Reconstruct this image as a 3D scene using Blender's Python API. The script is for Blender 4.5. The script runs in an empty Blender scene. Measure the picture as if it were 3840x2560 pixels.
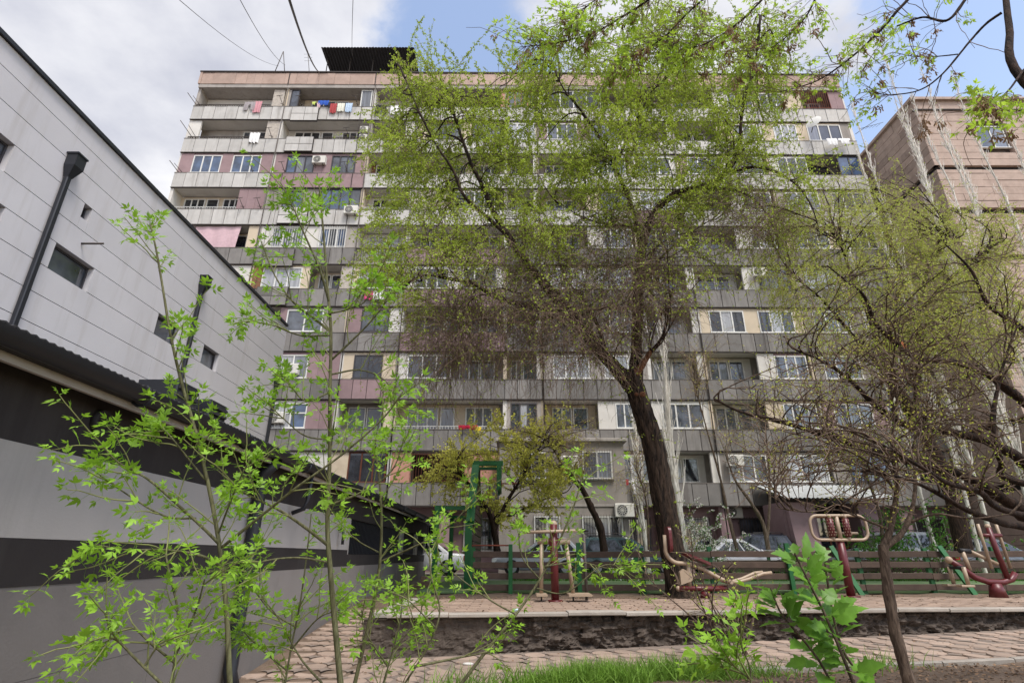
import bpy, bmesh, math, random
import numpy as np
from mathutils import Vector, Matrix

# ------------------------------------------------------------------ camera, sky, sun
scene = bpy.context.scene
COL = scene.collection
CAM_Z = 0.90
F_PX, PITCH = 2026.0, math.atan2(803.0, 2026.0)

cam_data = bpy.data.cameras.new('camera')
cam_data.sensor_width = 36.0
cam_data.lens = 36.0 * F_PX / 3840.0
cam_data.clip_start, cam_data.clip_end = 0.05, 3000.0
cam = bpy.data.objects.new('camera', cam_data)
COL.objects.link(cam)
cam.location = (0, 0, CAM_Z)
cam.rotation_euler = (math.pi / 2 + PITCH, 0, 0)
scene.camera = cam

SUN_EL, SUN_AZ = math.radians(61), math.radians(150)     # azimuth from +Y, clockwise seen from above
sun_dir = Vector((math.sin(SUN_AZ) * math.cos(SUN_EL), math.cos(SUN_AZ) * math.cos(SUN_EL), math.sin(SUN_EL)))
sun_data = bpy.data.lights.new('sun', 'SUN')
sun_data.energy, sun_data.angle, sun_data.color = 3.1, math.radians(20), (1.0, 0.95, 0.88)
sun = bpy.data.objects.new('sun', sun_data)
COL.objects.link(sun)
sun.rotation_euler = sun_dir.to_track_quat('Z', 'Y').to_euler()
sun.location = (0, -20, 60)

scene.view_settings.view_transform = 'Standard'
scene.view_settings.look = 'None'
scene.view_settings.exposure = 0.40
scene.view_settings.gamma = 1.0
scene.view_settings.use_curve_mapping = False
scene.cycles.max_bounces = 6
scene.cycles.diffuse_bounces = 3
scene.cycles.glossy_bounces = 3
scene.cycles.transmission_bounces = 4
scene.cycles.transparent_max_bounces = 6
scene.cycles.use_denoising = True
scene.cycles.caustics_reflective = False
scene.cycles.caustics_refractive = False


def ray(vx, vy):
    """direction through a point of the photograph (2352 x 1568 grid)"""
    s = 3840.0 / 2352.0
    dx, dv = vx * s - 1920.0, vy * s - 1280.0
    c, sn = math.cos(PITCH), math.sin(PITCH)
    return Vector((dx, F_PX * c + dv * sn, F_PX * sn - dv * c))


def P(vx, vy, y):
    d = ray(vx, vy)
    k = y / d.y
    return Vector((d.x * k, y, CAM_Z + d.z * k))


def build_world():
    w = bpy.data.worlds.new('World')
    scene.world = w
    w.use_nodes = True
    nt = w.node_tree
    nt.nodes.clear()
    N = nt.nodes.new
    L = nt.links.new
    out = N('ShaderNodeOutputWorld')
    bg = N('ShaderNodeBackground')
    bg.inputs['Strength'].default_value = 0.1
    sky = N('ShaderNodeTexSky')
    sky.sky_type = 'NISHITA'
    sky.sun_disc = False
    sky.sun_elevation = SUN_EL
    sky.sun_rotation = SUN_AZ
    sky.air_density, sky.dust_density, sky.ozone_density = 1.0, 0.6, 1.5
    tc = N('ShaderNodeTexCoord')
    sep = N('ShaderNodeSeparateXYZ')
    L(tc.outputs['Generated'], sep.inputs[0])

    def M(op, a, b=None, clamp=False):
        n = N('ShaderNodeMath')
        n.operation = op
        n.use_clamp = clamp
        for i, v in enumerate((a, b)):
            if v is None:
                continue
            if isinstance(v, (int, float)):
                n.inputs[i].default_value = v
            else:
                L(v, n.inputs[i])
        return n.outputs[0]
    zz = M('ADD', M('MAXIMUM', sep.outputs[2], 0.0), 0.18)
    comb = N('ShaderNodeCombineXYZ')
    L(M('DIVIDE', sep.outputs[0], zz), comb.inputs[0])
    L(M('DIVIDE', sep.outputs[1], zz), comb.inputs[1])

    def noise(scale, detail, rough, off, dist=0.0):
        mp = N('ShaderNodeMapping')
        mp.inputs['Location'].default_value = off
        L(comb.outputs[0], mp.inputs[0])
        n = N('ShaderNodeTexNoise')
        n.inputs['Scale'].default_value = scale
        n.inputs['Detail'].default_value = detail
        n.inputs['Roughness'].default_value = rough
        n.inputs['Distortion'].default_value = dist
        L(mp.outputs[0], n.inputs['Vector'])
        return n.outputs['Fac']
    n1 = noise(2.2, 9, 0.60, (3.1, 1.7, 0.0), 0.25)
    n2 = noise(3.4, 6, 0.55, (8.2, 4.4, 0.0))

    def blob(vx, vy, sharp):
        d = ray(vx, vy).normalized()
        dp = N('ShaderNodeVectorMath')
        dp.operation = 'DOT_PRODUCT'
        L(tc.outputs['Generated'], dp.inputs[0])
        dp.inputs[1].default_value = d
        return M('POWER', M('MAXIMUM', dp.outputs['Value'], 0.0), sharp)
    cov = M('ADD', n1, 0.13)
    cov = M('SUBTRACT', cov, M('MULTIPLY', sep.outputs[0], 0.30))
    cov = M('SUBTRACT', cov, M('MULTIPLY', blob(1080, 135, 90), 0.40))
    cov = M('SUBTRACT', cov, M('MULTIPLY', blob(2060, 230, 50), 0.10))
    cov = M('ADD', cov, M('MULTIPLY', blob(1600, 50, 40), 0.20))
    cov = M('ADD', cov, M('MULTIPLY', blob(1970, 130, 3000), 0.12))
    ramp = N('ShaderNodeMapRange')
    ramp.interpolation_type = 'SMOOTHERSTEP'
    ramp.inputs['From Min'].default_value = 0.44
    ramp.inputs['From Max'].default_value = 0.64
    L(cov, ramp.inputs['Value'])
    # cloud brightness: thick bases grey-lavender, thin parts white
    shade = N('ShaderNodeMapRange')
    shade.inputs['From Min'].default_value = 0.36
    shade.inputs['From Max'].default_value = 0.66
    L(M('ADD', M('MULTIPLY', n2, 0.75), M('MULTIPLY', M('SUBTRACT', 1.0, M('MULTIPLY', n1, 1.0)), 0.25)), shade.inputs['Value'])
    cm = N('ShaderNodeMix')
    cm.data_type = 'RGBA'
    L(shade.outputs[0], cm.inputs[0])
    cm.inputs[6].default_value = (4.6, 4.75, 5.5, 1)
    cm.inputs[7].default_value = (8.0, 8.0, 8.2, 1)
    mul = N('ShaderNodeMix')
    mul.data_type = 'RGBA'
    mul.blend_type = 'MULTIPLY'
    mul.inputs[0].default_value = 1.0
    L(sky.outputs[0], mul.inputs[6])
    mul.inputs[7].default_value = (3.3, 2.75, 2.35, 1)
    mx = N('ShaderNodeMix')
    mx.data_type = 'RGBA'
    L(ramp.outputs[0], mx.inputs[0])
    L(mul.outputs[2], mx.inputs[6])
    L(cm.outputs[2], mx.inputs[7])
    L(mx.outputs[2], bg.inputs['Color'])
    L(bg.outputs[0], out.inputs[0])


build_world()


# ------------------------------------------------------------------ materials
def srgb(r, g, b):
    f = lambda c: (c / 255.0) / 12.92 if c <= 10 else (((c / 255.0) + 0.055) / 1.055) ** 2.4
    return (f(r), f(g), f(b))


MATS = {}


def material(name, col, rough=0.7, var=0.12, scale=3.0, bump=0.0, bump_scale=40.0, metal=0.0, spec=0.35,
             stain=0.0, stain_col=(0.05, 0.045, 0.04), streak=False, translucent=0.0, detail=5, objvar=0.0, coat=0.0,
             island=0.0, stain_lo=0.52):
    if name in MATS:
        return MATS[name]
    m = bpy.data.materials.new(name)
    m.use_nodes = True
    nt = m.node_tree
    b = nt.nodes['Principled BSDF']
    N, L = nt.nodes.new, nt.links.new
    b.inputs['Roughness'].default_value = rough
    b.inputs['Metallic'].default_value = metal
    b.inputs['Specular IOR Level'].default_value = spec
    b.inputs['Coat Weight'].default_value = coat
    geo = N('ShaderNodeNewGeometry')
    pos = geo.outputs['Position']
    nz = N('ShaderNodeTexNoise')
    nz.inputs['Scale'].default_value = scale
    nz.inputs['Detail'].default_value = detail
    nz.inputs['Roughness'].default_value = 0.6
    L(pos, nz.inputs['Vector'])
    mr = N('ShaderNodeMapRange')
    mr.inputs['From Min'].default_value = 0.25
    mr.inputs['From Max'].default_value = 0.75
    mr.inputs['To Min'].default_value = 1.0 - var
    mr.inputs['To Max'].default_value = 1.0 + var
    L(nz.outputs['Fac'], mr.inputs['Value'])
    fac = mr.outputs[0]
    if objvar or island:
        src = N('ShaderNodeObjectInfo').outputs['Random'] if objvar else geo.outputs['Random Per Island']
        v = objvar or island
        m2 = N('ShaderNodeMapRange')
        m2.inputs['To Min'].default_value = 1 - v
        m2.inputs['To Max'].default_value = 1 + v
        L(src, m2.inputs['Value'])
        mm = N('ShaderNodeMath')
        mm.operation = 'MULTIPLY'
        L(fac, mm.inputs[0])
        L(m2.outputs[0], mm.inputs[1])
        fac = mm.outputs[0]
    vm = N('ShaderNodeVectorMath')
    vm.operation = 'SCALE'
    vm.inputs[0].default_value = col
    L(fac, vm.inputs['Scale'])
    color = vm.outputs[0]
    if stain > 0:
        mp = N('ShaderNodeMapping')
        mp.inputs['Scale'].default_value = (3.2, 3.2, 0.35) if streak else (0.9, 0.9, 0.9)
        L(pos, mp.inputs[0])
        n2 = N('ShaderNodeTexNoise')
        n2.inputs['Scale'].default_value = 1.0
        n2.inputs['Detail'].default_value = 7
        n2.inputs['Roughness'].default_value = 0.65
        L(mp.outputs[0], n2.inputs['Vector'])
        r2 = N('ShaderNodeMapRange')
        r2.inputs['From Min'].default_value = stain_lo
        r2.inputs['From Max'].default_value = stain_lo + 0.26
        r2.inputs['To Max'].default_value = stain
        L(n2.outputs['Fac'], r2.inputs['Value'])
        mx = N('ShaderNodeMix')
        mx.data_type = 'RGBA'
        L(r2.outputs[0], mx.inputs[0])
        L(color, mx.inputs[6])
        mx.inputs[7].default_value = (*stain_col, 1)
        color = mx.outputs[2]
    L(color, b.inputs['Base Color'])
    if bump > 0:
        n3 = N('ShaderNodeTexNoise')
        n3.inputs['Scale'].default_value = bump_scale
        n3.inputs['Detail'].default_value = 6
        L(pos, n3.inputs['Vector'])
        bp = N('ShaderNodeBump')
        bp.inputs['Strength'].default_value = bump
        bp.inputs['Distance'].default_value = 0.02
        L(n3.outputs['Fac'], bp.inputs['Height'])
        L(bp.outputs[0], b.inputs['Normal'])
    if translucent > 0:
        tr = N('ShaderNodeBsdfTranslucent')
        L(color, tr.inputs['Color'])
        ms = N('ShaderNodeMixShader')
        ms.inputs[0].default_value = translucent
        L(b.outputs[0], ms.inputs[1])
        L(tr.outputs[0], ms.inputs[2])
        L(ms.outputs[0], nt.nodes['Material Output'].inputs['Surface'])
    MATS[name] = m
    return m


def bark_material(name, col, dark, stretch=6.0, bump=0.8):
    m = bpy.data.materials.new(name)
    m.use_nodes = True
    nt = m.node_tree
    b = nt.nodes['Principled BSDF']
    N, L = nt.nodes.new, nt.links.new
    geo = N('ShaderNodeNewGeometry')
    mp = N('ShaderNodeMapping')
    mp.inputs['Scale'].default_value = (stretch * 3, stretch * 3, stretch * 0.5)
    L(geo.outputs['Position'], mp.inputs[0])
    nz = N('ShaderNodeTexNoise')
    nz.inputs['Scale'].default_value = 1.3
    nz.inputs['Detail'].default_value = 7
    nz.inputs['Roughness'].default_value = 0.65
    nz.inputs['Distortion'].default_value = 0.6
    L(mp.outputs[0], nz.inputs['Vector'])
    cr = N('ShaderNodeValToRGB')
    cr.color_ramp.elements[0].position = 0.40
    cr.color_ramp.elements[0].color = (*dark, 1)
    cr.color_ramp.elements[1].position = 0.68
    cr.color_ramp.elements[1].color = (*col, 1)
    L(nz.outputs['Fac'], cr.inputs[0])
    L(cr.outputs[0], b.inputs['Base Color'])
    bp = N('ShaderNodeBump')
    bp.inputs['Strength'].default_value = bump
    bp.inputs['Distance'].default_value = 0.04
    L(nz.outputs['Fac'], bp.inputs['Height'])
    L(bp.outputs[0], b.inputs['Normal'])
    b.inputs['Roughness'].default_value = 0.9
    b.inputs['Specular IOR Level'].default_value = 0.2
    MATS[name] = m
    return m


def glass_material(name, tint, rough=0.04, curtain=None):
    """opaque-backed window glass: dim room or curtain behind a reflective sheet"""
    m = bpy.data.materials.new(name)
    m.use_nodes = True
    nt = m.node_tree
    b = nt.nodes['Principled BSDF']
    N, L = nt.nodes.new, nt.links.new
    if curtain:
        geo = N('ShaderNodeNewGeometry')
        mp = N('ShaderNodeMapping')
        mp.inputs['Scale'].default_value = (14, 14, 0.4)
        L(geo.outputs['Position'], mp.inputs[0])
        nz = N('ShaderNodeTexNoise')
        nz.inputs['Scale'].default_value = 1.0
        L(mp.outputs[0], nz.inputs['Vector'])
        cr = N('ShaderNodeValToRGB')
        cr.color_ramp.elements[0].position = 0.3
        cr.color_ramp.elements[0].color = (*[c * 0.55 for c in curtain], 1)
        cr.color_ramp.elements[1].position = 0.7
        cr.color_ramp.elements[1].color = (*curtain, 1)
        L(nz.outputs['Fac'], cr.inputs[0])
        L(cr.outputs[0], b.inputs['Base Color'])
    else:
        geo = N('ShaderNodeNewGeometry')
        nz = N('ShaderNodeTexNoise')
        nz.inputs['Scale'].default_value = 1.7
        nz.inputs['Detail'].default_value = 4
        L(geo.outputs['Position'], nz.inputs['Vector'])
        cr = N('ShaderNodeValToRGB')
        cr.color_ramp.elements[0].position = 0.35
        cr.color_ramp.elements[0].color = (*[c * 0.5 for c in tint], 1)
        cr.color_ramp.elements[1].position = 0.7
        cr.color_ramp.elements[1].color = (*[c * 1.5 for c in tint], 1)
        L(nz.outputs['Fac'], cr.inputs[0])
        L(cr.outputs[0], b.inputs['Base Color'])
    b.inputs['Roughness'].default_value = rough
    b.inputs['Specular IOR Level'].default_value = 0.9
    b.inputs['Coat Weight'].default_value = 0.6
    b.inputs['Coat Roughness'].default_value = 0.03
    MATS[name] = m
    return m


M_ = MATS
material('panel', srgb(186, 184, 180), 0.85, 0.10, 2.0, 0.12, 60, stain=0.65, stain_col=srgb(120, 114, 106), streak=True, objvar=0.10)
material('panel_dirt_shade', srgb(122, 119, 116), 0.85, 0.14, 2.0, 0.15, 60, stain=0.75, stain_col=srgb(76, 70, 66), streak=True, objvar=0.24)  # dirt streaks; base also darkened to carry the shade of the lower storeys
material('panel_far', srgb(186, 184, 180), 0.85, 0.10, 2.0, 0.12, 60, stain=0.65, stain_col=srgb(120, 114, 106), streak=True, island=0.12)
material('panel_dirt_shade_far', srgb(122, 119, 116), 0.85, 0.14, 2.0, 0.15, 60, stain=0.75, stain_col=srgb(76, 70, 66), streak=True, island=0.24)
material('concrete', srgb(158, 152, 146), 0.9, 0.15, 1.5, 0.2, 50, stain=0.6, stain_col=srgb(105, 98, 90), streak=True)
material('concrete_dark', srgb(110, 104, 99), 0.9, 0.18, 1.5, 0.2, 50, stain=0.6, stain_col=srgb(70, 64, 60), streak=True)
material('plaster_white', srgb(205, 202, 196), 0.9, 0.08, 1.2, stain=0.35, stain_col=srgb(150, 142, 130))
material('plaster_cream', srgb(198, 184, 162), 0.9, 0.10, 1.2, stain=0.4, stain_col=srgb(140, 122, 100))
material('plaster_grey', srgb(140, 134, 128), 0.9, 0.12, 1.2, stain=0.5, stain_col=srgb(98, 92, 86), streak=True, bump=0.2)
material('plaster_brown', srgb(128, 92, 70), 0.9, 0.15, 1.5)
material('plaster_salmon', srgb(184, 138, 122), 0.9, 0.10, 1.2, stain=0.5, stain_col=srgb(190, 178, 168), stain_lo=0.60)
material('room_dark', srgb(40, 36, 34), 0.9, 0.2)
material('brick_white', srgb(176, 168, 158), 0.9, 0.25, 9, 0.5, 20)
material('tuff', srgb(144, 122, 124), 0.9, 0.12, 2.2, 0.15, 40, objvar=0.12, stain=0.35, stain_col=srgb(112, 88, 88))
material('tuff_fascia', srgb(172, 150, 138), 0.9, 0.14, 2.0, 0.15, 40, objvar=0.10, stain=0.6, stain_col=srgb(135, 108, 96))
material('tuff_right', srgb(164, 146, 135), 0.92, 0.14, 3.0, 0.3, 30, objvar=0.18, stain=0.4, stain_col=srgb(108, 88, 78))
material('seam', srgb(60, 54, 52), 0.8, 0.15)
material('rail', srgb(82, 76, 72), 0.6, 0.2, 6, metal=0.3)
material('rail_white', srgb(196, 196, 192), 0.5, 0.1, 6)
material('rust_red', srgb(124, 66, 50), 0.8, 0.2, 6)
material('frame_white', srgb(212, 212, 208), 0.45, 0.06, 5)
material('frame_dark', srgb(62, 60, 64), 0.5, 0.1, 5)
material('frame_wood', srgb(150, 96, 66), 0.6, 0.15, 8)
material('frame_brown', srgb(92, 50, 34), 0.55, 0.15, 8)
glass_material('glass_dark', (0.030, 0.034, 0.042))
glass_material('glass_mid', (0.075, 0.085, 0.105))
glass_material('glass_blue', (0.05, 0.085, 0.16))
glass_material('glass_curtain', (0, 0, 0), curtain=srgb(176, 178, 182))
glass_material('glass_sheer', (0, 0, 0), curtain=srgb(120, 124, 132))
material('cladding', srgb(194, 192, 195), 0.75, 0.06, 0.8, 0.05, 30, stain=0.55, stain_col=srgb(164, 158, 152), streak=True, objvar=0.03)
material('metal_black', srgb(40, 42, 48), 0.45, 0.12, 4, metal=0.2, spec=0.5)
material('roof_black', srgb(46, 45, 47), 0.7, 0.2, 3, stain=0.3, stain_col=srgb(80, 78, 76))
material('wall_black', srgb(50, 46, 46), 0.85, 0.14, 2, 0.1, 40, stain=0.35, stain_col=srgb(84, 80, 78), streak=True)
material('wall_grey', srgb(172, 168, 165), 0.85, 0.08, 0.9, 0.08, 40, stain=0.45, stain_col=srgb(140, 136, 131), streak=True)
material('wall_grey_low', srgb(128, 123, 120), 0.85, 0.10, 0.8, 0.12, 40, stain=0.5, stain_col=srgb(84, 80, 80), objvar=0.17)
material('ac_white', srgb(208, 206, 198), 0.5, 0.06, 4)
material('grille_dark', srgb(70, 70, 72), 0.6, 0.1)
material('paver', srgb(156, 137, 123), 0.9, 0.15, 5, 0.25, 60, objvar=0.14, stain=0.4, stain_col=srgb(128, 112, 100))
material('paver_fill', srgb(130, 117, 107), 0.9, 0.18, 5, 0.25, 60, stain=0.4, stain_col=srgb(104, 92, 84))
material('terrace_block', srgb(148, 128, 113), 0.9, 0.18, 2.0, 0.2, 50, island=0.16, stain=0.5, stain_col=srgb(120, 104, 92))
material('kerb', srgb(156, 149, 140), 0.9, 0.12, 4, 0.3, 50, objvar=0.14, stain=0.65, stain_col=srgb(108, 98, 88))
material('rubble', srgb(84, 75, 68), 0.95, 0.30, 6, 0.9, 18, stain=0.5, stain_col=srgb(58, 50, 46))
material('soil', srgb(108, 92, 78), 0.95, 0.28, 3, 0.8, 30, stain=0.5, stain_col=srgb(64, 54, 46))
material('asphalt', srgb(112, 106, 102), 0.95, 0.15, 2, 0.4, 60, stain=0.4, stain_col=srgb(70, 66, 64))
material('court_green', srgb(98, 122, 84), 0.9, 0.12, 1.0, 0.1, 60, stain=0.3, stain_col=srgb(140, 136, 110))
material('plank', srgb(80, 66, 57), 0.8, 0.25, 4, 0.3, 40, objvar=0.16, stain=0.4, stain_col=srgb(70, 52, 44))
material('green_paint', srgb(34, 94, 50), 0.5, 0.15, 3, 0.15, 40, objvar=0.10)
material('green_paint_dark', srgb(30, 84, 46), 0.55, 0.15, 3)
material('maroon', srgb(88, 28, 32), 0.4, 0.12, 5, spec=0.5)
material('cream_metal', srgb(160, 141, 120), 0.45, 0.08, 5, spec=0.5)
material('cap_black', srgb(36, 36, 38), 0.5, 0.1)
material('hoop_red', srgb(124, 62, 42), 0.6, 0.15)
material('steel', srgb(150, 152, 156), 0.35, 0.08, metal=0.8)
material('corrugated', srgb(186, 190, 190), 0.55, 0.15, 3, stain=0.4, stain_col=srgb(130, 120, 110))
material('tyre', srgb(28, 28, 30), 0.85, 0.1)
material('car_glass', (0.02, 0.025, 0.03), 0.05, 0.1, spec=0.9, coat=0.5)
material('tail_red', srgb(170, 24, 24), 0.25, 0.05, spec=0.6)
material('lamp_clear', srgb(200, 204, 206), 0.2, 0.05, spec=0.7)
bark_material('bark_elm', srgb(80, 66, 55), srgb(22, 18, 16), 4.0, 1.0)
bark_material('bark_dark', srgb(72, 56, 47), srgb(30, 24, 21), 7, 0.7)
bark_material('bark_grey', srgb(132, 118, 104), srgb(80, 66, 54), 9, 0.5)
bark_material('bark_white', srgb(236, 233, 226), srgb(170, 165, 156), 4, 0.3)
bark_material('bark_green', srgb(116, 116, 84), srgb(76, 74, 52), 14, 0.25)
bark_material('bark_brown', srgb(116, 100, 87), srgb(66, 55, 47), 12, 0.4)
bark_material('wood_torn', srgb(138, 98, 70), srgb(78, 50, 36), 9, 1.0)
material('twig_brown', srgb(114, 96, 82), 0.85, 0.25, 2)
material('twig_light', srgb(150, 132, 112), 0.85, 0.25, 2)
material('twig_white', srgb(236, 232, 224), 0.85, 0.2, 2)
material('twig_green', srgb(118, 122, 74), 0.8, 0.2, 2)
material('bud_green', srgb(164, 184, 64), 0.6, 0.25, 1.2, translucent=0.35, island=0.25)
material('bud_yellow', srgb(184, 196, 92), 0.6, 0.25, 1.2, translucent=0.35, island=0.25)
material('bud_ochre', srgb(200, 200, 92), 0.6, 0.25, 1.2, translucent=0.35, island=0.25)
material('leaf', srgb(138, 180, 54), 0.5, 0.22, 3, translucent=0.45, objvar=0.22)
material('leaf_mass', srgb(138, 180, 54), 0.5, 0.22, 3, translucent=0.45, island=0.25)
material('leaf_over', srgb(168, 198, 66), 0.5, 0.25, 2, translucent=0.5, island=0.25)
material('leaf_dark', srgb(84, 134, 46), 0.5, 0.22, 3, translucent=0.4, island=0.2)
material('leaf_dead', srgb(166, 96, 48), 0.7, 0.2)
material('samara', srgb(140, 112, 84), 0.8, 0.25, 6, translucent=0.25, island=0.25)
material('blossom', srgb(232, 230, 222), 0.7, 0.06, translucent=0.3)
material('grass', srgb(122, 158, 62), 0.6, 0.3, 4, translucent=0.35, island=0.25)
material('litter', srgb(126, 102, 80), 0.9, 0.3, 8, island=0.4)


# ------------------------------------------------------------------ objects and meshes
def tag(o, label, cat, group=None):
    o['label'] = label
    o['category'] = cat
    if group:
        o['group'] = group
    return o


def thing(name, label, cat, loc=(0, 0, 0), rz=0.0, group=None):
    o = bpy.data.objects.new(name, None)
    o.empty_display_size = 0.2
    COL.objects.link(o)
    o.location = loc
    o.rotation_euler = (0, 0, rz)
    return tag(o, label, cat, group)


def link(name, me, parent=None, stuff=False, structure=False):
    o = bpy.data.objects.new(name, me)
    COL.objects.link(o)
    if parent is not None:
        o.parent = parent
    if stuff:
        o['kind'] = 'stuff'
    if structure:
        o['kind'] = 'structure'
    return o


class MB:
    """collects boxes, prisms and tubes into one mesh"""

    def __init__(self):
        self.v, self.f, self.mi, self.sm = [], [], [], []

    def add(self, vs, fs, mi=0, smooth=False):
        o = len(self.v)
        self.v += [tuple(v) for v in vs]
        self.f += [tuple(i + o for i in f) for f in fs]
        self.mi += [mi] * len(fs)
        self.sm += [smooth] * len(fs)
        return self

    def box(self, a, b, mi=0):
        (x0, y0, z0), (x1, y1, z1) = a, b
        x0, x1 = min(x0, x1), max(x0, x1)
        y0, y1 = min(y0, y1), max(y0, y1)
        z0, z1 = min(z0, z1), max(z0, z1)
        vs = [(x0, y0, z0), (x1, y0, z0), (x1, y1, z0), (x0, y1, z0), (x0, y0, z1), (x1, y0, z1), (x1, y1, z1), (x0, y1, z1)]
        fs = [(0, 3, 2, 1), (4, 5, 6, 7), (0, 1, 5, 4), (1, 2, 6, 5), (2, 3, 7, 6), (3, 0, 4, 7)]
        return self.add(vs, fs, mi)

    def bbox(self, a, b, c=0.01, mi=0):
        """box with chamfered edges on the long silhouette (octagon section along its longest axis)"""
        lo = [min(a[i], b[i]) for i in range(3)]
        hi = [max(a[i], b[i]) for i in range(3)]
        ax = max(range(3), key=lambda i: hi[i] - lo[i])
        u, w = [i for i in range(3) if i != ax]
        c = min(c, (hi[u] - lo[u]) * 0.4, (hi[w] - lo[w]) * 0.4)
        ring = [(lo[u] + c, lo[w]), (hi[u] - c, lo[w]), (hi[u], lo[w] + c), (hi[u], hi[w] - c), (hi[u] - c, hi[w]), (lo[u] + c, hi[w]), (lo[u], hi[w] - c), (lo[u], lo[w] + c)]
        if ax == 1:
            ring = ring[::-1]
        vs = []
        for e in (lo[ax], hi[ax]):
            for p, q in ring:
                t = [0, 0, 0]
                t[ax], t[u], t[w] = e, p, q
                vs.append(tuple(t))
        fs = [(i, (i + 1) % 8, 8 + (i + 1) % 8, 8 + i) for i in range(8)] + [tuple(range(7, -1, -1)), tuple(range(8, 16))]
        return self.add(vs, fs, mi)

    def beam(self, p, q, w, h, up=(0, 0, 1), mi=0):
        p, q = Vector(p), Vector(q)
        d = (q - p).normalized()
        s = d.cross(Vector(up))
        if s.length < 1e-4:
            s = d.cross(Vector((1, 0, 0)))
        s.normalize()
        t = s.cross(d)
        vs = []
        for e in (p, q):
            for a, b in ((-1, -1), (1, -1), (1, 1), (-1, 1)):
                vs.append(e + s * (a * w / 2) + t * (b * h / 2))
        fs = [(0, 1, 5, 4), (1, 2, 6, 5), (2, 3, 7, 6), (3, 0, 4, 7), (3, 2, 1, 0), (4, 5, 6, 7)]
        return self.add(vs, fs, mi)

    def tube(self, pts, r, n=8, cap=True, mi=0):
        pts = [Vector(p) for p in pts]
        rs = r if isinstance(r, (list, tuple)) else [r] * len(pts)
        vs, fs = [], []
        ref = None
        for i, p in enumerate(pts):
            d = (pts[min(i + 1, len(pts) - 1)] - pts[max(i - 1, 0)]).normalized()
            if ref is None:
                ref = d.cross(Vector((0, 0, 1)))
                if ref.length < 0.1:
                    ref = d.cross(Vector((1, 0, 0)))
            ref = (ref - d * ref.dot(d)).normalized()
            s = d.cross(ref)
            for k in range(n):
                a = 2 * math.pi * k / n
                vs.append(p + ref * (math.cos(a) * rs[i]) + s * (math.sin(a) * rs[i]))
        for i in range(len(pts) - 1):
            for k in range(n):
                fs.append((i * n + k, i * n + (k + 1) % n, (i + 1) * n + (k + 1) % n, (i + 1) * n + k))
        self.add(vs, fs, mi, True)
        if cap:
            o = len(self.v) - len(vs)
            self.f += [tuple(o + k for k in range(n - 1, -1, -1)), tuple(o + (len(pts) - 1) * n + k for k in range(n))]
            self.mi += [mi, mi]
            self.sm += [False, False]
        return self

    def ball(self, c, r, n=10, m=6, sc=(1, 1, 1), mi=0):
        vs, fs = [], []
        for j in range(m + 1):
            th = math.pi * j / m
            for k in range(n):
                a = 2 * math.pi * k / n
                vs.append((c[0] + r * sc[0] * math.sin(th) * math.cos(a), c[1] + r * sc[1] * math.sin(th) * math.sin(a), c[2] + r * sc[2] * math.cos(th)))
        for j in range(m):
            for k in range(n):
                fs.append((j * n + k, (j + 1) * n + k, (j + 1) * n + (k + 1) % n, j * n + (k + 1) % n))
        return self.add(vs, fs, mi, True)

    def prism(self, poly, axis, a, b, mi=0):
        """poly in the two other axes, extruded along axis from a to b"""
        n = len(poly)
        vs = []
        for e in (a, b):
            for p, q in poly:
                t = [p, q]
                t.insert(axis, e)
                vs.append(tuple(t))
        fs = [(i, (i + 1) % n, n + (i + 1) % n, n + i) for i in range(n)] + [tuple(range(n - 1, -1, -1)), tuple(range(n, 2 * n))]
        return self.add(vs, fs, mi)

    def mesh(self, name, mats):
        me = bpy.data.meshes.new(name)
        me.from_pydata(self.v, [], self.f)
        for m in (mats if isinstance(mats, (list, tuple)) else [mats]):
            me.materials.append(M_[m] if isinstance(m, str) else m)
        me.polygons.foreach_set('material_index', self.mi)
        me.polygons.foreach_set('use_smooth', self.sm)
        me.update()
        return me

    def build(self, name, mats, parent=None, fix=False, **k):
        me = self.mesh(name, mats)
        if fix:
            bm = bmesh.new()
            bm.from_mesh(me)
            bmesh.ops.recalc_face_normals(bm, faces=bm.faces)
            bm.to_mesh(me)
            bm.free()
        return link(name, me, parent, **k)


def box(name, a, b, mat, parent=None, bevel=0.0, **k):
    m = MB()
    m.bbox(a, b, bevel) if bevel else m.box(a, b)
    return m.build(name, mat, parent, **k)


def np_mesh(name, V, F, mat, parent=None, smooth=False, **k):
    V = np.asarray(V, dtype=np.float32).reshape(-1, 3)
    F = np.asarray(F, dtype=np.int32)
    me = bpy.data.meshes.new(name)
    n, s = F.shape
    me.vertices.add(len(V))
    me.vertices.foreach_set('co', V.ravel())
    me.loops.add(n * s)
    me.loops.foreach_set('vertex_index', F.ravel())
    me.polygons.add(n)
    me.polygons.foreach_set('loop_start', np.arange(0, n * s, s, dtype=np.int32))
    me.polygons.foreach_set('use_smooth', np.full(n, smooth, dtype=bool))
    me.materials.append(M_[mat])
    me.update(calc_edges=True)
    return link(name, me, parent, **k)


def copy_tree(o, parent=None):
    c = o.copy()
    COL.objects.link(c)
    c.parent = parent
    for ch in list(o.children):
        copy_tree(ch, c)
    return c


# ------------------------------------------------------------------ the setting: ground, terrace, path
rng = np.random.default_rng(7)
R = random.Random(11)


def kerb_y(x):
    return 9.90 + (x + 2.2) * 0.105


def path_z(x):
    t = min(max((x + 2.2) / 11.7, -0.3), 1.6)
    return -0.60 + 0.30 * t


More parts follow.
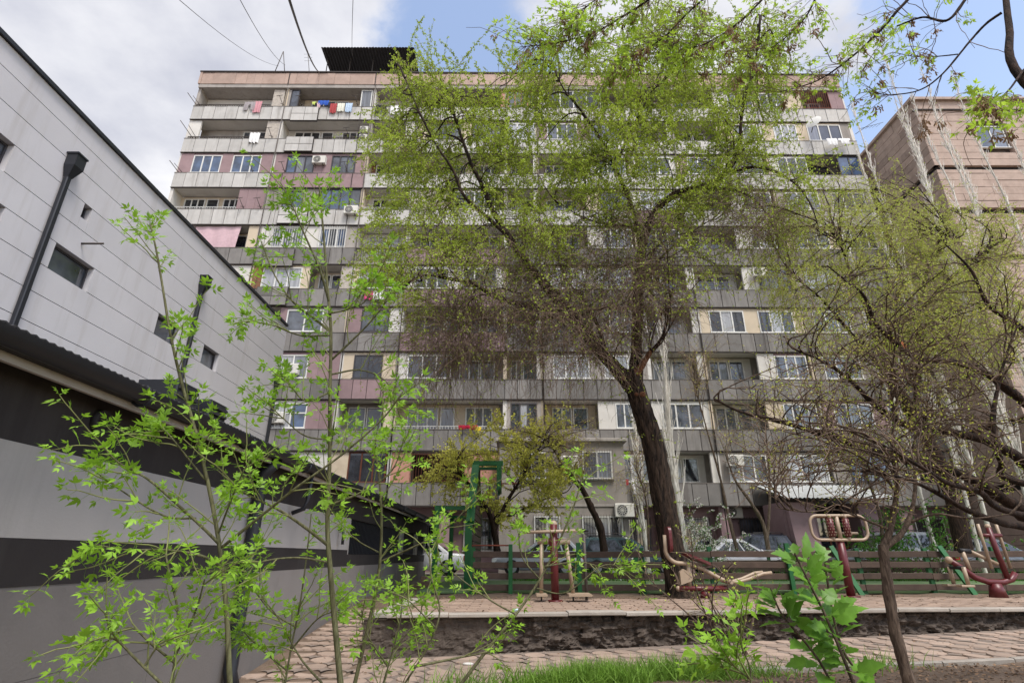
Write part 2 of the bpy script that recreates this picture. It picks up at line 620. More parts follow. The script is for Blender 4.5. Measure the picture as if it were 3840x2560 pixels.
def ground_h(x, y):
    ky = kerb_y(max(x, -2.3))
    bump = 0.015 * math.sin(x * 2.1 + y * 1.3) + 0.012 * math.sin(x * 5.3 - y * 3.7)
    if y >= 23.6:
        return 0.14
    if x < -2.25:                                    # passage beside the striped wall
        t = min(max((y - 8.0) / 7.0, 0), 1)
        return -0.66 + 0.60 * t
    if y < ky + 0.42:
        near = 7.65 + 0.07 * max(x, -2)
        z = path_z(x) - 0.05
        if y < near:
            z = path_z(x) + 0.0 + bump + 0.05 * min(1, (near - y)) * (1 if x > 1.0 else 0.4)
        return z
    return -0.06 + (bump if y > 13.6 else 0.0)


def build_ground():
    xs = sorted(set([-60, -40, -25, -15, -8] + [round(-4 + 0.25 * i, 3) for i in range(80)] + [-2.26, -2.24, 18, 22, 28, 36, 50, 80, 160]))
    ys = sorted(set([-60, -30, -15, -5] + [round(0.3 * i, 3) for i in range(0, 88)] + [23.59, 23.61, 28, 34, 45, 70, 150]))
    V, F = [], []
    for y in ys:
        for x in xs:
            V.append((x, y, ground_h(x, y)))
    nx = len(xs)
    for j in range(len(ys) - 1):
        for i in range(nx - 1):
            F.append((j * nx + i, j * nx + i + 1, (j + 1) * nx + i + 1, (j + 1) * nx + i))
    np_mesh('ground', V, F, 'soil', smooth=True, structure=True)


build_ground()
# road in front of the flats, sports court
MB().box((-26, 23.62, 0.10), (60, 29.0, 0.145)).build('road', 'asphalt', structure=True)
MB().box((-2.6, 16.25, -0.05), (24, 23.45, 0.004)).build('court', 'court_green', structure=True)
rk = MB().bbox((-3.4, 23.46, -0.1), (50, 23.61, 0.16), 0.02).build('road_kerb', 'kerb', structure=True)

# terrace: paving blocks, kerb stones, rubble wall
terr = bpy.data.objects.new('terrace', None)
COL.objects.link(terr)
terr['kind'] = 'structure'


def terrace_blocks():
    V, F = [], []
    W, D, g = 0.40, 0.20, 0.012
    n = 0
    y = 10.0
    row = 0
    while y < 14.6:
        x = -2.02 + (row % 2) * W / 2 - W
        while x < 20:
            x0, x1, y0, y1 = x + g / 2, x + W - g / 2, y + g / 2, y + D - g / 2
            back = 13.55 + 0.10 * math.sin(x * 1.7) + 0.08 * math.sin(x * 4.1) + (0.5 if x > 5.5 else 0)
            if x0 > -2.03 and y0 > kerb_y(x) + 0.15 and y1 < back:
                z = rng.normal(0, 0.0025)
                t = rng.normal(0, 0.002)
                b = len(V)
                c = 0.008
                V += [(x0, y0, -0.05), (x1, y0, -0.05), (x1, y1, -0.05), (x0, y1, -0.05),
                      (x0 + c, y0 + c, z + t), (x1 - c, y0 + c, z - t), (x1 - c, y1 - c, z - t), (x0 + c, y1 - c, z + t)]
                F += [(b + 4, b + 5, b + 6, b + 7), (b, b + 1, b + 5, b + 4), (b + 1, b + 2, b + 6, b + 5), (b + 2, b + 3, b + 7, b + 6), (b + 3, b, b + 4, b + 7)]
            x += W
        y += D
        row += 1
    np_mesh('paving_block', V, F, 'terrace_block', terr, stuff=True)


terrace_blocks()
# flat kerb on the terrace's left end
for i in range(4):
    box('edge_slab', (-2.36, 10.15 + i * 0.86, -0.07), (-2.05, 10.15 + i * 0.86 + 0.845, 0.012), 'kerb', terr, 0.012)

wall = thing('retaining_wall', 'low rough rubble retaining wall topped with pale kerb stones', 'wall', (0, 0, 0))


def rubble_wall():
    nx, nz = 620, 26
    V, F = [], []
    from mathutils import noise as mn
    for j in range(nz + 1):
        for i in range(nx + 1):
            x = -2.42 + 20.0 * i / nx
            t = j / nz
            zb = path_z(x) - 0.06
            z = zb + (-0.042 - zb) * t
            y = kerb_y(x) + 0.05
            n = mn.fractal(Vector((x * 6.5, 0, z * 9)), 0.8, 2.1, 6)
            c = mn.cell(Vector((x * 5.2 + 0.4 * n, 3.3, z * 8)))
            amp = 1.0 if x > -0.35 else 0.25
            y -= (0.085 * n + 0.045 * (c - 0.5)) * amp * (1 if t < 1 else 0) + 0.035
            V.append((x + 0.02 * n * amp, y, z))
    for j in range(nz):
        for i in range(nx):
            a = j * (nx + 1) + i
            F.append((a, a + 1, a + nx + 2, a + nx + 1))
    # top and left return
    b = len(V)
    V += [(-2.42, kerb_y(-2.42), -0.075), (17.58, kerb_y(17.58), -0.075), (17.58, kerb_y(17.58) + 0.3, -0.075), (-2.42, kerb_y(-2.42) + 0.3, -0.075)]
    F.append((b, b + 1, b + 2, b + 3))
    b = len(V)
    V += [(-2.42, kerb_y(-2.42), -0.075), (-2.42, 13.6, -0.075), (-2.42, 13.6, -0.75), (-2.42, kerb_y(-2.42), -0.75)]
    F.append((b, b + 1, b + 2, b + 3))
    b = len(V)
    V += [(-2.42, 9.9, -0.074), (-2.05, 9.9, -0.074), (-2.05, 13.6, -0.074), (-2.42, 13.6, -0.074)]
    F.append((b, b + 1, b + 2, b + 3))
    np_mesh('rubble_face', V, F, 'rubble', wall, smooth=False)


rubble_wall()
x = -2.05
ang = math.atan(0.105)
km = MB().bbox((0.006, -0.10, -0.04), (0.995, 0.15, 0.022), 0.012).mesh('kerb_stone', 'kerb')
i = 0
while x < 17:
    o = link('kerb_stone', km, wall)
    o.location = (x, kerb_y(x) + R.uniform(-0.012, 0.012), R.uniform(-0.012, 0.006))
    o.rotation_euler = (R.uniform(-0.02, 0.02), R.uniform(-0.004, 0.004), ang + R.uniform(-0.008, 0.008))
    x += 0.995
    i += 1

# path of round pavers with concave fillers
path = bpy.data.objects.new('path', None)
COL.objects.link(path)
path['kind'] = 'structure'


def build_path():
    pitch, rad = 0.36, 0.176
    a = math.radians(3)
    disc = MB()
    n = 12
    ring = [(math.cos(2 * math.pi * k / n), math.sin(2 * math.pi * k / n)) for k in range(n)]
    vs = [(c * rad, s * rad, -0.04) for c, s in ring] + [(c * (rad - 0.008), s * (rad - 0.008), 0.0) for c, s in ring]
    fs = [(k, (k + 1) % n, n + (k + 1) % n, n + k) for k in range(n)] + [tuple(range(n, 2 * n))]
    disc.add(vs, fs)
    dm = disc.mesh('round_paver', 'paver')
    fill_v, fill_f = [], []
    spots = []
    for i in range(-8, 46):
        for j in range(-4, 12):
            u, v = i * pitch, j * pitch
            px, py = u * math.cos(a) - v * math.sin(a) - 0.6, 7.6 + u * math.sin(a) + v * math.cos(a)
            if px < -3.55 or px > 15.5:
                continue
            lim = kerb_y(px) - 0.20 if px > -2.6 else 13.2
            near = 7.85 + 0.07 * max(px, -2)
            if px < -1.2:
                near = 6.3
            if py < near or py > lim:
                continue
            spots.append((px, py))
    # the passage on the left keeps going along the wall
    for i in range(4):
        for j in range(1, 12):
            px, py = -3.45 + i * pitch, 9.6 + j * pitch
            if px < -2.55 and py < 13.4:
                spots.append((px, py))
    spots.sort(key=lambda p: p[0] ** 2 + p[1] ** 2)

    def zz(px, py):
        if px < -2.25:
            return ground_h(px, py) + 0.009
        return path_z(px) - 0.03
    rest_v, rest_f = [], []
    for k, (px, py) in enumerate(spots):
        z = zz(px, py) + R.gauss(0, 0.004)
        if k < 290:
            o = link('round_paver', dm, path)
            o.location = (px, py, z)
            o.rotation_euler = (R.gauss(0, 0.012), R.gauss(0, 0.012) - (0.0256 if px > -2.25 else 0), R.uniform(0, 6))
        else:
            b = len(rest_v)
            rest_v += [(c * rad + px, s * rad + py, z - 0.04) for c, s in ring] + [(c * (rad - 0.008) + px, s * (rad - 0.008) + py, z) for c, s in ring]
            rest_f += [(b + q, b + (q + 1) % n, b + n + (q + 1) % n, b + n + q) for q in range(n)]
            rest_f += [(b + n + q, b + n + q + 1, b + n + q + 2, b + n + q + 3) if False else (b + n, b + n + q, b + n + q + 1, b + n + min(q + 2, n - 1)) for q in range(1, n - 1, 2)]
        # concave filler between four discs
        cx, cy = px + pitch / 2 * (math.cos(a) - math.sin(a)), py + pitch / 2 * (math.sin(a) + math.cos(a))
        if cy > (kerb_y(cx) - 0.12 if cx > -2.4 else 13.3):
            continue
        b = len(fill_v)
        zf = zz(cx, cy) - 0.003 + R.gauss(0, 0.003)
        fill_v.append((cx, cy, zf))
        for q in range(16):
            th = 2 * math.pi * q / 16 + a
            ph_ = abs(((th - a + math.pi / 4) % (math.pi / 2)) - math.pi / 4)      # angle from the nearest arm
            u_ = pitch / 2 * (math.cos(ph_) + math.sin(ph_))
            disc_ = u_ * u_ - (pitch * pitch / 2 - 0.1805 ** 2)
            rr = min(u_ - math.sqrt(max(disc_, 0.0)), 0.168)
            fill_v.append((cx + rr * math.cos(th), cy + rr * math.sin(th), zf))
        for q in range(16):
            fill_f.append((b, b + 1 + q, b + 1 + (q + 1) % 16))
    if rest_v:
        np_mesh('paver_rest', rest_v, rest_f, 'paver', path, stuff=True)
    np_mesh('filler_paver', fill_v, fill_f, 'paver_fill', path, stuff=True)
    # joint bed
    V, F = [], []
    for i in range(60):
        x = -2.3 + 18 * i / 59
        V += [(x, 7.70 + 0.07 * max(x, -2), path_z(x) - 0.040), (x, kerb_y(x) + 0.02, path_z(x) - 0.040)]
    for i in range(59):
        F.append((2 * i, 2 * i + 2, 2 * i + 3, 2 * i + 1))
    np_mesh('joint_bed', V, F, 'paver_fill', path)
    # edging along the flower bed
    for i in range(12):
        x = 1.6 + i * 1.0
        y = 7.72 + 0.07 * x
        m = MB().bbox((0.005, -0.05, -0.1), (0.995, 0.05, 0.03), 0.012)
        o = m.build('edging_stone', 'kerb', path)
        o.location = (x, y, path_z(x) + R.uniform(-0.01, 0.01))
        o.rotation_euler = (0, -0.0256, math.atan(0.07) + R.uniform(-0.01, 0.01))


build_path()


# ------------------------------------------------------------------ block of flats
FY = 29.0
flat = thing('apartment_building', 'ten storey grey panel apartment block with patchwork of enclosed loggias', 'building', (0, FY, 0), math.radians(0.35))
BAYS = [-22.1, -15.8, -9.67, -6.5, -0.4, 1.7, 7.8, 10.97, 17.1, 23.4]
NB = 9
PITCH_Z = 2.824
ZB = [3.28 + PITCH_Z * k for k in range(10)]
PH = 1.15
LD = 1.0
box('core_wall', (BAYS[0] + 0.25, LD + 0.05, 0.15), (BAYS[-1] - 0.25, 14, 32.1), 'concrete', flat)
for k in range(10):
    box('floor_slab', (BAYS[0] + 0.02, 0.02, ZB[k] + 0.02), (BAYS[-1] - 0.02, LD + 0.04, ZB[k] + 0.20), 'plaster_white', flat)
box('floor_slab', (BAYS[0] + 0.02, -0.12, ZB[9] + PITCH_Z), (BAYS[-1] - 0.02, LD + 0.04, ZB[9] + PITCH_Z + 0.3), 'concrete', flat)
ZR = ZB[9] + PITCH_Z + 0.30


def fascia():
    x = BAYS[0] + 0.12
    while x < BAYS[-1] - 0.2:
        w = min(R.choice([0.55, 0.8, 1.1, 1.6]), BAYS[-1] - 0.12 - x)
        box('fascia_slab', (x + 0.006, -0.16 + R.uniform(-0.012, 0.012), ZR + 0.005), (x + w - 0.006, 0.3, ZR + 1.02), 'tuff_fascia', flat)
        x += w
    box('end_slab', (BAYS[0] - 0.05, -0.18, ZR + 0.004), (BAYS[0] + 0.115, 12, ZR + 1.06), 'tuff_fascia', flat)
    box('roof_coping', (BAYS[0] - 0.08, -0.22, ZR + 1.065), (BAYS[-1] + 0.02, 0.45, ZR + 1.16), 'seam', flat)
    for bx in BAYS[1:-1]:
        box('joint_strip', (bx - 0.03, -0.19, ZR - 0.02), (bx + 0.03, -0.12, ZR + 1.05), 'seam', flat)
    box('roof_deck', (BAYS[0] + 0.2, 0.46, ZR + 0.3), (BAYS[-1] - 0.2, 13.9, ZR + 0.9), 'concrete_dark', flat)


fascia()

PANEL_STYLE = {(7, 1): 'tuff', (2, 2): 'tuff', (3, 3): 'tuff', (5, 3): 'tuff', (4, 3): 'tuff', (6, 6): 'tuff'}
panel_rest = {'panel': MB(), 'panel_dirt_shade': MB(), 'tuff': MB()}
npanel = 0
for k in range(10):
    z0, z1 = ZB[k] + 0.03, ZB[k] + PH
    floor_tone = 'panel' if k >= 6 else 'panel_dirt_shade'  # lower storeys: dirt plus shade put into the panel colour
    for b in range(NB):
        xa, xb = BAYS[b], BAYS[b + 1]
        if k == 5 and b == 2:
            continue                                  # open railing instead of panels
        n = max(2, round((xb - xa) / 0.79))
        w = (xb - xa) / n
        style = PANEL_STYLE.get((k, b), floor_tone)
        for i in range(n):
            x0, x1 = xa + i * w + 0.018, xa + (i + 1) * w - 0.018
            y = -0.065 + R.uniform(-0.008, 0.008)
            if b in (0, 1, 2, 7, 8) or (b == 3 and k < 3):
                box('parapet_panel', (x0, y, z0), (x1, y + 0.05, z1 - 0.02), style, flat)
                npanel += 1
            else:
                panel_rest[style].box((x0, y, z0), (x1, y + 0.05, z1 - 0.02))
        box('parapet_frame', (xa + 0.004, -0.012, z0 - 0.02), (xb - 0.004, 0.018, z1 - 0.01), 'seam', flat)
    if True:
        box('parapet_rail', (BAYS[0], -0.08, z1 - 0.015), (BAYS[-1], 0.04, z1 + 0.02), 'concrete_dark' if k < 8 else 'rail', flat)
        box('drip_strip', (BAYS[0], -0.075, z0 - 0.06), (BAYS[-1], 0.015, z0 - 0.022), 'seam', flat)
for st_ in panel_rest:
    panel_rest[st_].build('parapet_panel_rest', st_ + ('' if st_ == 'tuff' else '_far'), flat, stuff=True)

for k in range(10):
    for b in range(NB + 1):
        x = BAYS[b]
        x0, x1 = (x, x + 0.2) if b == 0 else (x - 0.2, x) if b == NB else (x - 0.1, x + 0.1)
        mat = R.choice(['plaster_white', 'plaster_white', 'concrete', 'plaster_cream'])
        box('partition_wall', (x0, 0.022, ZB[k] + 0.205), (x1, LD + 0.045, ZB[k] + PITCH_Z + 0.015), mat, flat)


def window(x0, x1, z0, z1, y, n=3, frame='frame_white', glass='glass_dark', parent=flat, fw=0.065, transom=None, sill=True, name='window'):
    """frame as one mesh, each pane a child"""
    m = MB()
    d = 0.07
    m.box((x0, y - d, z0), (x0 + fw, y, z1)).box((x1 - fw, y - d, z0), (x1, y, z1))
    m.box((x0 + fw, y - d, z1 - fw), (x1 - fw, y, z1)).box((x0 + fw, y - d, z0), (x1 - fw, y, z0 + fw))
    w = (x1 - x0 - 2 * fw) / n
    xs = [x0 + fw + i * w for i in range(n + 1)]
    for xm in xs[1:-1]:
        m.box((xm - fw * 0.6, y - d * 0.95, z0 + fw), (xm + fw * 0.6, y - 0.002, z1 - fw))
    if transom:
        zt = z0 + (z1 - z0) * transom
        m.box((x0 + fw, y - d * 0.9, zt - 0.035), (x1 - fw, y - 0.003, zt + 0.035))
    if sill:
        m.box((x0 - 0.05, y - d - 0.06, z0 - 0.04), (x1 + 0.05, y, z0))
    o = m.build(name, frame, parent)
    for i in range(n):
        g = glass if isinstance(glass, str) else glass[i % len(glass)]
        a, b_ = xs[i] + (0 if i == 0 else fw * 0.6), xs[i + 1] - (0 if i == n - 1 else fw * 0.6)
        yy = y - 0.03 + R.uniform(-0.006, 0.006)
        t = R.uniform(-0.006, 0.006)
        m2 = MB().add([(a, yy, z0 + fw), (b_, yy + t, z0 + fw), (b_, yy + t, z1 - fw), (a, yy, z1 - fw),
                       (a, yy + 0.012, z0 + fw), (b_, yy + t + 0.012, z0 + fw), (b_, yy + t + 0.012, z1 - fw), (a, yy + 0.012, z1 - fw)],
                      [(0, 1, 2, 3), (7, 6, 5, 4)])
        m2.build('pane', g, o)
    return o


def bars(x0, x1, z0, z1, y, step=0.13, mat='rail', r=0.011, rows=(0.06, 0.94), parent=flat, name='window_bars'):
    m = MB()
    n = max(2, int((x1 - x0) / step))
    for i in range(n + 1):
        xx = x0 + (x1 - x0) * i / n
        m.box((xx - r, y - r, z0), (xx + r, y + r, z1))
    for t in rows:
        zz = z0 + (z1 - z0) * t
        m.box((x0, y - r * 1.3, zz - r * 1.2), (x1, y - r * 0.2, zz + r * 1.2))
    return m.build(name, mat, parent)


def solid(x0, x1, z0, z1, mat, y=0.03):
    if mat == 'tuff':
        n = max(1, round((x1 - x0) / 0.62))
        w = (x1 - x0) / n
        for i in range(n):
            box('cladding_slab', (x0 + i * w + 0.006, y - 0.03 + R.uniform(-0.005, 0.005), z0 + 0.004), (x0 + (i + 1) * w - 0.006, y + 0.05, z1 - 0.004), 'tuff', flat)
        box('infill_backing', (x0, y + 0.001, z0), (x1, y + 0.12, z1), 'seam', flat)
    else:
        box('infill_wall', (x0, y, z0), (x1, y + 0.14, z1), mat, flat)


def back_fittings(xa, xb, z0, z1, wallmat, style, frame, glass):
    box('back_wall', (xa + 0.1, LD - 0.02, ZB[0] * 0 + z0 - PH + 0.21), (xb - 0.1, LD + 0.03, z1 + 0.01), wallmat, flat)
    w = xb - xa
    zt = z1 - 0.14
    y = LD - 0.025
    if style == 0 or w < 2.6:
        window(xa + 0.12 * w + 0.1, xa + 0.52 * w, z0 - 0.25, zt, y, 2, frame, glass)
        window(xa + 0.54 * w, xa + 0.54 * w + 0.85, z0 - PH + 0.25, zt, y, 1, frame, glass, name='balcony_door', transom=0.45, sill=False)
    elif style == 1:
        window(xa + 0.10 * w, xa + 0.40 * w, z0 - 0.25, zt, y, 3, frame, glass)
        window(xa + 0.42 * w, xa + 0.42 * w + 0.8, z0 - PH + 0.25, zt, y, 1, frame, glass, name='balcony_door', transom=0.45, sill=False)
        window(xa + 0.66 * w, xa + 0.92 * w, z0 - 0.25, zt, y, 3, frame, glass)
    elif style == 2:
        window(xa + 0.55 * w, xa + 0.9 * w, z0 - 0.25, zt, y, 2, frame, glass)
    elif style == 3:
        pass


def cell(k, b, parts):
    z0, z1 = ZB[k] + PH + 0.022, ZB[k] + PITCH_Z - 0.062
    xa, xb = BAYS[b] + 0.1, BAYS[b + 1] - 0.1
    W = xb - xa
    for p in parts:
        t, u0, u1 = p[0], p[1], p[2]
        a, c = xa + u0 * W, xa + u1 * W
        if t == 'S':
            solid(a, c, z0, z1, p[3])
        elif t == 'W':
            frame, n, glass, mat = p[3], p[4], p[5], p[6]
            zl, zh = z0 + 0.06, z1 - 0.14
            if len(p) > 7:
                zl = z0 + p[7]
            window(a, c, zl, zh, 0.07, n, frame, glass, transom=(p[8] if len(p) > 8 else None))
            box('infill_wall', (a, 0.03, zh + 0.004), (c, 0.15, z1), mat, flat)
            box('infill_wall', (a, 0.031, z0), (c, 0.149, zl - 0.045), mat, flat)
        elif t == 'G':
            window(a, c, z0, z1, 0.08, p[4], p[3], p[5], sill=False)
        elif t == 'B':
            bars(a, c, z0, z1 - 0.02, -0.03, 0.14, p[3])
        elif t == 'O':
            back_fittings(a - 0.1, c + 0.1, z0, z1, p[3], p[4], p[5], p[6])
        elif t == 'R':                                 # low railing on top of the parapet
            m = MB()
            n = int((c - a) / 0.16)
            for i in range(n + 1):
                xx = a + (c - a) * i / n
                m.box((xx - 0.012, -0.04, z0), (xx + 0.012, -0.016, z0 + 0.13))
            m.box((a, -0.05, z0 + 0.131), (c, 0.0, z0 + 0.165))
            m.build('top_railing', p[3], flat)


FW, FD, FO, FB = 'frame_white', 'frame_dark', 'frame_wood', 'frame_brown'
GD, GM, GB, GC, GS = 'glass_dark', 'glass_mid', 'glass_blue', 'glass_curtain', 'glass_sheer'
C = {
    (9, 0): [('O', 0, 0.86, 'plaster_white', 3, FW, GM), ('R', 0.02, 0.85, 'rail'), ('S', 0.86, 0.985, 'brick_white')],
    (9, 1): [('S', 0.0, 0.03, 'concrete'), ('G', 0.03, 0.13, FD, 1, GM), ('O', 0.13, 0.86, 'plaster_cream', 0, FW, GM), ('G', 0.86, 0.99, FW, 1, GS)],
    (9, 2): [('O', 0, 0.9, 'plaster_white', 3, FW, GM), ('S', 0.9, 1.0, 'plaster_white')],
    (9, 3): [('O', 0, 0.95, 'room_dark', 2, FO, GD), ('S', 0.95, 1, 'plaster_salmon')],
    (9, 4): [('G', 0.0, 1.0, FO, 4, [GM, GS, GM, GS])],
    (9, 5): [('S', 0, 0.1, 'plaster_white'), ('G', 0.1, 0.75, FW, 4, [GM, GD]), ('O', 0.75, 1, 'plaster_cream', 2, FW, GM)],
    (9, 6): [('O', 0, 1, 'plaster_cream', 0, FW, GD)],
    (9, 7): [('S', 0, 0.05, 'plaster_cream'), ('O', 0.05, 0.52, 'plaster_white', 0, FW, GD), ('S', 0.52, 0.68, 'plaster_white'), ('W', 0.68, 0.98, FW, 3, GM, 'plaster_cream')],
    (9, 8): [('W', 0.03, 0.32, FW, 3, GM, 'plaster_cream'), ('S', 0.32, 0.52, 'plaster_cream'), ('O', 0.52, 0.84, 'rust_red', 3, FW, GM), ('B', 0.52, 0.84, 'rust_red'), ('S', 0.84, 1.0, 'tuff')],
    (8, 0): [('S', 0, 0.12, 'plaster_white'), ('O', 0.12, 0.86, 'concrete', 2, FW, GM), ('R', 0.02, 0.85, 'rail'), ('S', 0.86, 1, 'brick_white')],
    (8, 1): [('O', 0, 0.97, 'plaster_white', 1, FW, GD), ('R', 0.5, 0.97, 'rail')],
    (8, 2): [('O', 0, 0.78, 'plaster_white', 0, FW, GM), ('S', 0.78, 1, 'plaster_white')],
    (8, 3): [('S', 0, 0.15, 'plaster_cream'), ('W', 0.15, 0.5, FD, 3, GM, 'plaster_brown'), ('S', 0.5, 0.62, 'plaster_cream'), ('W', 0.62, 0.97, FD, 3, GS, 'plaster_cream')],
    (8, 4): [('W', 0, 1, FW, 3, GC, 'plaster_white')],
    (8, 5): [('S', 0, 0.1, 'tuff'), ('W', 0.1, 0.45, FW, 3, GM, 'tuff'), ('S', 0.45, 0.6, 'tuff'), ('W', 0.6, 0.97, FD, 3, GM, 'tuff')],
    (8, 7): [('O', 0, 0.5, 'plaster_grey', 0, FW, GD), ('S', 0.5, 0.7, 'plaster_cream'), ('W', 0.7, 0.98, FW, 3, GS, 'plaster_cream')],
    (8, 8): [('S', 0, 0.12, 'plaster_cream'), ('W', 0.12, 0.38, FW, 3, GC, 'plaster_cream'), ('S', 0.38, 0.5, 'plaster_cream'), ('W', 0.5, 0.88, FW, 3, [GS, GD, GD], 'plaster_cream'), ('S', 0.88, 1, 'plaster_grey')],
    (7, 0): [('S', 0, 0.14, 'tuff'), ('W', 0.14, 0.45, FW, 3, GB, 'tuff', 0.03), ('S', 0.45, 0.57, 'tuff'), ('W', 0.57, 0.88, FW, 3, GB, 'tuff', 0.03), ('S', 0.88, 1, 'tuff')],
    (7, 1): [('S', 0, 0.13, 'tuff'), ('W', 0.13, 0.44, FD, 3, [GB, GS, GM], 'tuff', 0.03), ('S', 0.44, 0.63, 'tuff'), ('W', 0.63, 0.90, FD, 3, GM, 'tuff', 0.03), ('S', 0.90, 1, 'tuff')],
    (7, 2): [('O', 0, 0.85, 'plaster_brown', 0, FW, GD), ('S', 0.85, 1, 'plaster_white')],
    (7, 7): [('S', 0, 0.1, 'tuff'), ('W', 0.1, 0.45, FW, 3, GM, 'tuff'), ('S', 0.45, 0.6, 'plaster_white'), ('W', 0.6, 0.95, FW, 3, GM, 'plaster_white')],
    (7, 8): [('S', 0, 0.08, 'plaster_white'), ('W', 0.08, 0.4, FW, 3, GM, 'plaster_white'), ('O', 0.4, 0.75, 'room_dark', 2, FD, GD), ('G', 0.75, 1, FD, 2, GB)],
    (6, 0): [('O', 0, 0.72, 'plaster_cream', 1, FW, GD), ('R', 0.0, 0.72, 'rail_white'), ('S', 0.72, 1, 'tuff')],
    (6, 1): [('S', 0, 0.16, 'plaster_grey'), ('W', 0.16, 0.38, FD, 2, [GM, GB], 'plaster_grey'), ('S', 0.38, 0.56, 'plaster_grey'), ('G', 0.56, 1, FD, 4, [GB, GB, GB, GM])],
    (6, 2): [('O', 0, 0.92, 'plaster_white', 0, FW, GD), ('R', 0, 0.92, 'rail_white')],
    (6, 3): [('S', 0, 0.45, 'brick_white'), ('W', 0.45, 0.9, FW, 4, GM, 'brick_white')],
    (6, 7): [('O', 0, 0.5, 'plaster_grey', 0, FW, GD), ('S', 0.5, 0.64, 'plaster_white'), ('W', 0.64, 0.96, FW, 3, GM, 'plaster_cream')],
    (5, 0): [('O', 0, 0.9, 'plaster_cream', 2, FW, GD), ('S', 0.9, 1, 'plaster_cream')],
    (5, 1): [('S', 0, 0.12, 'plaster_white'), ('W', 0.12, 0.46, FW, 3, GS, 'plaster_white', 0.03), ('S', 0.46, 0.62, 'plaster_white'), ('W', 0.62, 0.9, FW, 3, [GB, GD], 'plaster_white', 0.03), ('S', 0.9, 1, 'concrete')],
    (5, 2): [('O', 0, 1, 'plaster_white', 0, FW, GC)],
    (4, 0): [('O', 0, 0.8, 'plaster_brown', 2, FW, GD), ('S', 0.8, 1, 'plaster_white')],
    (4, 1): [('S', 0, 0.10, 'plaster_brown'), ('W', 0.10, 0.5, FW, 3, GC, 'plaster_cream'), ('S', 0.5, 0.58, 'plaster_cream'), ('O', 0.58, 0.9, 'plaster_cream', 0, FW, GD), ('S', 0.9, 1, 'brick_white')],
    (4, 2): [('S', 0, 0.1, 'plaster_cream'), ('W', 0.1, 0.9, FW, 4, GC, 'plaster_cream')],
    (3, 1): [('O', 0, 0.35, 'room_dark', 2, FD, GD), ('S', 0.35, 0.42, 'tuff'), ('W', 0.42, 0.78, FW, 2, GM, 'plaster_grey'), ('S', 0.78, 1, 'plaster_grey')],
    (3, 2): [('S', 0, 0.25, 'tuff'), ('W', 0.25, 0.8, FD, 2, GM, 'tuff'), ('S', 0.8, 1, 'plaster_white')],
    (2, 1): [('S', 0, 0.28, 'tuff'), ('W', 0.28, 0.7, FW, 3, [GM, GC, GS], 'tuff'), ('S', 0.7, 1, 'tuff')],
    (2, 2): [('S', 0, 0.2, 'plaster_cream'), ('W', 0.2, 0.75, FD, 2, GD, 'plaster_cream'), ('S', 0.75, 1, 'plaster_cream')],
    (2, 3): [('S', 0, 0.08, 'plaster_white'), ('W', 0.08, 0.5, FW, 3, GM, 'concrete'), ('O', 0.5, 1, 'plaster_grey', 0, FW, GD)],
    (1, 1): [('S', 0, 0.20, 'tuff'), ('W', 0.20, 0.75, FW, 4, [GC, GM, GC, GB], 'plaster_white', 0.05, 0.6), ('S', 0.75, 1, 'tuff')],
    (1, 2): [('O', 0, 0.85, 'plaster_grey', 0, FW, GM), ('S', 0.85, 1, 'plaster_cream')],
    (1, 3): [('O', 0, 0.96, 'plaster_cream', 1, FW, GS), ('R', 0, 1, 'rail_white')],
    (0, 1): [('W', 0.1, 0.6, FW, 4, GD, 'plaster_grey'), ('S', 0.6, 1, 'plaster_white')],
    (0, 2): [('S', 0, 0.3, 'plaster_cream'), ('G', 0.3, 0.98, FB, 3, GD)],
    (0, 3): [('S', 0, 0.18, 'plaster_salmon'), ('O', 0.18, 0.66, 'room_dark', 3, FD, GD), ('B', 0.18, 0.66, 'frame_brown'), ('S', 0.66, 0.98, 'plaster_salmon')],
    (0, 7): [('S', 0, 0.07, 'plaster_grey'), ('W', 0.07, 0.42, FW, 3, [GC, GM, GD], 'plaster_grey'), ('S', 0.42, 0.6, 'plaster_grey'), ('W', 0.6, 0.96, FW, 3, [GC, GM], 'plaster_grey')],
    (0, 8): [('S', 0, 0.12, 'plaster_grey'), ('W', 0.12, 0.45, FD, 3, GB, 'plaster_grey'), ('S', 0.45, 0.6, 'plaster_grey'), ('O', 0.6, 1, 'room_dark', 0, FD, GD)],
}


def random_cell(k, b):
    s = R.random()
    wm = R.choice(['plaster_cream', 'plaster_white', 'tuff', 'plaster_grey', 'concrete'])
    fr = R.choice([FW, FW, FW, FD])
    g = R.choice([GM, GD, GS, GC, [GM, GS], [GD, GC]])
    if b in (2, 4, 6):
        if s < 0.55:
            return [('O', 0, 0.9, R.choice(['plaster_white', 'plaster_cream', 'plaster_grey']), 0, FW, g), ('S', 0.9, 1, 'plaster_white')]
        return [('S', 0, 0.12, wm), ('W', 0.12, 0.88, fr, 3, g, wm), ('S', 0.88, 1, wm)]
    if b in (7, 5) and s < 0.65:
        return [('O', 0.02, 0.5, R.choice(['plaster_white', 'plaster_cream', 'plaster_grey']), 0, FW, g), ('S', 0.5, 0.66, 'plaster_white' if s < 0.4 else wm),
                ('W', 0.66, 0.97, fr, R.choice([3, 4]), g, wm)]
    if s < 0.3:
        return [('O', 0, 1, R.choice(['plaster_white', 'plaster_cream', 'plaster_grey']), 1, FW, g)]
    return [('S', 0, 0.09, wm), ('W', 0.09, 0.44, fr, 3, g, wm), ('S', 0.44, 0.58, wm), ('W', 0.58, 0.93, fr, R.choice([3, 4]), g, wm), ('S', 0.93, 1, wm)]


for k in range(10):
    for b in range(NB):
        cell(k, b, C.get((k, b)) or random_cell(k, b))

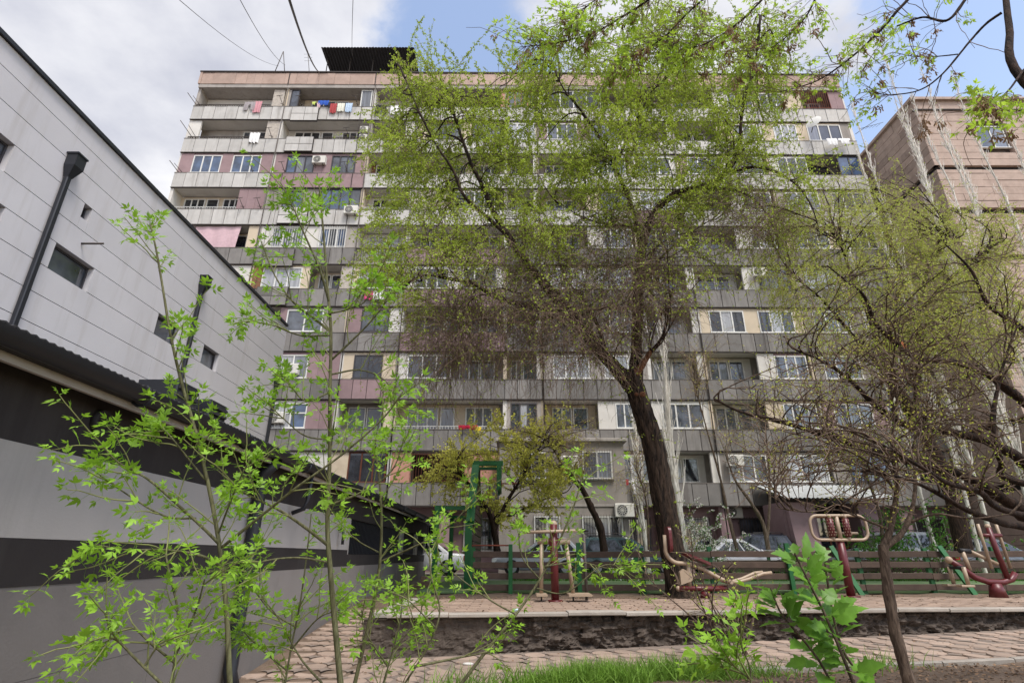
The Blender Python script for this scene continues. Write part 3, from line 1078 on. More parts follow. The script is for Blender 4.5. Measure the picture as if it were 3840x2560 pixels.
# railing balcony (fifth bay column, mid height), window grilles
bars(BAYS[2] + 0.12, BAYS[3] - 0.12, ZB[5] + 0.22, ZB[5] + 1.13, -0.03, 0.13, 'rail', 0.012, name='balcony_railing')
box('balcony_edge', (BAYS[2], -0.06, ZB[5] - 0.02), (BAYS[3], 0.015, ZB[5] + 0.205), 'concrete', flat)
_x = lambda b, u: BAYS[b] + 0.1 + u * (BAYS[b + 1] - BAYS[b] - 0.2)
bars(_x(1, 0.10), _x(1, 0.48), ZB[5] + PH + 0.05, ZB[5] + PITCH_Z - 0.1, -0.06, 0.15, 'rail_white')
bars(_x(1, 0.62), _x(1, 0.9), ZB[5] + PH + 0.05, ZB[5] + PITCH_Z - 0.1, -0.06, 0.15, 'rail_white')

# cupboards of four sheets hung on the second bay's parapets
for k in (9, 8, 6, 5, 4, 3):
    xa = _x(1, 0.09 if k != 6 else 0.16)
    z0 = ZB[k] - (0.22 if k in (9, 5, 3) else 0.0)
    m = MB().box((xa, -0.20, z0), (xa + 1.85, -0.085, z0 + 1.22))
    o = m.build('balcony_cupboard', 'seam', flat)
    for ix in range(2):
        for iz in range(2):
            x0 = xa + 0.03 + ix * 0.91
            zz0 = z0 + 0.03 + iz * 0.60
            box('cupboard_sheet', (x0, -0.22, zz0), (x0 + 0.88, -0.201, zz0 + 0.56), 'panel' if k > 5 else 'panel_dirt_shade', o)

# ground floor behind the court: tuff piers, dark recesses, barred windows
for b in range(NB):
    xa, xb = BAYS[b], BAYS[b + 1]
    w = xb - xa
    box('ground_wall', (xa + 0.001, 0.9, 0.15), (xb - 0.001, LD + 0.045, ZB[0] + 0.015), 'tuff' if b not in (4,) else 'concrete_dark', flat)
    for u in ([0.0, 0.5] if w > 4 else [0.0]):
        box('pier', (xa + u * w - 0.28, 0.10, 0.15), (xa + u * w + 0.28, 0.895, ZB[0] + 0.01), 'tuff', flat)
    for u in ([0.13, 0.62] if w > 4 else [0.25]):
        xx = xa + u * w + 0.2
        window(xx, xx + 1.55, 1.15, 2.75, 0.895, 2, R.choice([FW, FD]), R.choice([GD, GM]))
        bars(xx - 0.04, xx + 1.59, 1.1, 2.8, 0.78, 0.14, 'rail')

# drain pipes and loose cables running down the facade
for (xx, za, zb_, rr, mt) in ((-15.75, 31.5, 9.0, 0.03, 'rail'), (-9.62, 32.0, 3.0, 0.03, 'rail'), (-6.45, 31.0, 3.3, 0.03, 'rail'), (1.75, 32.0, 6.2, 0.045, 'rail'), (10.9, 31.6, 1.0, 0.03, 'rail'),
                              (17.05, 31.5, 3.4, 0.03, 'rail'), (-15.3, 24.0, 12.0, 0.012, 'seam'), (-10.4, 30.0, 15.0, 0.012, 'seam'), (14.6, 30, 5.0, 0.012, 'seam'), (20.2, 27, 8.0, 0.012, 'seam')):
    pts_ = [(xx + 0.05 * math.sin(i * 1.7 + xx), -0.14 - 0.02 * math.sin(i * 2.3), za + (zb_ - za) * i / 12) for i in range(13)] if rr < 0.02 else [(xx, -0.13, za), (xx, -0.13, zb_)]
    MB().tube(pts_, rr, 6).build('facade_pipe' if rr > 0.02 else 'facade_cable', mt, flat)

# two-storey plastered extension in the middle
ext = thing('extension_block', 'grey rendered two storey extension jutting from the apartment block, barred white windows', 'extension', (0, 26.0, 0))
box('wall', (-0.6, 0, 0.15), (5.35, 2.88, 6.0), 'plaster_grey', ext)
box('roof_slab', (-0.75, -0.18, 6.003), (5.5, 2.86, 6.16), 'concrete', ext, 0.02)
box('string_course', (-0.63, -0.04, 3.02), (5.38, -0.002, 3.12), 'concrete', ext)
for (x0, x1, z0, z1, n) in ((3.35, 4.75, 4.25, 5.55, 2), (3.2, 5.05, 1.1, 2.6, 3), (1.0, 2.2, 1.1, 2.6, 2), (0.3, 1.6, 4.25, 5.5, 2)):
    w_ = window(x0, x1, z0, z1, 0.0, n, 'frame_white', ['glass_dark', 'glass_sheer'], ext)
    bars(x0 - 0.03, x1 + 0.03, z0 - 0.06, z1 + 0.06, -0.14, 0.12, 'rail', 0.008, (0.04, 0.5, 0.96), w_)

# entrance porch on the right
por = thing('entrance_porch', 'pink stone entrance porch with corrugated sheet canopy, right of the extension', 'porch', (15.0, 26.6, 0))
box('wall', (-2.1, 0.3, 0.15), (-0.55, 2.38, 3.3), 'tuff', por)
box('wall', (1.5, 0.3, 0.15), (2.5, 2.38, 3.3), 'tuff', por)
box('wall', (-0.545, 1.6, 0.15), (1.495, 2.37, 3.3), 'room_dark', por)
MB().prism([(-0.35, 0.15), (0.295, 0.15), (0.295, 3.25), (0.1, 3.25)], 0, -1.95, -0.85).build('buttress', 'tuff', por, fix=True)
window(-0.3, 1.4, 1.2, 2.7, 1.55, 2, 'frame_wood', 'glass_dark', por)


def corrugated(name, x0, x1, y0, y1, z0, z1, amp, wl, mat, parent=None, along='y', **k):
    """sheet from (y0,z0) to (y1,z1); ridges run along y (or x)"""
    V, F = [], []
    n = int((x1 - x0) / wl * 4) if along == 'y' else int(abs(y1 - y0) / wl * 4)
    for i in range(n + 1):
        t = i / n
        o = amp * math.sin(i * math.pi / 2)
        if along == 'y':
            x = x0 + (x1 - x0) * t
            V += [(x, y0, z0 + o), (x, y1, z1 + o), (x, y0, z0 + o - 0.012), (x, y1, z1 + o - 0.012)]
        else:
            y, z = y0 + (y1 - y0) * t, z0 + (z1 - z0) * t
            V += [(x0, y, z + o), (x1, y, z + o), (x0, y, z + o - 0.012), (x1, y, z + o - 0.012)]
    for i in range(n):
        a = 4 * i
        F += [(a, a + 4, a + 5, a + 1), (a + 2, a + 3, a + 7, a + 6), (a, a + 2, a + 6, a + 4), (a + 1, a + 5, a + 7, a + 3)]
    return np_mesh(name, V, F, mat, parent, **k)


corrugated('canopy', -2.35, 2.75, -0.75, 2.26, 3.40, 4.30, 0.025, 0.2, 'corrugated', por)
for xx in (-2.2, 0.2, 2.6):
    MB().beam((xx, -0.65, 3.35), (xx, 2.2, 4.20), 0.06, 0.08).build('canopy_beam', 'rail', por)

# roof shed, antennas, wires
shed = thing('roof_shed', 'dark corrugated canopy standing on the apartment roof edge', 'canopy', (-10.6, FY + 0.6, ZR + 0.9))
corrugated('roof_sheet', -3.45, 3.4, -0.6, 5.4, 2.95, 2.75, 0.03, 0.22, 'roof_black', shed)
for i, xx in enumerate((-3.2, -1.5, 0.2, 1.9, 3.1)):
    MB().tube([(xx, 0.3, 0), (xx, 0.3, 3.0)], 0.035, 6).build('post', 'rail', shed)
    MB().tube([(xx, 5.0, 0), (xx, 5.0, 2.75)], 0.035, 6).build('post', 'rail', shed)
    MB().tube([(xx, 0.3, 0.9), (xx + 0.9, 4.9, 2.6)], 0.025, 6).build('brace', 'rust_red', shed)
    MB().tube([(xx - 0.15, -0.7, 2.7), (xx, 0.0, 3.5 + 0.1 * i)], 0.02, 5).build('rod', 'rail', shed)


def antenna(x, z, y=FY, lean=0.0, h=2.0, n=4, label='', name='antenna', horiz=False):
    t = thing(name, label, 'antenna', (x, y, z))
    if horiz:
        MB().tube([(0, 0, 0), (h * 0.8, -0.4, h * 0.5)], 0.02, 5).build('mast', 'rail', t)
        MB().tube([(h * 0.1, -0.3, h * 0.1), (h * 0.9, -0.6, h * 0.25)], 0.015, 5).build('boom', 'rail', t)
        for i in range(n):
            u = 0.2 + 0.7 * i / n
            MB().tube([(h * u, -0.6, h * 0.22 * u), (h * u, -0.2, h * 0.22 * u + 0.12)], 0.01, 4).build('element', 'rail', t)
    else:
        MB().tube([(0, 0, 0), (lean, 0, h)], 0.022, 5).build('mast', 'rail', t)
        for i in range(n):
            u = 0.6 + 0.38 * i / n
            MB().tube([(lean * u - 0.3, 0, h * u), (lean * u + 0.3, 0, h * u)], 0.01, 4).build('element', 'rail', t)
    return t


tri = thing('roof_frame', 'thin triangular metal frame on the roof left of the dark canopy', 'frame', (-17.0, FY + 0.2, ZR + 1.16))
MB().tube([(-0.25, 0, 0), (0.12, 0, 2.5)], 0.03, 5).build('strut', 'rail', tri)
MB().tube([(0.62, 0, 0), (0.12, 0, 2.5)], 0.03, 5).build('strut', 'rail', tri)
MB().tube([(-0.25, 0, 0.02), (0.62, 0, 0.02)], 0.03, 5).build('strut', 'rail', tri)
antenna(-14.6, ZR + 1.16, FY + 0.2, -0.5, 2.6, 3, 'leaning rooftop antenna just left of the dark canopy')
antenna(-7.0, ZR + 1.16, FY + 0.3, 0.05, 2.6, 4, 'rooftop antenna just right of the dark canopy')
antenna(23.3, ZB[9] + 1.2, FY - 0.1, 0, 2.6, 6, 'spiky antenna on the top right corner balcony', horiz=True)
antenna(23.3, ZB[8] + 1.6, FY - 0.1, 0, 1.8, 5, 'smaller antenna one storey below the corner antenna', horiz=True)
for (x, k, ln, lab) in ((-21.9, 9, 1.1, 'dark rod leaning out from the top left balcony'), (-21.6, 8, 1.6, 'dark rod leaning out from the left balcony second from top'),
                        (-21.9, 7, 0.9, 'short bracket at the left end of the third balcony from top')):
    t = thing('clothes_bracket', lab, 'bracket', (x, FY - 0.07, ZB[k] + PH))
    MB().tube([(0.2, 0.05, -0.15), (-0.5 * ln, -0.5, 0.75 * ln)], 0.025, 5).build('rod', 'rail', t)
    MB().tube([(0.3, 0.05, 0.02), (-0.1 * ln, -0.5, 0.5 * ln)], 0.02, 5).build('rod', 'rail', t)
_br = [(-15.9, 9, 'between the two top left balconies'), (-14.6, 9, 'beside the grey glass panel at the top'), (-10.7, 9, 'at the right end of the top laundry line'),
       (-16.2, 8, 'above the dark brown windows'), (-11.0, 8, 'below the two small air conditioners'), (-17.0, 7, 'left of the air conditioner on pink stone'),
       (-14.9, 7, 'under the dark window on pink stone'), (-10.8, 7, 'right end of the pink stone parapet'), (-17.1, 6, 'beside pink stone and grey plaster'), (-16.0, 6, 'left of the blue glazed balcony')]
for x, k, lab in _br:
    t = thing('clothes_bracket', 'dark clothesline bracket ' + lab, 'bracket', (x, FY - 0.07, ZB[k] + PH + 0.02))
    m = MB().tube([(0, 0.03, 0), (-0.12, -0.55, 0.5)], 0.022, 5)
    m.tube([(0, 0.0, 0.25), (-0.07, -0.33, 0.02)], 0.018, 5)
    m.build('arm', 'rail', t)
    MB().tube([(-0.32, -0.55, 0.47), (0.1, -0.55, 0.53)], 0.018, 5).build('crossbar', 'rail', t)

for (a, c, r, lab) in ((P(735, 168, FY + 1), P(655, -30, 8.0), 0.035, 'thick overhead cable rising from the roof edge'),
                       (P(655, 150, FY + 1), P(520, -60, 9.0), 0.012, 'thin overhead wire left of the thick cable'),
                       (P(640, 152, FY + 1), P(400, -10, 9.0), 0.009, 'faint leftmost overhead wire'),
                       (P(810, 130, FY + 1), P(812, -30, 10.0), 0.010, 'thin wire straight above the dark roof canopy')):
    pts = []
    for i in range(15):
        t = i / 14
        p = a.lerp(c, t)
        p.z -= 1.2 * 4 * t * (1 - t) * 0.35
        pts.append(p)
    o = MB().tube(pts, r, 5).build('overhead_cable', 'rail')
    tag(o, lab, 'cable', 'cables above the yard')

# ------------------------------------------------------------------ things on the facade
acm = {}


def air_con(x, y, z, label, w=0.85, h=0.6, parent_y=None):
    t = thing('air_conditioner', label, 'air conditioner', (x, y, z), 0, 'air conditioners on the facades')
    box('casing', (-w / 2, -0.34, 0.0), (w / 2, -0.06, h), 'ac_white', t, 0.03)
    m = MB()
    cx, cz, r = -w * 0.14, h / 2, h * 0.42
    n = 20
    m.add([(cx + r * math.cos(2 * math.pi * i / n), -0.346, cz + r * math.sin(2 * math.pi * i / n)) for i in range(n)], [tuple(range(n))])
    g = m.build('fan_opening', 'grille_dark', t)
    m = MB()
    for q in range(1, 4):
        rr = r * q / 3.2
        m.tube([(cx + rr * math.cos(2 * math.pi * i / 16), -0.352, cz + rr * math.sin(2 * math.pi * i / 16)) for i in range(17)], 0.008, 4, False)
    for q in range(6):
        aa = math.pi * q / 6
        m.tube([(cx - r * math.cos(aa), -0.352, cz - r * math.sin(aa)), (cx + r * math.cos(aa), -0.352, cz + r * math.sin(aa))], 0.006, 4, False)
    m.build('fan_grille', 'ac_white', g)
    for s in (-0.3, 0.3):
        MB().tube([(s * w, 0.0, -0.02), (s * w, -0.34, -0.02)], 0.018, 5).tube([(s * w, 0.0, -0.25), (s * w, -0.3, -0.03)], 0.014, 5).build('bracket', 'rail', t)
    return t


def on_facade(vx, vy, y=FY):
    p = P(vx, vy, y)
    return p


for vx, vy, y, lab in ((735, 382, FY, 'white air conditioner between dark windows on pink stone cladding'),
                       (808, 497, FY - 0.07, 'white air conditioner below the blue glazed balcony'),
                       (671, 862, FY, 'white air conditioner right of the white clad building corner'),
                       (637, 974, FY, 'white air conditioner beside the old white wooden window, low on the left'),
                       (1433, 1188, 26.0, 'white air conditioner beside the barred ground floor window of the extension'),
                       (1308, 1078, 26.0, 'white air conditioner left of the upper barred window of the extension'),
                       (1686, 1072, FY, 'white air conditioner between first floor windows right of the leaning trunk'),
                       (1742, 640, FY, 'white air conditioner half way up the right facade beside a loggia'),
                       (1683, 1190, FY + 0.88, 'boxy white air conditioner on the ground floor right of the blossom shrub')):
    p = P(vx, vy, y)
    air_con(p.x, p.y - 0.02, p.z, lab)
for vz, lab in ((0.05, 'lower of two small air conditioners in the second top loggia'), (0.75, 'upper of two small air conditioners in the second top loggia')):
    air_con(BAYS[2] - 0.45, FY + 0.35, ZB[8] + PH + 0.02 + vz, lab, 0.55, 0.5)
p = P(1626, 232, FY + LD - 0.05)
air_con(p.x, p.y - 0.02, p.z, 'white air conditioner inside the top right open loggia', 0.8, 0.6)

# satellite dish
p = P(1862, 300, FY)
d = thing('satellite_dish', 'white satellite dish beside the upper right windows', 'satellite dish', (p.x, FY - 0.08, p.z))
V_, F_ = [], []
n, m_ = 20, 5
for j in range(m_ + 1):
    r = 0.48 * j / m_
    for i in range(n):
        a = 2 * math.pi * i / n
        V_.append((r * math.cos(a), 0.35 * r * r - 0.14, r * math.sin(a)))
for j in range(m_):
    for i in range(n):
        F_.append((j * n + i, j * n + (i + 1) % n, (j + 1) * n + (i + 1) % n, (j + 1) * n + i))
do = np_mesh('reflector', V_, F_, 'frame_white', d, smooth=True)
do.location = (0, -0.45, 0.2)
do.rotation_euler = (math.radians(-18), 0, math.radians(-48))
MB().tube([(0, 0.06, -0.2), (0, -0.35, 0.1)], 0.03, 6).build('mount', 'rail', d)
MB().tube([(0, -0.42, -0.05), (-0.45, -0.85, 0.3)], 0.015, 5).build('feed_arm', 'rail', d)

# laundry
LM = {'jean_grey': srgb(150, 144, 146), 'pink': srgb(196, 142, 150), 'blue': srgb(44, 84, 170), 'navy': srgb(36, 40, 62), 'red': srgb(160, 66, 68), 'ivory': srgb(214, 214, 200),
      'sky': srgb(178, 198, 220), 'black': srgb(30, 30, 34), 'white': srgb(226, 226, 226), 'magenta': srgb(206, 70, 130), 'rose': srgb(196, 168, 174), 'lime': srgb(190, 206, 110), 'crimson': srgb(150, 20, 46), 'yellow': srgb(226, 200, 60)}
for k_, c_ in LM.items():
    material('cloth_' + k_, c_, 0.9, 0.12, 8, 0.1, 60)


def cloth(name, x, y, z, w, h, mat, label, shape='sheet', seed=0, cat='laundry', folds=3.0, amp=0.03):
    rr = random.Random(seed + int(x * 100))
    V, F = [], []
    nx, nz = 14, 10
    ph = rr.uniform(0, 6)
    for side in (0, 1):
        for j in range(nz + 1):
            t = j / nz
            for i in range(nx + 1):
                u = i / nx
                hem = 0.03 * math.sin(u * 9 + ph)
                xx = (u - 0.5) * w * (1 - 0.08 * t)
                if shape == 'trousers' and t > 0.3:
                    xx += (0.05 if u > 0.5 else -0.05) * (t - 0.3) * w * 2 + (0.02 if u > 0.5 else -0.02)
                yy = -amp * math.sin(u * folds * 2 * math.pi + ph) * (0.4 + 0.6 * t) + side * 0.012 - 0.03 * math.sin(t * 2.6)
                V.append((xx, yy, -h * t + hem * t))
    st = (nx + 1) * (nz + 1)
    for side in (0, 1):
        for j in range(nz):
            for i in range(nx):
                if shape == 'trousers' and j >= 4 and i in (6, 7):
                    continue
                if shape == 'shirt' and (j > 3 and (i < 2 or i > nx - 3)):
                    continue
                a = side * st + j * (nx + 1) + i
                q = (a, a + nx + 1, a + nx + 2, a + 1)
                F.append(q if side == 0 else q[::-1])
    o = np_mesh(name, V, F, 'cloth_' + mat, smooth=True)
    o.location = (x, y, z)
    return tag(o, label, cat)


def hang(vx, vy, w, h, mat, label, shape='sheet', y=FY - 0.25, name='laundry', **k):
    p = P(vx, vy, y)
    cloth(name, p.x, y, p.z, w, h, mat, label, shape, **k)


hang(576, 234, 0.75, 0.75, 'jean_grey', 'grey trousers hung over the top left balcony rail', 'trousers', name='trousers')
hang(594, 233, 0.55, 1.0, 'pink', 'long pink towel on the top left balcony', name='towel')
hang(744, 231, 0.75, 0.42, 'blue', 'patterned blue cloth bunched on the top laundry line', name='cloth')
hang(722, 234, 0.3, 0.28, 'lime', 'small lime garment on the top laundry line', 'shirt', name='garment')
hang(734, 236, 0.35, 0.45, 'rose', 'small pink garment beside the lime one', 'shirt', name='garment')
hang(767, 238, 0.48, 0.85, 'red', 'red towel on the top laundry line', name='towel')
hang(785, 237, 0.5, 0.75, 'ivory', 'ivory cloth beside the red towel', name='cloth')
hang(803, 237, 0.48, 0.8, 'sky', 'pale blue cloth at the right end of the top laundry line', name='cloth')
hang(757, 236, 0.2, 0.4, 'navy', 'dark navy garment left of the red towel', 'shirt', name='garment')
hang(876, 241, 0.75, 0.85, 'black', 'black trousers on the third top balcony', 'trousers', name='trousers')
hang(908, 242, 0.6, 0.8, 'white', 'white cloth right of the black trousers', name='cloth')
hang(586, 305, 0.7, 0.85, 'white', 'white sheet slung over the second highest left balcony', amp=0.08, name='sheet')
hang(1910, 318, 0.7, 0.55, 'white', 'white cloth below the upper right window', name='cloth')
hang(1938, 318, 0.8, 0.45, 'white', 'white garment at the right end below the upper right window', 'shirt', name='garment')
hang(1558, 238, 0.5, 0.3, 'blue', 'bright blue cloth on the top loggia of the right half', name='cloth')
hang(848, 668, 0.55, 0.55, 'magenta', 'magenta towel amid the washing behind the sapling', name='towel')
hang(872, 660, 0.7, 0.8, 'white', 'white striped sheet right of the magenta towel', name='sheet')
hang(1075, 976, 1.05, 0.22, 'crimson', 'crimson bundle on the white balcony rail', amp=0.05, name='bundle')
hang(1099, 980, 0.3, 0.25, 'yellow', 'small yellow cloth next to the crimson bundle', name='cloth')
hang(1462, 1100, 0.5, 0.75, 'white', 'white patterned cloth left of the leaning trunk', name='cloth')
hang(1435, 1100, 0.4, 0.3, 'red', 'small red cloth beside the white patterned cloth', name='cloth')
# pink curtains enclosing the fifth balcony from the top
zc = ZB[5] + PITCH_Z - 0.09
cloth('curtain', -20.9, FY - 0.04, zc, 1.9, 1.6, 'rose', 'narrow pink curtain drawn across the left balcony, half hidden by the white building', cat='curtain', folds=7, amp=0.05)
cloth('curtain', -18.45, FY - 0.05, zc, 2.85, 1.62, 'rose', 'wide pink pleated curtain drawn across the left balcony', cat='curtain', folds=11, amp=0.05)


# ------------------------------------------------------------------ low striped building on the left
WX = -3.65
low = thing('striped_outbuilding', 'long low outbuilding with black and grey striped wall and black eaves', 'building', (WX, 0, 0))
Y0, Y1 = -4.0, 24.6
WIN_Y = [(12.9, 18.9), (19.35, 21.75), (22.25, 24.2)]


def low_building():
    # local x: 0 is the wall face, negative is inside
    # plinth sheets of the lowest grey band
    y = Y0
    while y < Y1 - 0.05:
        w = min(2.05, Y1 - y)
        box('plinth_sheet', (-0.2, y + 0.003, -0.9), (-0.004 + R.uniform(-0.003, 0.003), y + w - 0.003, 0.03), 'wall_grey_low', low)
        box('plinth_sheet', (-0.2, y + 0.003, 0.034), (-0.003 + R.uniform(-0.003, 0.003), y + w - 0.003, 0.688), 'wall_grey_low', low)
        y += w
    box('black_band', (-0.2, Y0, 0.69), (0.0, 12.85, 1.02), 'wall_black', low)
    box('black_band', (-0.2, 12.852, 0.69), (0.0, Y1, 0.93), 'wall_black', low)
    box('grey_band', (-0.2, Y0, 1.022), (0.002, 12.85, 1.678), 'wall_grey', low)
    box('black_band', (-0.2, Y0, 1.68), (0.0, Y1, 2.18), 'wall_black', low)
    # window strip with pillars
    ps = [12.852] + [v for a in WIN_Y for v in a] + [Y1]
    for i in range(0, len(ps), 2):
        box('pillar', (-0.2, ps[i], 0.932), (0.004, ps[i + 1], 1.678), 'wall_grey', low)
    for a, b in WIN_Y:
        box('window_recess', (-0.2, a + 0.001, 0.932), (-0.16, b - 0.001, 1.678), 'room_dark', low)
        m = MB()
        n = int((b - a) / 0.13)
        for i in range(1, n):
            yy = a + (b - a) * i / n
            m.box((-0.075, yy - 0.013, 0.94), (-0.05, yy + 0.013, 1.67))
        m.box((-0.09, a + 0.01, 0.94), (-0.076, b - 0.01, 0.97)).box((-0.09, a + 0.01, 1.64), (-0.076, b - 0.01, 1.67))
        m.build('window_bars', 'metal_black', low)
    box('body', (-7.0, Y0 + 0.01, -0.9), (-0.21, Y1 - 0.01, 2.16), 'wall_black', low)
    # eaves: fascia tube, gutter, soffit
    box('soffit', (-0.19, Y0, 2.183), (0.33, Y1 + 0.1, 2.21), 'roof_black', low)
    g = MB()
    prof = [(0.33 + 0.095 * math.cos(a), 2.275 + 0.10 * math.sin(a)) for a in [math.pi * (1 + i / 8) for i in range(9)]]
    vs, fs = [], []
    for yy in (Y0, Y1 + 0.12):
        vs += [(px, yy, pz) for px, pz in prof]
    for i in range(8):
        fs.append((i, i + 1, 9 + i + 1, 9 + i))
    g.add(vs, fs, 0, True)
    g.box((0.235, Y0, 2.212), (0.255, Y1 + 0.12, 2.30))
    g.build('gutter', 'metal_black', low)
    box('eaves_board', (0.19, Y0, 2.12), (0.228, Y1 + 0.1, 2.181), 'wall_grey', low)
    for i in range(14):
        yy = Y0 + 0.5 + i * 2.05
        m = MB().tube([(0.20 + 0.145, yy, 2.325)] + [(0.33 + 0.10 * math.cos(a), yy, 2.24 + 0.10 * math.sin(a)) for a in [0, -0.6, -1.2, -1.8, -2.4, -3.0]], 0.014, 5)
        m.build('gutter_bracket', 'metal_black', low)
    # round vent
    m = MB().tube([(0.001, 4.7, 2.0), (0.05, 4.7, 2.0)], [0.11, 0.10], 16)
    v = m.build('vent_ring', 'roof_black', low)
    MB().tube([(0.035, 4.7, 2.0), (0.053, 4.7, 2.0)], 0.075, 14).build('vent_hole', 'room_dark', v)
    # wide black downpipe and thin bent one
    m = MB().tube([(0.30, 7.85, 2.18), (0.12, 7.85, 2.0), (0.10, 7.85, 1.85), (0.10, 7.85, -0.45), (0.16, 7.85, -0.62)], 0.085, 10)
    m.build('downpipe', 'metal_black', low)
    m = MB().tube([(0.30, 9.25, 2.18), (0.28, 9.25, 1.75), (0.24, 9.25, 1.62), (0.05, 9.25, 1.55)], 0.035, 8)
    m.build('downpipe', 'metal_black', low)
    m = MB().tube([(0.0, 12.0, 1.42), (0.1, 12.0, 1.42), (0.12, 12.0, 1.3), (0.12, 12.0, 1.12)], 0.03, 7)
    m.build('outlet_pipe', 'metal_black', low)


low_building()
# corrugated sheet roof: ridges run down the slope
V_, F_ = [], []
n = int((Y1 - Y0 + 0.3) / 0.02)
for i in range(n + 1):
    yy = Y0 + (Y1 - Y0 + 0.3) * i / n
    o = 0.007 * math.sin(i * math.pi / 2)
    V_ += [(0.36, yy, 2.315 + o), (-3.85, yy, 3.09 + o), (0.36, yy, 2.30 + o)]
for i in range(n):
    a = 3 * i
    F_ += [(a, a + 3, a + 4, a + 1), (a, a + 2, a + 5, a + 3)]
np_mesh('roof_sheet', V_, F_, 'roof_black', low)

# ------------------------------------------------------------------ white clad building behind it
CX = -7.5
wb = thing('white_clad_building', 'tall pale building clad in long white panels with slit windows', 'building', (CX, 0, 0))
YE = 16.5
TB = [0.945, 0.8938, 0.8307, 0.7672, 0.7026, 0.639, 0.576, 0.513, 0.450, 0.387, 0.324, 0.261, 0.198, 0.135]
ROWS = [CAM_Z + 7.5 * t for t in TB]
OPEN = {3: [(5.3, 6.49), (7.93, 8.11)], 5: [(5.6, 6.71), (7.67, 8.54), (10.45, 11.24), (12.27, 13.0)]}


def white_building():
    box('body', (-11, -8, 0.2), (-0.14, YE - 0.01, ROWS[0] - 0.05), 'cladding', wb)
    for r in range(len(ROWS) - 1):
        zt, zb = ROWS[r] - 0.006, ROWS[r + 1] + 0.006
        cuts = [-8.0] + [v for o in OPEN.get(r, []) for v in o] + [YE]
        for i in range(0, len(cuts), 2):
            a, c = cuts[i], cuts[i + 1]
            while a < c - 0.01:
                e = min(a + 6.2, c)
                if c - e < 1.0:
                    e = c
                box('cladding_panel', (-0.12, a + 0.0015, zb), (0, e - 0.0015, zt), 'cladding', wb)
                a = e
        for (a, c) in OPEN.get(r, []):
            zc0 = zb
            if c - a < 0.3:
                zc0 = zb + 0.2
                box('cladding_panel', (-0.12, a + 0.002, zb), (0, c - 0.002, zc0), 'cladding', wb)
            w = MB()
            w.box((-0.139, a, zc0), (-0.1, a + 0.03, zt)).box((-0.139, c - 0.03, zc0), (-0.1, c, zt)).box((-0.139, a + 0.03, zt - 0.03), (-0.1, c - 0.03, zt)).box((-0.139, a + 0.03, zc0), (-0.1, c - 0.03, zc0 + 0.03))
            wo = w.build('window', 'frame_dark', wb)
            box('pane', (-0.138, a + 0.03, zc0 + 0.03), (-0.125, c - 0.03, zt - 0.03), 'glass_mid' if c - a > 0.3 else 'room_dark', wo)
    box('roof_flashing', (-0.4, -8, ROWS[0] + 0.0), (0.05, YE + 0.05, ROWS[0] + 0.07), 'metal_black', wb)
    # end wall panels
    for r in range(len(ROWS) - 1):
        box('end_panel', (-11, YE, ROWS[r + 1] + 0.006), (-0.002, YE + 0.1, ROWS[r] - 0.006), 'cladding', wb)
    for (yy, zt, zb) in ((7.4, CAM_Z + 6.3, 3.2), (11.6, CAM_Z + 6.25, 3.2), (16.35, CAM_Z + 5.35, 3.2)):
        m = MB().bbox((0.02, yy - 0.045, zb), (0.10, yy + 0.045, zt - 0.40), 0.012)
        o = m.build('downpipe', 'metal_black', wb)
        h = MB()
        a, c = (0.02, yy - 0.08, zt - 0.56), (0.17, yy + 0.08, zt - 0.56)
        z1, z2 = zt - 0.42, zt - 0.22
        vs = [(0.02, yy - 0.045, z1), (0.10, yy - 0.045, z1), (0.10, yy + 0.045, z1), (0.02, yy + 0.045, z1),
              (0.01, yy - 0.10, z2), (0.19, yy - 0.10, z2), (0.19, yy + 0.10, z2), (0.01, yy + 0.10, z2),
              (0.01, yy - 0.10, zt), (0.19, yy - 0.10, zt), (0.19, yy + 0.10, zt), (0.01, yy + 0.10, zt)]
        fs = []
        for q in (0, 4):
            fs += [(q + i, q + (i + 1) % 4, q + 4 + (i + 1) % 4, q + 4 + i) for i in range(4)]
        h.add(vs, fs + [(8, 9, 10, 11)])
        h.box((0.0, yy - 0.115, zt - 0.0), (0.205, yy + 0.115, zt + 0.03))
        h.build('hopper_head', 'metal_black', o)
    MB().tube([(0, 8.12, 5.95), (0.32, 8.2, 6.0)], 0.018, 6).build('bracket_rod', 'rail', wb)


white_building()
for vx, vy, lab in ((388, 905, 'black metal vent box on the low roof, nearer one'), (462, 948, 'black metal vent box on the low roof, farther one')):
    d_ = ray(vx, vy)
    kx = -5.6 / d_.x
    yy = d_.y * kx
    zr = 2.315 + (5.6 + WX - 0.36 + 0.0) / 4.21 * 0.775 - 0.02
    dt_ = ray(vx, vy - 24)
    ht = CAM_Z + dt_.z * (-5.6 / dt_.x) - zr
    t = thing('roof_vent', lab, 'vent', (-5.6, yy, zr), 0, 'vents on the low roof')
    box('housing', (-0.35, -0.3, -0.1), (0.3, 0.3, ht), 'metal_black', t, 0.02)
    for i in range(4):
        box('louvre', (0.302, -0.26, ht - 0.46 + i * 0.11), (0.34, 0.26, ht - 0.41 + i * 0.11), 'roof_black', t)

# ------------------------------------------------------------------ pink stone building on the right
RB = (24.05, 24.9)
rbld = thing('stone_building', 'tall pink tuff stone building with overhanging bands on the right', 'building', (RB[0], RB[1], 0))


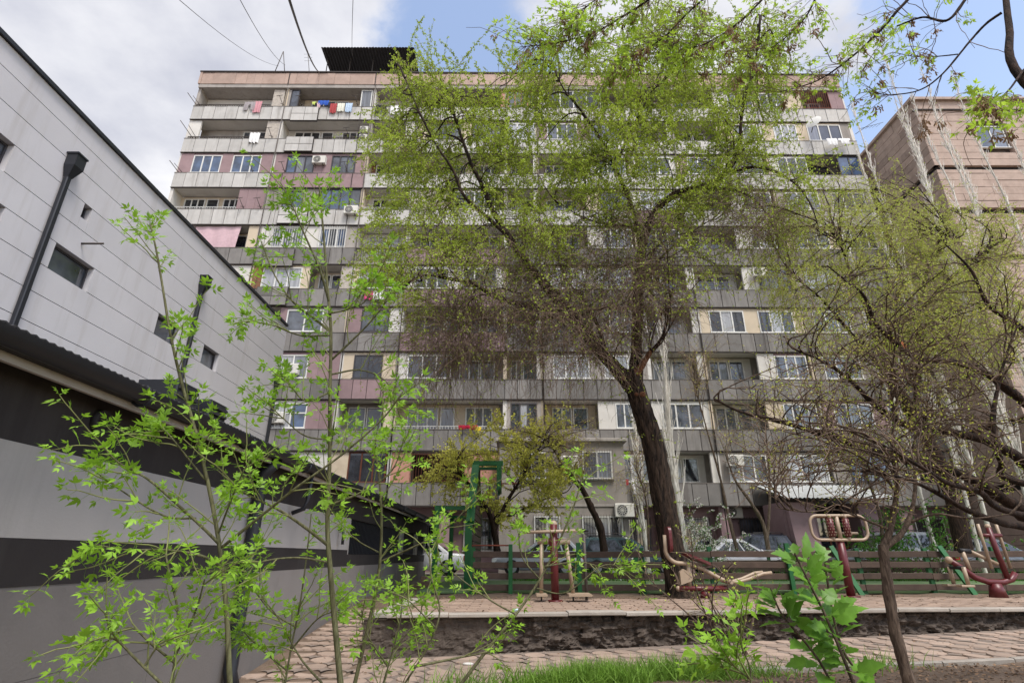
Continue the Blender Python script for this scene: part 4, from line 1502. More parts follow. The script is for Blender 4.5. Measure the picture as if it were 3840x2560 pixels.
def right_building():
    H = 26.3
    box('core_wall', (0.32, 0.32, 0.1), (26, 9, H - 0.2), 'concrete_dark', rbld)
    bands = [26.3, 21.2, 18.3, 15.4, 12.5, 9.6, 6.7, 3.8, 0.1]
    cnt = 0
    side, front = MB(), MB()
    for i in range(len(bands) - 1):
        zt, zb = bands[i], bands[i + 1] + 0.34
        out = 0.06 * (i % 2)
        z = zb
        while z < zt - 0.05:
            h = min(0.46, zt - z)
            if zt - (z + h) < 0.2:
                h = zt - z
            # side courses (face -x)
            y = -0.01
            off = R.uniform(0.3, 1.2)
            while y < 7.5:
                w = min(off if y < 0 else R.uniform(0.9, 1.7), 7.5 - y)
                if cnt < 285:
                    box('stone_block', (0.0 - out + R.uniform(-0.012, 0.012), y + 0.01, z + 0.012), (0.30, y + w - 0.01, z + h - 0.012), 'tuff_right', rbld)
                    cnt += 1
                else:
                    side.box((0.0 - out + R.uniform(-0.012, 0.012), y + 0.008, z + 0.008), (0.30, y + w - 0.008, z + h - 0.008))
                y += w
            # front courses (face -y)
            x = 0.0 - out + 0.02
            while x < 25:
                w = R.uniform(1.0, 1.9)
                for a, b_ in ((3.2, 4.9), (11.0, 12.7), (18, 19.7)):
                    if x < a - 0.05 < x + w:
                        w = a - 0.05 - x
                    if a - 0.06 <= x < b_:
                        w = b_ + 0.05 - x
                cut = any(a - 0.04 < x + w and x < b_ + 0.04 for a, b_ in ((3.2, 4.9), (11.0, 12.7), (18, 19.7))) and ((zt - 2.1 if i else zt - 3.4) - 0.05 < z + h and z < (zt - 0.55 if i else zt - 1.8) + 0.05 and (zt - 2.1 if i else zt - 3.4) > zb + 0.5)
                if not cut:
                    front.box((x + 0.01, 0.0 - out + R.uniform(-0.012, 0.012), z + 0.012), (x + w - 0.01, 0.3, z + h - 0.012))
                x += w
            z += h
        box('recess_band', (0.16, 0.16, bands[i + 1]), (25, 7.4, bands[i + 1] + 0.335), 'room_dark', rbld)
        for a, b_ in ((3.2, 4.9), (11.0, 12.7), (18, 19.7)):
            zw0, zw1 = zt - 2.1 if i else zt - 3.4, zt - 0.55 if i else zt - 1.8
            if zw1 - zw0 > 1.0 and zw0 > zb + 0.5:
                window(a, b_, zw0, zw1, 0.18, 2, 'frame_white', ['glass_mid', 'glass_sheer'], rbld)
    side.build('stone_block_rest', 'tuff_right', rbld, stuff=True)
    front.build('front_courses', 'tuff_right', rbld, stuff=True)
    box('coping', (-0.18, -0.18, H), (26, 9, H + 0.18), 'tuff_right', rbld)
    box('cornice_line', (-0.10, -0.10, H - 0.75), (26, 0.1, H - 0.68), 'seam', rbld)


right_building()
# glazed link between the two blocks
lk = thing('link_balcony', 'rusty barred balcony wedged between apartment block and pink stone building', 'balcony', (23.45, 29.2, 0))
for i, z in enumerate((21.0, 18.2, 15.4, 12.6, 9.8)):
    box('floor', (0.0, 0.0, z), (1.6, 1.4, z + 0.15), 'concrete', lk)
    m = MB()
    for q in range(12):
        xx = 0.05 + q * 0.09
        m.box((xx, -0.02, z + 0.16), (xx + 0.025, 0.01, z + 2.2))
    m.build('bars', 'rust_red' if i % 2 else 'rail', lk)
    box('back_panel', (0.0, 0.6, z + 0.16), (1.6, 0.64, z + 2.7), 'frame_dark', lk)
corrugated('roof_sheet', -0.1, 1.6, -0.3, 1.6, 23.2, 24.6, 0.03, 0.2, 'corrugated', lk)

# ------------------------------------------------------------------ fences round the court
def fence(y, x0, x1, label, posts, base, lean=0.0, tops=None, skip=(), front=()):
    t = thing('plank_fence', label, 'fence', ((x0 + x1) / 2, y, base))
    cx = (x0 + x1) / 2
    rows = [(0.03, 0.185), (0.31, 0.465), (0.59, 0.745), (0.86, 1.02)]
    for i in range(len(posts) - 1):
        a, b_ = posts[i], posts[i + 1]
        for j, (z0, z1) in enumerate(rows):
            if (i, j) in skip:
                continue
            dz0, dz1 = R.uniform(-0.012, 0.012), R.uniform(-0.012, 0.012)
            yy = -0.03 + R.uniform(-0.008, 0.008)
            vs = []
            for (xx, dz) in ((a - cx + 0.008, dz0), (b_ - cx - 0.008, dz1)):
                for (py, pz) in ((yy, z0 + dz + 0.008), (yy + 0.008, z0 + dz), (yy + 0.038, z0 + dz), (yy + 0.038, z1 + dz), (yy + 0.008, z1 + dz), (yy, z1 + dz - 0.008)):
                    vs.append((xx, py, pz))
            fs = [(q, (q + 1) % 6, 6 + (q + 1) % 6, 6 + q) for q in range(6)] + [(5, 4, 3, 2, 1, 0), (6, 7, 8, 9, 10, 11)]
            MB().add(vs, fs).build('plank', 'plank', t)
    for i, px in enumerate(posts):
        h = (tops[i] if tops else 1.12) + R.uniform(-0.03, 0.03)
        l = lean * R.uniform(0.6, 1.0)
        yp = -0.09 if (front and i in front) else 0.07
        MB().beam((px - cx, yp, -0.08), (px - cx - l, yp, h + (0.1 if yp < 0 else 0)), 0.11, 0.09, (0, 1, 0)).build('post', R.choice(['green_paint', 'green_paint', 'green_paint_dark']), t)
    return t


posts = [-1.08, -0.04, 1.83, 3.6, 5.5, 7.6, 9.6, 11.5, 13.4, 15.4]
f1 = fence(16.1, -1.08, 15.4, 'near weathered plank fence with green posts along the terrace', posts, 0.0, 0.0, front=(1, 2, 5))
MB().tube([(-1.12 - 7.16, -0.02, 1.17), (0.0 - 7.16, -0.02, 1.17)], 0.022, 6).build('top_pipe', 'rust_red', f1)
for (px, ln) in ((8.85, 0.30), (11.85, 0.26)):
    MB().beam((px - 7.16 + ln, -0.55, -0.07), (px - 7.16, -0.06, 1.15), 0.12, 0.07, (0, 1, 0)).build('brace', 'green_paint', f1)
posts2 = [8.2 + 2.1 * i for i in range(8)]
f2 = fence(23.3, 8.2, posts2[-1], 'far plank fence between the court and the parked cars', posts2, 0.0, 0.0)
for (px) in (1.83, 5.5, 3.6):
    MB().box((px - 0.25 - 7.16, -0.05, 0.66), (px - 0.1 - 7.16, -0.037, 0.86)).build('cleat', 'green_paint', f1)

# ------------------------------------------------------------------ basketball stand with goal frame
bs = thing('basketball_stand', 'green timber basketball stand with goal frame and red hoop', 'basketball hoop', (-1.3, 19.6, 0))


def bball():
    yn, yf = -2.4, 2.6
    G = 'green_paint'
    for yy in (yn, yf):
        MB().beam((0, yy, -0.06), (0, yy, 1.82), 0.20, 0.20, (0, 1, 0)).build('post', G, bs)
        MB().beam((0.03, yy * 0.99, 1.823), (0.02, yy * 0.13, 3.82), 0.16, 0.24, (1, 0, 0)).build('slanted_leg', G, bs)
    MB().beam((0, yn + 0.13, 2.38), (0, yf - 0.13, 2.38), 0.10, 0.14).build('crossbar', G, bs)
    for yy, zz in ((-1.7, 17.9), (2.8, 22.4)):
        MB().beam((-1.07, yy, -0.06), (-1.07, yy, 2.38), 0.15, 0.15, (0, 1, 0)).build('goal_post', G, bs)
        MB().beam((-1.0, yy, 2.31), (-0.06, yy if yy < 0 else yf - 0.1, 2.31), 0.10, 0.12).build('goal_beam', G, bs)
    MB().beam((-1.07, -1.62, 2.31), (-1.07, 2.72, 2.31), 0.10, 0.13).build('goal_beam', G, bs)
    # weathered planks filling the A-frame
    n = 16
    for i in range(n):
        z = 0.25 + i * 0.215
        t = max(0.0, (z - 1.82) / 2.0)
        half = 2.3 * (1 - t) + 0.25 * t
        box('plank', (0.105, -half + 0.0, z), (0.135, half + 0.1, z + 0.185), 'plank', bs)
    # arm over to the backboard
    MB().beam((-0.1, 0.05, 3.98), (0.98, 0.05, 3.98), 0.22, 0.16).build('arm', G, bs)
    MB().beam((-0.02, 0.05, 3.62), (-0.02, 0.05, 3.895), 0.22, 0.16, (1, 0, 0)).build('arm_post', G, bs)
    MB().beam((0.0, 0.05, 3.80), (0.80, 0.05, 3.80), 0.16, 0.09).build('arm', 'green_paint_dark', bs)
    for i in range(6):
        box('backboard_plank', (0.86, -0.85, 3.0 + i * 0.15), (0.92, 0.95, 3.14 + i * 0.15), G, bs)
    box('backboard_frame', (0.78, -0.86, 2.96), (0.857, -0.74, 3.90), G, bs, 0.01)
    box('backboard_frame', (0.78, 0.84, 2.96), (0.857, 0.96, 3.90), G, bs, 0.01)
    m = MB().tube([(1.25 + 0.225 * math.cos(a), 0.05 + 0.225 * math.sin(a), 3.28) for a in [2 * math.pi * i / 20 for i in range(21)]], 0.013, 6, False)
    m.tube([(0.925, -0.05, 3.28), (1.03, -0.02, 3.28)], 0.013, 5).tube([(0.925, 0.15, 3.28), (1.03, 0.12, 3.28)], 0.013, 5)
    h = m.build('hoop', 'hoop_red', bs)
    box('hoop_plate', (0.922, -0.12, 3.2), (0.94, 0.22, 3.36), 'hoop_red', h)


bball()


# ------------------------------------------------------------------ outdoor gym
def arc(c, r, a0, a1, n, plane='xz'):
    out = []
    for i in range(n + 1):
        a = math.radians(a0 + (a1 - a0) * i / n)
        p, q = r * math.cos(a), r * math.sin(a)
        out.append((c[0] + p, c[1], c[2] + q) if plane == 'xz' else (c[0] + p, c[1] + q, c[2]))
    return out


def gym_walker():
    t = thing('pendulum_walker', 'maroon post gym walker with cream crossbar and swinging legs', 'gym machine', (0.92, 12.7, 0))
    MB().tube([(0, 0, 0), (0, 0, 0.03)], [0.17, 0.15], 12).build('base_flange', 'maroon', t)
    MB().tube([(0, 0, 0.02), (0, 0, 1.56)], 0.085, 14).build('post', 'maroon', t)
    MB().ball((0, 0, 1.56), 0.088, 14, 8, (1, 1, 0.9)).build('post_cap', 'cream_metal', t)
    m = MB().tube([(-0.68, -0.12, 1.38), (0.62, -0.12, 1.42)], 0.032, 10)
    m.tube([(0.0, -0.12, 1.40), (0.0, 0, 1.40)], 0.03, 8)
    h = m.build('handle_bar', 'cream_metal', t)
    MB().tube([(0.622, -0.12, 1.42), (0.76, -0.12, 1.425)], 0.038, 10).build('grip', 'cap_black', h)
    MB().tube([(-0.36, 0, 1.20), (0.36, 0, 1.20)], 0.065, 12).build('pivot_tube', 'cream_metal', t)
    MB().tube([(-0.12, 0, 1.20), (0.12, 0, 1.20)], 0.072, 12).build('pivot_collar', 'maroon', t)
    for s, dx in ((-1, -0.02), (1, 0.12)):
        MB().tube([(s * 0.27, 0, 1.18), (s * 0.27 + dx, 0.05, 0.16)], 0.043, 10).build('swing_leg', 'cream_metal', t)
        o = box('foot_plate', (s * 0.27 + dx - 0.12, -0.25, 0.11), (s * 0.27 + dx + 0.12 + (0.25 if s > 0 else 0), 0.3, 0.155), 'cream_metal', t, 0.012)
        MB().tube([(s * 0.27 + dx, 0.05, 0.0), (s * 0.27 + dx, 0.05, 0.112)], 0.02, 6).build('stop', 'rail', o)
    MB().tube([(0.72, 0.4, 0), (0.72, 0.4, 1.36)], 0.035, 8).build('side_post', 'rail', t)


def gym_press():
    t = thing('leg_press_seat', 'maroon and cream leg press seat beside the leaning trunk', 'gym machine', (4.45, 13.7, 0), math.radians(4))
    MB().tube([(0, 0, 0), (0, 0, 0.14)], [0.12, 0.10], 10).build('foot', 'maroon', t)
    MB().tube([(-0.62, 0, 0.20), (0.52, 0, 0.20)], 0.06, 10).build('base_beam', 'maroon', t)
    MB().ball((-0.62, 0, 0.20), 0.061, 10, 6).build('beam_cap', 'cream_metal', t)
    MB().prism([(-0.56, 0.28), (-0.30, 0.36), (-0.20, 0.50), (-0.48, 0.62), (-0.56, 0.55)], 1, -0.05, 0.05).build('gusset', 'cream_metal', t, fix=True)
    seat_pts = [(-0.82, 0, 1.36), (-0.83, 0, 1.1)] + arc((-0.53, 0, 1.05), 0.31, 190, 262, 7) + [(-0.3, 0, 0.73), (0.0, 0, 0.62), (0.45, 0, 0.38), (0.62, 0, 0.33)]
    MB().tube(seat_pts, 0.048, 10).build('seat_frame', 'cream_metal', t)
    m = MB()
    for (a, b_, nm) in (((-0.72, 0.98), (-0.74, 1.52), 'backrest'),):
        vs = [(-0.76, -0.2), (-0.76, 0.2)]
        ring = [(0.17 * math.copysign(abs(math.cos(q)) ** 0.5, math.cos(q)), 1.26 + 0.29 * math.copysign(abs(math.sin(q)) ** 0.6, math.sin(q))) for q in [2 * math.pi * i / 20 for i in range(20)]]
        MB().prism(ring, 0, -0.77, -0.70).build('backrest', 'maroon', t, fix=True)
    ring = [(-0.12 + 0.31 * math.copysign(abs(math.cos(q)) ** 0.6, math.cos(q)), 0.2 * math.copysign(abs(math.sin(q)) ** 0.6, math.sin(q))) for q in [2 * math.pi * i / 20 for i in range(20)]]
    m = MB()
    vs = [(x, y, 0.80 - (x + 0.12) * 0.38) for x, y in ring] + [(x, y, 0.86 - (x + 0.12) * 0.38) for x, y in ring]
    fs = [(i, (i + 1) % 20, 20 + (i + 1) % 20, 20 + i) for i in range(20)] + [tuple(range(19, -1, -1)), tuple(range(20, 40))]
    m.add(vs, fs).build('seat_pad', 'maroon', t)
    for s in (-0.16, 0.16):
        MB().tube([(0.45, s * 0.4, 0.36), (0.7, s, 0.33), (1.0, s, 0.40), (1.35, s * 1.3, 0.52), (1.55, s * 1.3, 0.54)], 0.036, 8).build('push_arm', 'cream_metal', t)
    MB().tube([(0.58, -0.18, 0.345), (0.58, 0.18, 0.345)], 0.05, 8).build('hinge', 'cream_metal', t)
    MB().tube([(-0.35, 0, 0.24), (-0.32, 0, 0.76)], 0.05, 8).build('column', 'cream_metal', t)


def gym_back():
    t = thing('back_massager', 'maroon gym post with cream looped frame and two spotted rollers', 'gym machine', (7.97, 14.0, 0))
    MB().tube([(0, 0, 0), (0, 0, 0.03)], [0.2, 0.18], 12).build('base_flange', 'maroon', t)
    MB().tube([(0, 0, 0.02), (0, 0, 1.30)], 0.095, 14).build('post', 'maroon', t)
    pts = []
    W, z0, z1, r = 0.68, 1.26, 1.82, 0.18
    pts += arc((W - r, -0.08, z1 - r), r, 90, 0, 5) + arc((W - r, -0.08, z0 + r), r, 0, -90, 5)
    pts += arc((-W + r, -0.08, z0 + r), r, -90, -180, 5) + arc((-W + r, -0.08, z1 - r), r, 180, 90, 5)
    pts.append(pts[0])
    MB().tube(pts, 0.035, 8, False).build('looped_frame', 'cream_metal', t)
    MB().tube([(0, -0.06, 1.22), (0, -0.06, 1.84)], 0.05, 10).build('column', 'cream_metal', t)
    for s in (-0.19, 0.19):
        o = MB().tube([(s, -0.08, 1.33), (s, -0.08, 1.75)], 0.075, 12).build('roller', 'maroon', t)
        MB().tube([(s, -0.08, 1.24), (s, -0.08, 1.33)], 0.045, 8).build('roller_end', 'cream_metal', o)
        MB().tube([(s, -0.08, 1.75), (s, -0.08, 1.85)], 0.045, 8).build('roller_end', 'cream_metal', o)
        m = MB()
        for i in range(6):
            for j in range(8):
                a = 2 * math.pi * (j + 0.5 * (i % 2)) / 8
                m.ball((s + 0.077 * math.cos(a), -0.08 + 0.077 * math.sin(a), 1.37 + i * 0.068), 0.012, 6, 4)
        m.build('roller_knobs', 'cream_metal', o)
    MB().tube([(-0.2, 0.12, 1.42), (0.55, 0.12, 1.42)], 0.03, 8).build('handle_bar', 'cream_metal', t)


def gym_rider():
    t = thing('gym_rider', 'maroon curved gym rider with cream pedals at the right edge', 'gym machine', (11.35, 13.9, 0))
    MB().tube([(0, 0, 0), (0, 0, 0.30)], [0.19, 0.12], 12).build('foot', 'maroon', t)
    MB().tube([(-0.92, 0, 0.80), (-0.66, 0, 0.62), (-0.42, 0, 0.42), (-0.15, 0, 0.33), (0.2, 0, 0.32), (0.42, 0, 0.38), (0.55, 0, 0.52)], 0.066, 12).build('curved_beam', 'maroon', t)
    MB().ball((-0.93, 0, 0.81), 0.082, 12, 8).build('beam_cap', 'cream_metal', t)
    MB().tube([(0.34, 0, 0.36), (0.28, 0, 1.0), (0.24, 0, 1.55)], 0.062, 12).build('post', 'maroon', t)
    MB().ball((0.24, 0, 1.56), 0.066, 12, 8).build('post_cap', 'cream_metal', t)
    MB().tube([(-0.02, 0, 1.36), (0.50, 0, 1.36)], 0.045, 10).build('pivot_tube', 'maroon', t)
    for s, yy in ((-0.05, -0.08), (0.53, 0.08)):
        MB().tube([(s, yy, 1.62), (s, yy, 1.36), (s + 0.02, yy, 0.62)], 0.035, 8).build('lever', 'cream_metal', t)
    for yy in (-0.22, 0.22):
        MB().tube([(-0.80, yy, 0.66), (-0.80, yy, 0.28)], 0.045, 10).build('pedal_leg', 'cream_metal', t)
        box('pedal', (-1.02, yy - 0.09, 0.23), (-0.72, yy + 0.09, 0.275), 'cream_metal', t, 0.01)
    MB().tube([(-0.80, -0.25, 0.64), (-0.80, 0.25, 0.64)], 0.04, 8).build('pedal_axle', 'cap_black', t)
    MB().tube([(-0.55, 0, 1.00), (-0.5, 0, 0.58)], 0.05, 10).build('seat_post', 'cream_metal', t)
    MB().tube([(-0.62, 0, 1.02), (-0.36, 0, 1.0)], 0.055, 10).build('seat_bar', 'cap_black', t)
    MB().tube([(-0.36, 0.0, 1.0), (0.2, 0, 0.72)], 0.045, 8).build('link_bar', 'cream_metal', t)


gym_walker()
gym_press()
gym_back()
gym_rider()


# ------------------------------------------------------------------ parked cars
def car(x, y, rz, paint, label, kind='sedan', L=4.4):
    t = thing('parked_car', label, 'car', (x, y, 0.145), rz, 'cars parked in front of the flats')
    W = 0.86
    Hh = {'sedan': 1.42, 'wagon': 1.50, 'suv': 1.70, 'hatch': 1.48}[kind]
    belt = {'sedan': 0.88, 'wagon': 0.92, 'suv': 1.05, 'hatch': 0.92}[kind]
    h = L / 2
    # body loft: stations along x, section half-width and heights
    st = [(-h, 0.62, 0.42, 0.62), (-h + 0.05, 0.74, 0.30, belt - 0.10), (-h + 0.35, 0.83, 0.22, belt - 0.03), (-h + 1.0, W, 0.2, belt), (0, W, 0.2, belt), (h - 1.3, W, 0.2, belt), (h - 0.5, 0.82, 0.22, belt - 0.12), (h - 0.08, 0.74, 0.28, belt - 0.24), (h, 0.60, 0.40, belt - 0.34)]
    if kind in ('wagon', 'hatch', 'suv'):
        st[0] = (-h, 0.70, 0.40, belt - 0.12)
        st[1] = (-h + 0.04, 0.78, 0.30, belt - 0.02)
    vs, fs = [], []
    for (sx, hw, zb, zt) in st:
        zm = (zb + zt) / 2
        sec = [(-hw * 0.92, zb), (-hw, zb + 0.1), (-hw * 1.015, zm), (-hw * 0.97, zt - 0.07), (-hw * 0.88, zt), (hw * 0.88, zt), (hw * 0.97, zt - 0.07), (hw * 1.015, zm), (hw, zb + 0.1), (hw * 0.92, zb)]
        vs += [(sx, yy, zz) for yy, zz in sec]
    n = 10
    for i in range(len(st) - 1):
        for k in range(n):
            fs.append((i * n + k, (i + 1) * n + k, (i + 1) * n + (k + 1) % n, i * n + (k + 1) % n))
    fs += [tuple(range(n)), tuple((len(st) - 1) * n + k for k in range(n - 1, -1, -1))]
    MB().add(vs, fs, 0, True).build('body', paint, t, fix=True)
    # cabin: base ring and roof ring
    rear = {'sedan': (-h + 0.75, -h + 1.45), 'wagon': (-h + 0.10, -h + 0.42), 'suv': (-h + 0.08, -h + 0.35), 'hatch': (-h + 0.12, -h + 0.65)}[kind]
    fr = (h - 1.25, h - 2.05)
    zb, zt = belt - 0.03, Hh
    wb, wt = 0.80, 0.60

    def ring(x0, x1, w, z):
        c = 0.10
        return [(x0 + c, -w, z), (x1 - c, -w, z), (x1, -w + c, z), (x1, w - c, z), (x1 - c, w, z), (x0 + c, w, z), (x0, w - c, z), (x0, -w + c, z)]
    a = ring(rear[0], fr[0], wb, zb)
    b_ = ring(rear[1], fr[1], wt + 0.03, zt - 0.07)
    c_ = ring(rear[1] + 0.12, fr[1] - 0.12, wt - 0.10, zt)
    vs = a + b_ + c_
    fs = [(i, (i + 1) % 8, 8 + (i + 1) % 8, 8 + i) for i in range(8)] + [(8 + i, 8 + (i + 1) % 8, 16 + (i + 1) % 8, 16 + i) for i in range(8)] + [tuple(range(16, 24))]
    MB().add(vs, fs, 0, False).build('cabin', paint, t, fix=True)

    def on_side(u, v, s):
        x0 = rear[0] + (rear[1] - rear[0]) * v
        x1 = fr[0] + (fr[1] - fr[0]) * v
        w = wb + (wt + 0.03 - wb) * v
        return (x0 + 0.1 + (x1 - x0 - 0.2) * u, s * (w + 0.006), zb + (zt - 0.07 - zb) * v)
    for s in (-1, 1):
        for (u0, u1) in ((0.06, 0.30), (0.33, 0.62), (0.65, 0.95)):
            q = [on_side(u0, 0.12, s), on_side(u1, 0.12, s), on_side(u1 - (0.02 if u1 > 0.9 else 0), 0.9, s), on_side(u0 + 0.02, 0.9, s)]
            MB().add(q, [(0, 1, 2, 3)]).build('side_window', 'car_glass', t)

    def on_end(xs, w0, v, sgn, off):
        return xs[0] + (xs[1] - xs[0]) * v + off, wb + (wt + 0.03 - wb) * v
    for (xs, nm, off) in ((rear, 'rear_window', -0.008), (fr, 'windscreen', 0.008)):
        q = []
        for v, sg in ((0.1, -1), (0.1, 1), (0.92, 1), (0.92, -1)):
            xx, ww = on_end(xs, 0, v, sg, off)
            q.append((xx, sg * (ww - 0.14), zb + (zt - 0.07 - zb) * v))
        MB().add(q, [(0, 1, 2, 3)]).build(nm, 'car_glass', t)
    for s in (-1, 1):
        for xx in (-h + 0.85, h - 0.85):
            w_ = MB().tube([(xx, s * 0.70, 0.31), (xx, s * 0.80, 0.31), (xx, s * 0.875, 0.31)], [0.31, 0.315, 0.29], 20).build('wheel', 'tyre', t)
            MB().tube([(xx, s * 0.87, 0.31), (xx, s * 0.882, 0.31)], [0.20, 0.19], 16).build('rim', 'steel', w_)
        MB().bbox((-h - 0.004, s * 0.50, belt - 0.32), (-h + 0.16, s * 0.80, belt - 0.10), 0.02).build('tail_lamp', 'tail_red', t)
        MB().bbox((h - 0.22, s * 0.48, belt - 0.42), (h - 0.02, s * 0.76, belt - 0.26), 0.02).build('headlamp', 'lamp_clear', t)
        MB().ball((h - 1.55, s * 0.93, belt + 0.06), 0.09, 8, 6, (0.7, 1, 0.8)).build('mirror', paint, t)
        if kind in ('wagon', 'suv'):
            MB().tube([(rear[1] + 0.2, s * 0.52, zt + 0.005), (rear[1] + 0.3, s * 0.52, zt + 0.06), (fr[1] - 0.35, s * 0.52, zt + 0.06), (fr[1] - 0.25, s * 0.52, zt + 0.005)], 0.018, 6).build('roof_rail', 'cap_black', t)
    MB().box((-h - 0.01, -0.25, 0.50), (-h + 0.01, 0.25, 0.61)).build('number_plate', 'frame_white', t)
    return t


for nm, c_ in (('paint_white', srgb(214, 216, 220)), ('paint_green', srgb(38, 62, 66)), ('paint_silver', srgb(150, 156, 164)), ('paint_dark', srgb(40, 44, 54)), ('paint_grey', srgb(110, 116, 124))):
    material(nm, c_, 0.25, 0.04, 2, spec=0.6, coat=0.6)
car(-4.0, 25.0, math.radians(180), 'paint_white', 'white car with red tail lamp left of the goal frame', 'sedan', 4.3)
car(4.9, 24.9, 0, 'paint_green', 'dark green estate car with roof rails in front of the extension', 'wagon', 4.5)
car(1.1, 24.75, math.radians(180), 'paint_silver', 'pale silver car behind the plank fence below the extension', 'hatch', 3.9)
car(9.6, 24.7, 0, 'paint_white', 'white car roof showing right of the leaning trunk', 'sedan', 4.4)
car(11.0, 27.2, math.radians(180), 'paint_dark', 'dark car half hidden behind the white car', 'suv', 4.3)
car(15.9, 24.8, math.radians(180), 'paint_silver', 'silver car behind the gym post with looped frame', 'suv', 4.4)
car(20.6, 24.9, 0, 'paint_grey', 'grey car behind the fence near the right edge', 'sedan', 4.4)

# small litter
o = MB().ball((0, 0, 0.02), 0.05, 8, 5, (1.4, 1, 0.5)).build('plastic_bag', 'cloth_sky')
p = P(1186, 1407, 9.9 + 0.25)
o.location = (p.x, kerb_y(p.x) + 0.02, 0.03)
tag(o, 'crumpled pale blue plastic bag on the kerb', 'litter')
o = MB().ball((0, 0, 0.055), 0.06, 8, 5).build('ball', 'plaster_cream')
o.location = (9.1, 17.6, 0.004)
tag(o, 'small pale ball lying on the green court', 'ball')
o = MB().ball((0, 0, 0.012), 0.07, 7, 4, (1.3, 0.8, 0.3)).build('paper_scrap', 'plaster_white')
o.location = (-0.65, 9.15, path_z(-0.65) - 0.03)
tag(o, 'white paper scrap on the round paver path', 'litter')


# ------------------------------------------------------------------ vegetation
def catmull(pts, m):
    pts = np.array(pts, dtype=float)
    n = len(pts)
    ext = np.vstack([2 * pts[0] - pts[1], pts, 2 * pts[-1] - pts[-2]])
    out = []
    for q in np.linspace(0, n - 1.000001, m):
        i = int(q)
        t = q - i
        a, b, c, d = ext[i], ext[i + 1], ext[i + 2], ext[i + 3]
        out.append(0.5 * ((2 * b) + (-a + c) * t + (2 * a - 5 * b + 4 * c - d) * t * t + (-a + 3 * b - 3 * c + d) * t ** 3))
    return np.array(out)


def unit(v):
    return v / np.maximum(np.linalg.norm(v, axis=-1, keepdims=True), 1e-9)


def tubes(paths, radii, sides=3):
    """paths (N,M,3), radii (N,M) -> verts, quads"""
    paths = np.asarray(paths, float)
    radii = np.asarray(radii, float)
    N, M, _ = paths.shape
    tan = np.empty_like(paths)
    tan[:, 1:-1] = paths[:, 2:] - paths[:, :-2]
    tan[:, 0] = paths[:, 1] - paths[:, 0]
    tan[:, -1] = paths[:, -1] - paths[:, -2]
    tan = unit(tan)
    ref = np.where((np.abs(tan[:, :1, 2:3]) > 0.8), np.array([1.0, 0, 0]), np.array([0, 0, 1.0]))
    ref = np.repeat(ref, M, 1)
    u = unit(np.cross(tan, ref))
    w = np.cross(tan, u)
    a = 2 * np.pi * np.arange(sides) / sides
    V = paths[:, :, None, :] + radii[:, :, None, None] * (np.cos(a)[None, None, :, None] * u[:, :, None, :] + np.sin(a)[None, None, :, None] * w[:, :, None, :])
    idx = np.arange(N * M * sides).reshape(N, M, sides)
    f = np.stack([idx[:, :-1], np.roll(idx, -1, 2)[:, :-1], np.roll(idx, -1, 2)[:, 1:], idx[:, 1:]], -1)
    return V.reshape(-1, 3), f.reshape(-1, 4)


def grow(start, dirs, length, nseg, wig, grav, g, up_end=0.0):
    N = len(start)
    P_ = np.empty((N, nseg + 1, 3))
    P_[:, 0] = start
    d = unit(dirs)
    st = (np.asarray(length) / nseg)[:, None]
    gv = np.array([0, 0, -1.0])
    gr = np.broadcast_to(np.asarray(grav, float).reshape(-1, 1), (N, 1))
    for i in range(nseg):
        d = unit(d + g.normal(0, wig, (N, 3)) + gv * gr / nseg * 2.0 + np.array([0, 0, up_end / nseg]))
        P_[:, i + 1] = P_[:, i] + d * st
    return P_


def spawn(paths, n, t0, t1, spread, g, up=0.0):
    """pick n random points on the paths and side directions"""
    N, M, _ = paths.shape
    pi = g.integers(0, N, n)
    t = g.uniform(t0, t1, n) * (M - 1)
    i = np.minimum(t.astype(int), M - 2)
    f = (t - i)[:, None]
    p = paths[pi, i] * (1 - f) + paths[pi, i + 1] * f
    tan = unit(paths[pi, i + 1] - paths[pi, i])
    r = unit(g.normal(0, 1, (n, 3)))
    r = unit(r - tan * np.sum(r * tan, -1, keepdims=True))
    d = unit(tan + r * spread + np.array([0, 0, up]))
    return p, d, pi, t / (M - 1)


def frames(d, g):
    d = unit(d)
    r = unit(g.normal(0, 1, d.shape))
    n = unit(r - d * np.sum(r * d, -1, keepdims=True))
    return d, n, np.cross(n, d)


def scatter(tv, tf, pos, d, n, s, scale):
    """template with x along d, y along s, z along n"""
    tv = np.asarray(tv, float)
    K = len(pos)
    sc = np.asarray(scale).reshape(K, 1, 1)
    V = pos[:, None] + sc * (tv[None, :, 0:1] * d[:, None] + tv[None, :, 1:2] * s[:, None] + tv[None, :, 2:3] * n[:, None])
    tf = np.asarray(tf)
    F = (tf[None] + (np.arange(K) * len(tv))[:, None, None]).reshape(-1, tf.shape[1])
    return V.reshape(-1, 3), F


# bud tuft: three small folded blades
BUD_V = [(0, 0, 0), (0.6, 0.45, 0.15), (1.0, 0, 0.3), (0.6, -0.45, 0.15), (0, 0, 0), (0.3, 0.35, 0.75), (0.2, 0, 1.1), (-0.1, -0.35, 0.7)]
BUD_F = [(0, 1, 2, 3), (4, 5, 6, 7)]
# single leaflet, folded along the midrib, pointed
LF_V = [(0, 0, 0), (0.35, 0.24, 0.06), (0.72, 0.17, 0.02), (1.0, 0, -0.10), (0.72, -0.17, 0.02), (0.35, -0.24, 0.06), (0.35, 0, 0.0), (0.72, 0, -0.03)]
LF_F = [(0, 6, 1, 1), (6, 7, 2, 1), (7, 3, 2, 2), (0, 5, 6, 6), (5, 4, 7, 6), (4, 3, 7, 7)]
LF_F3 = [(0, 6, 1), (6, 7, 2), (6, 2, 1), (7, 3, 2), (0, 5, 6), (5, 4, 7), (5, 7, 6), (4, 3, 7)]


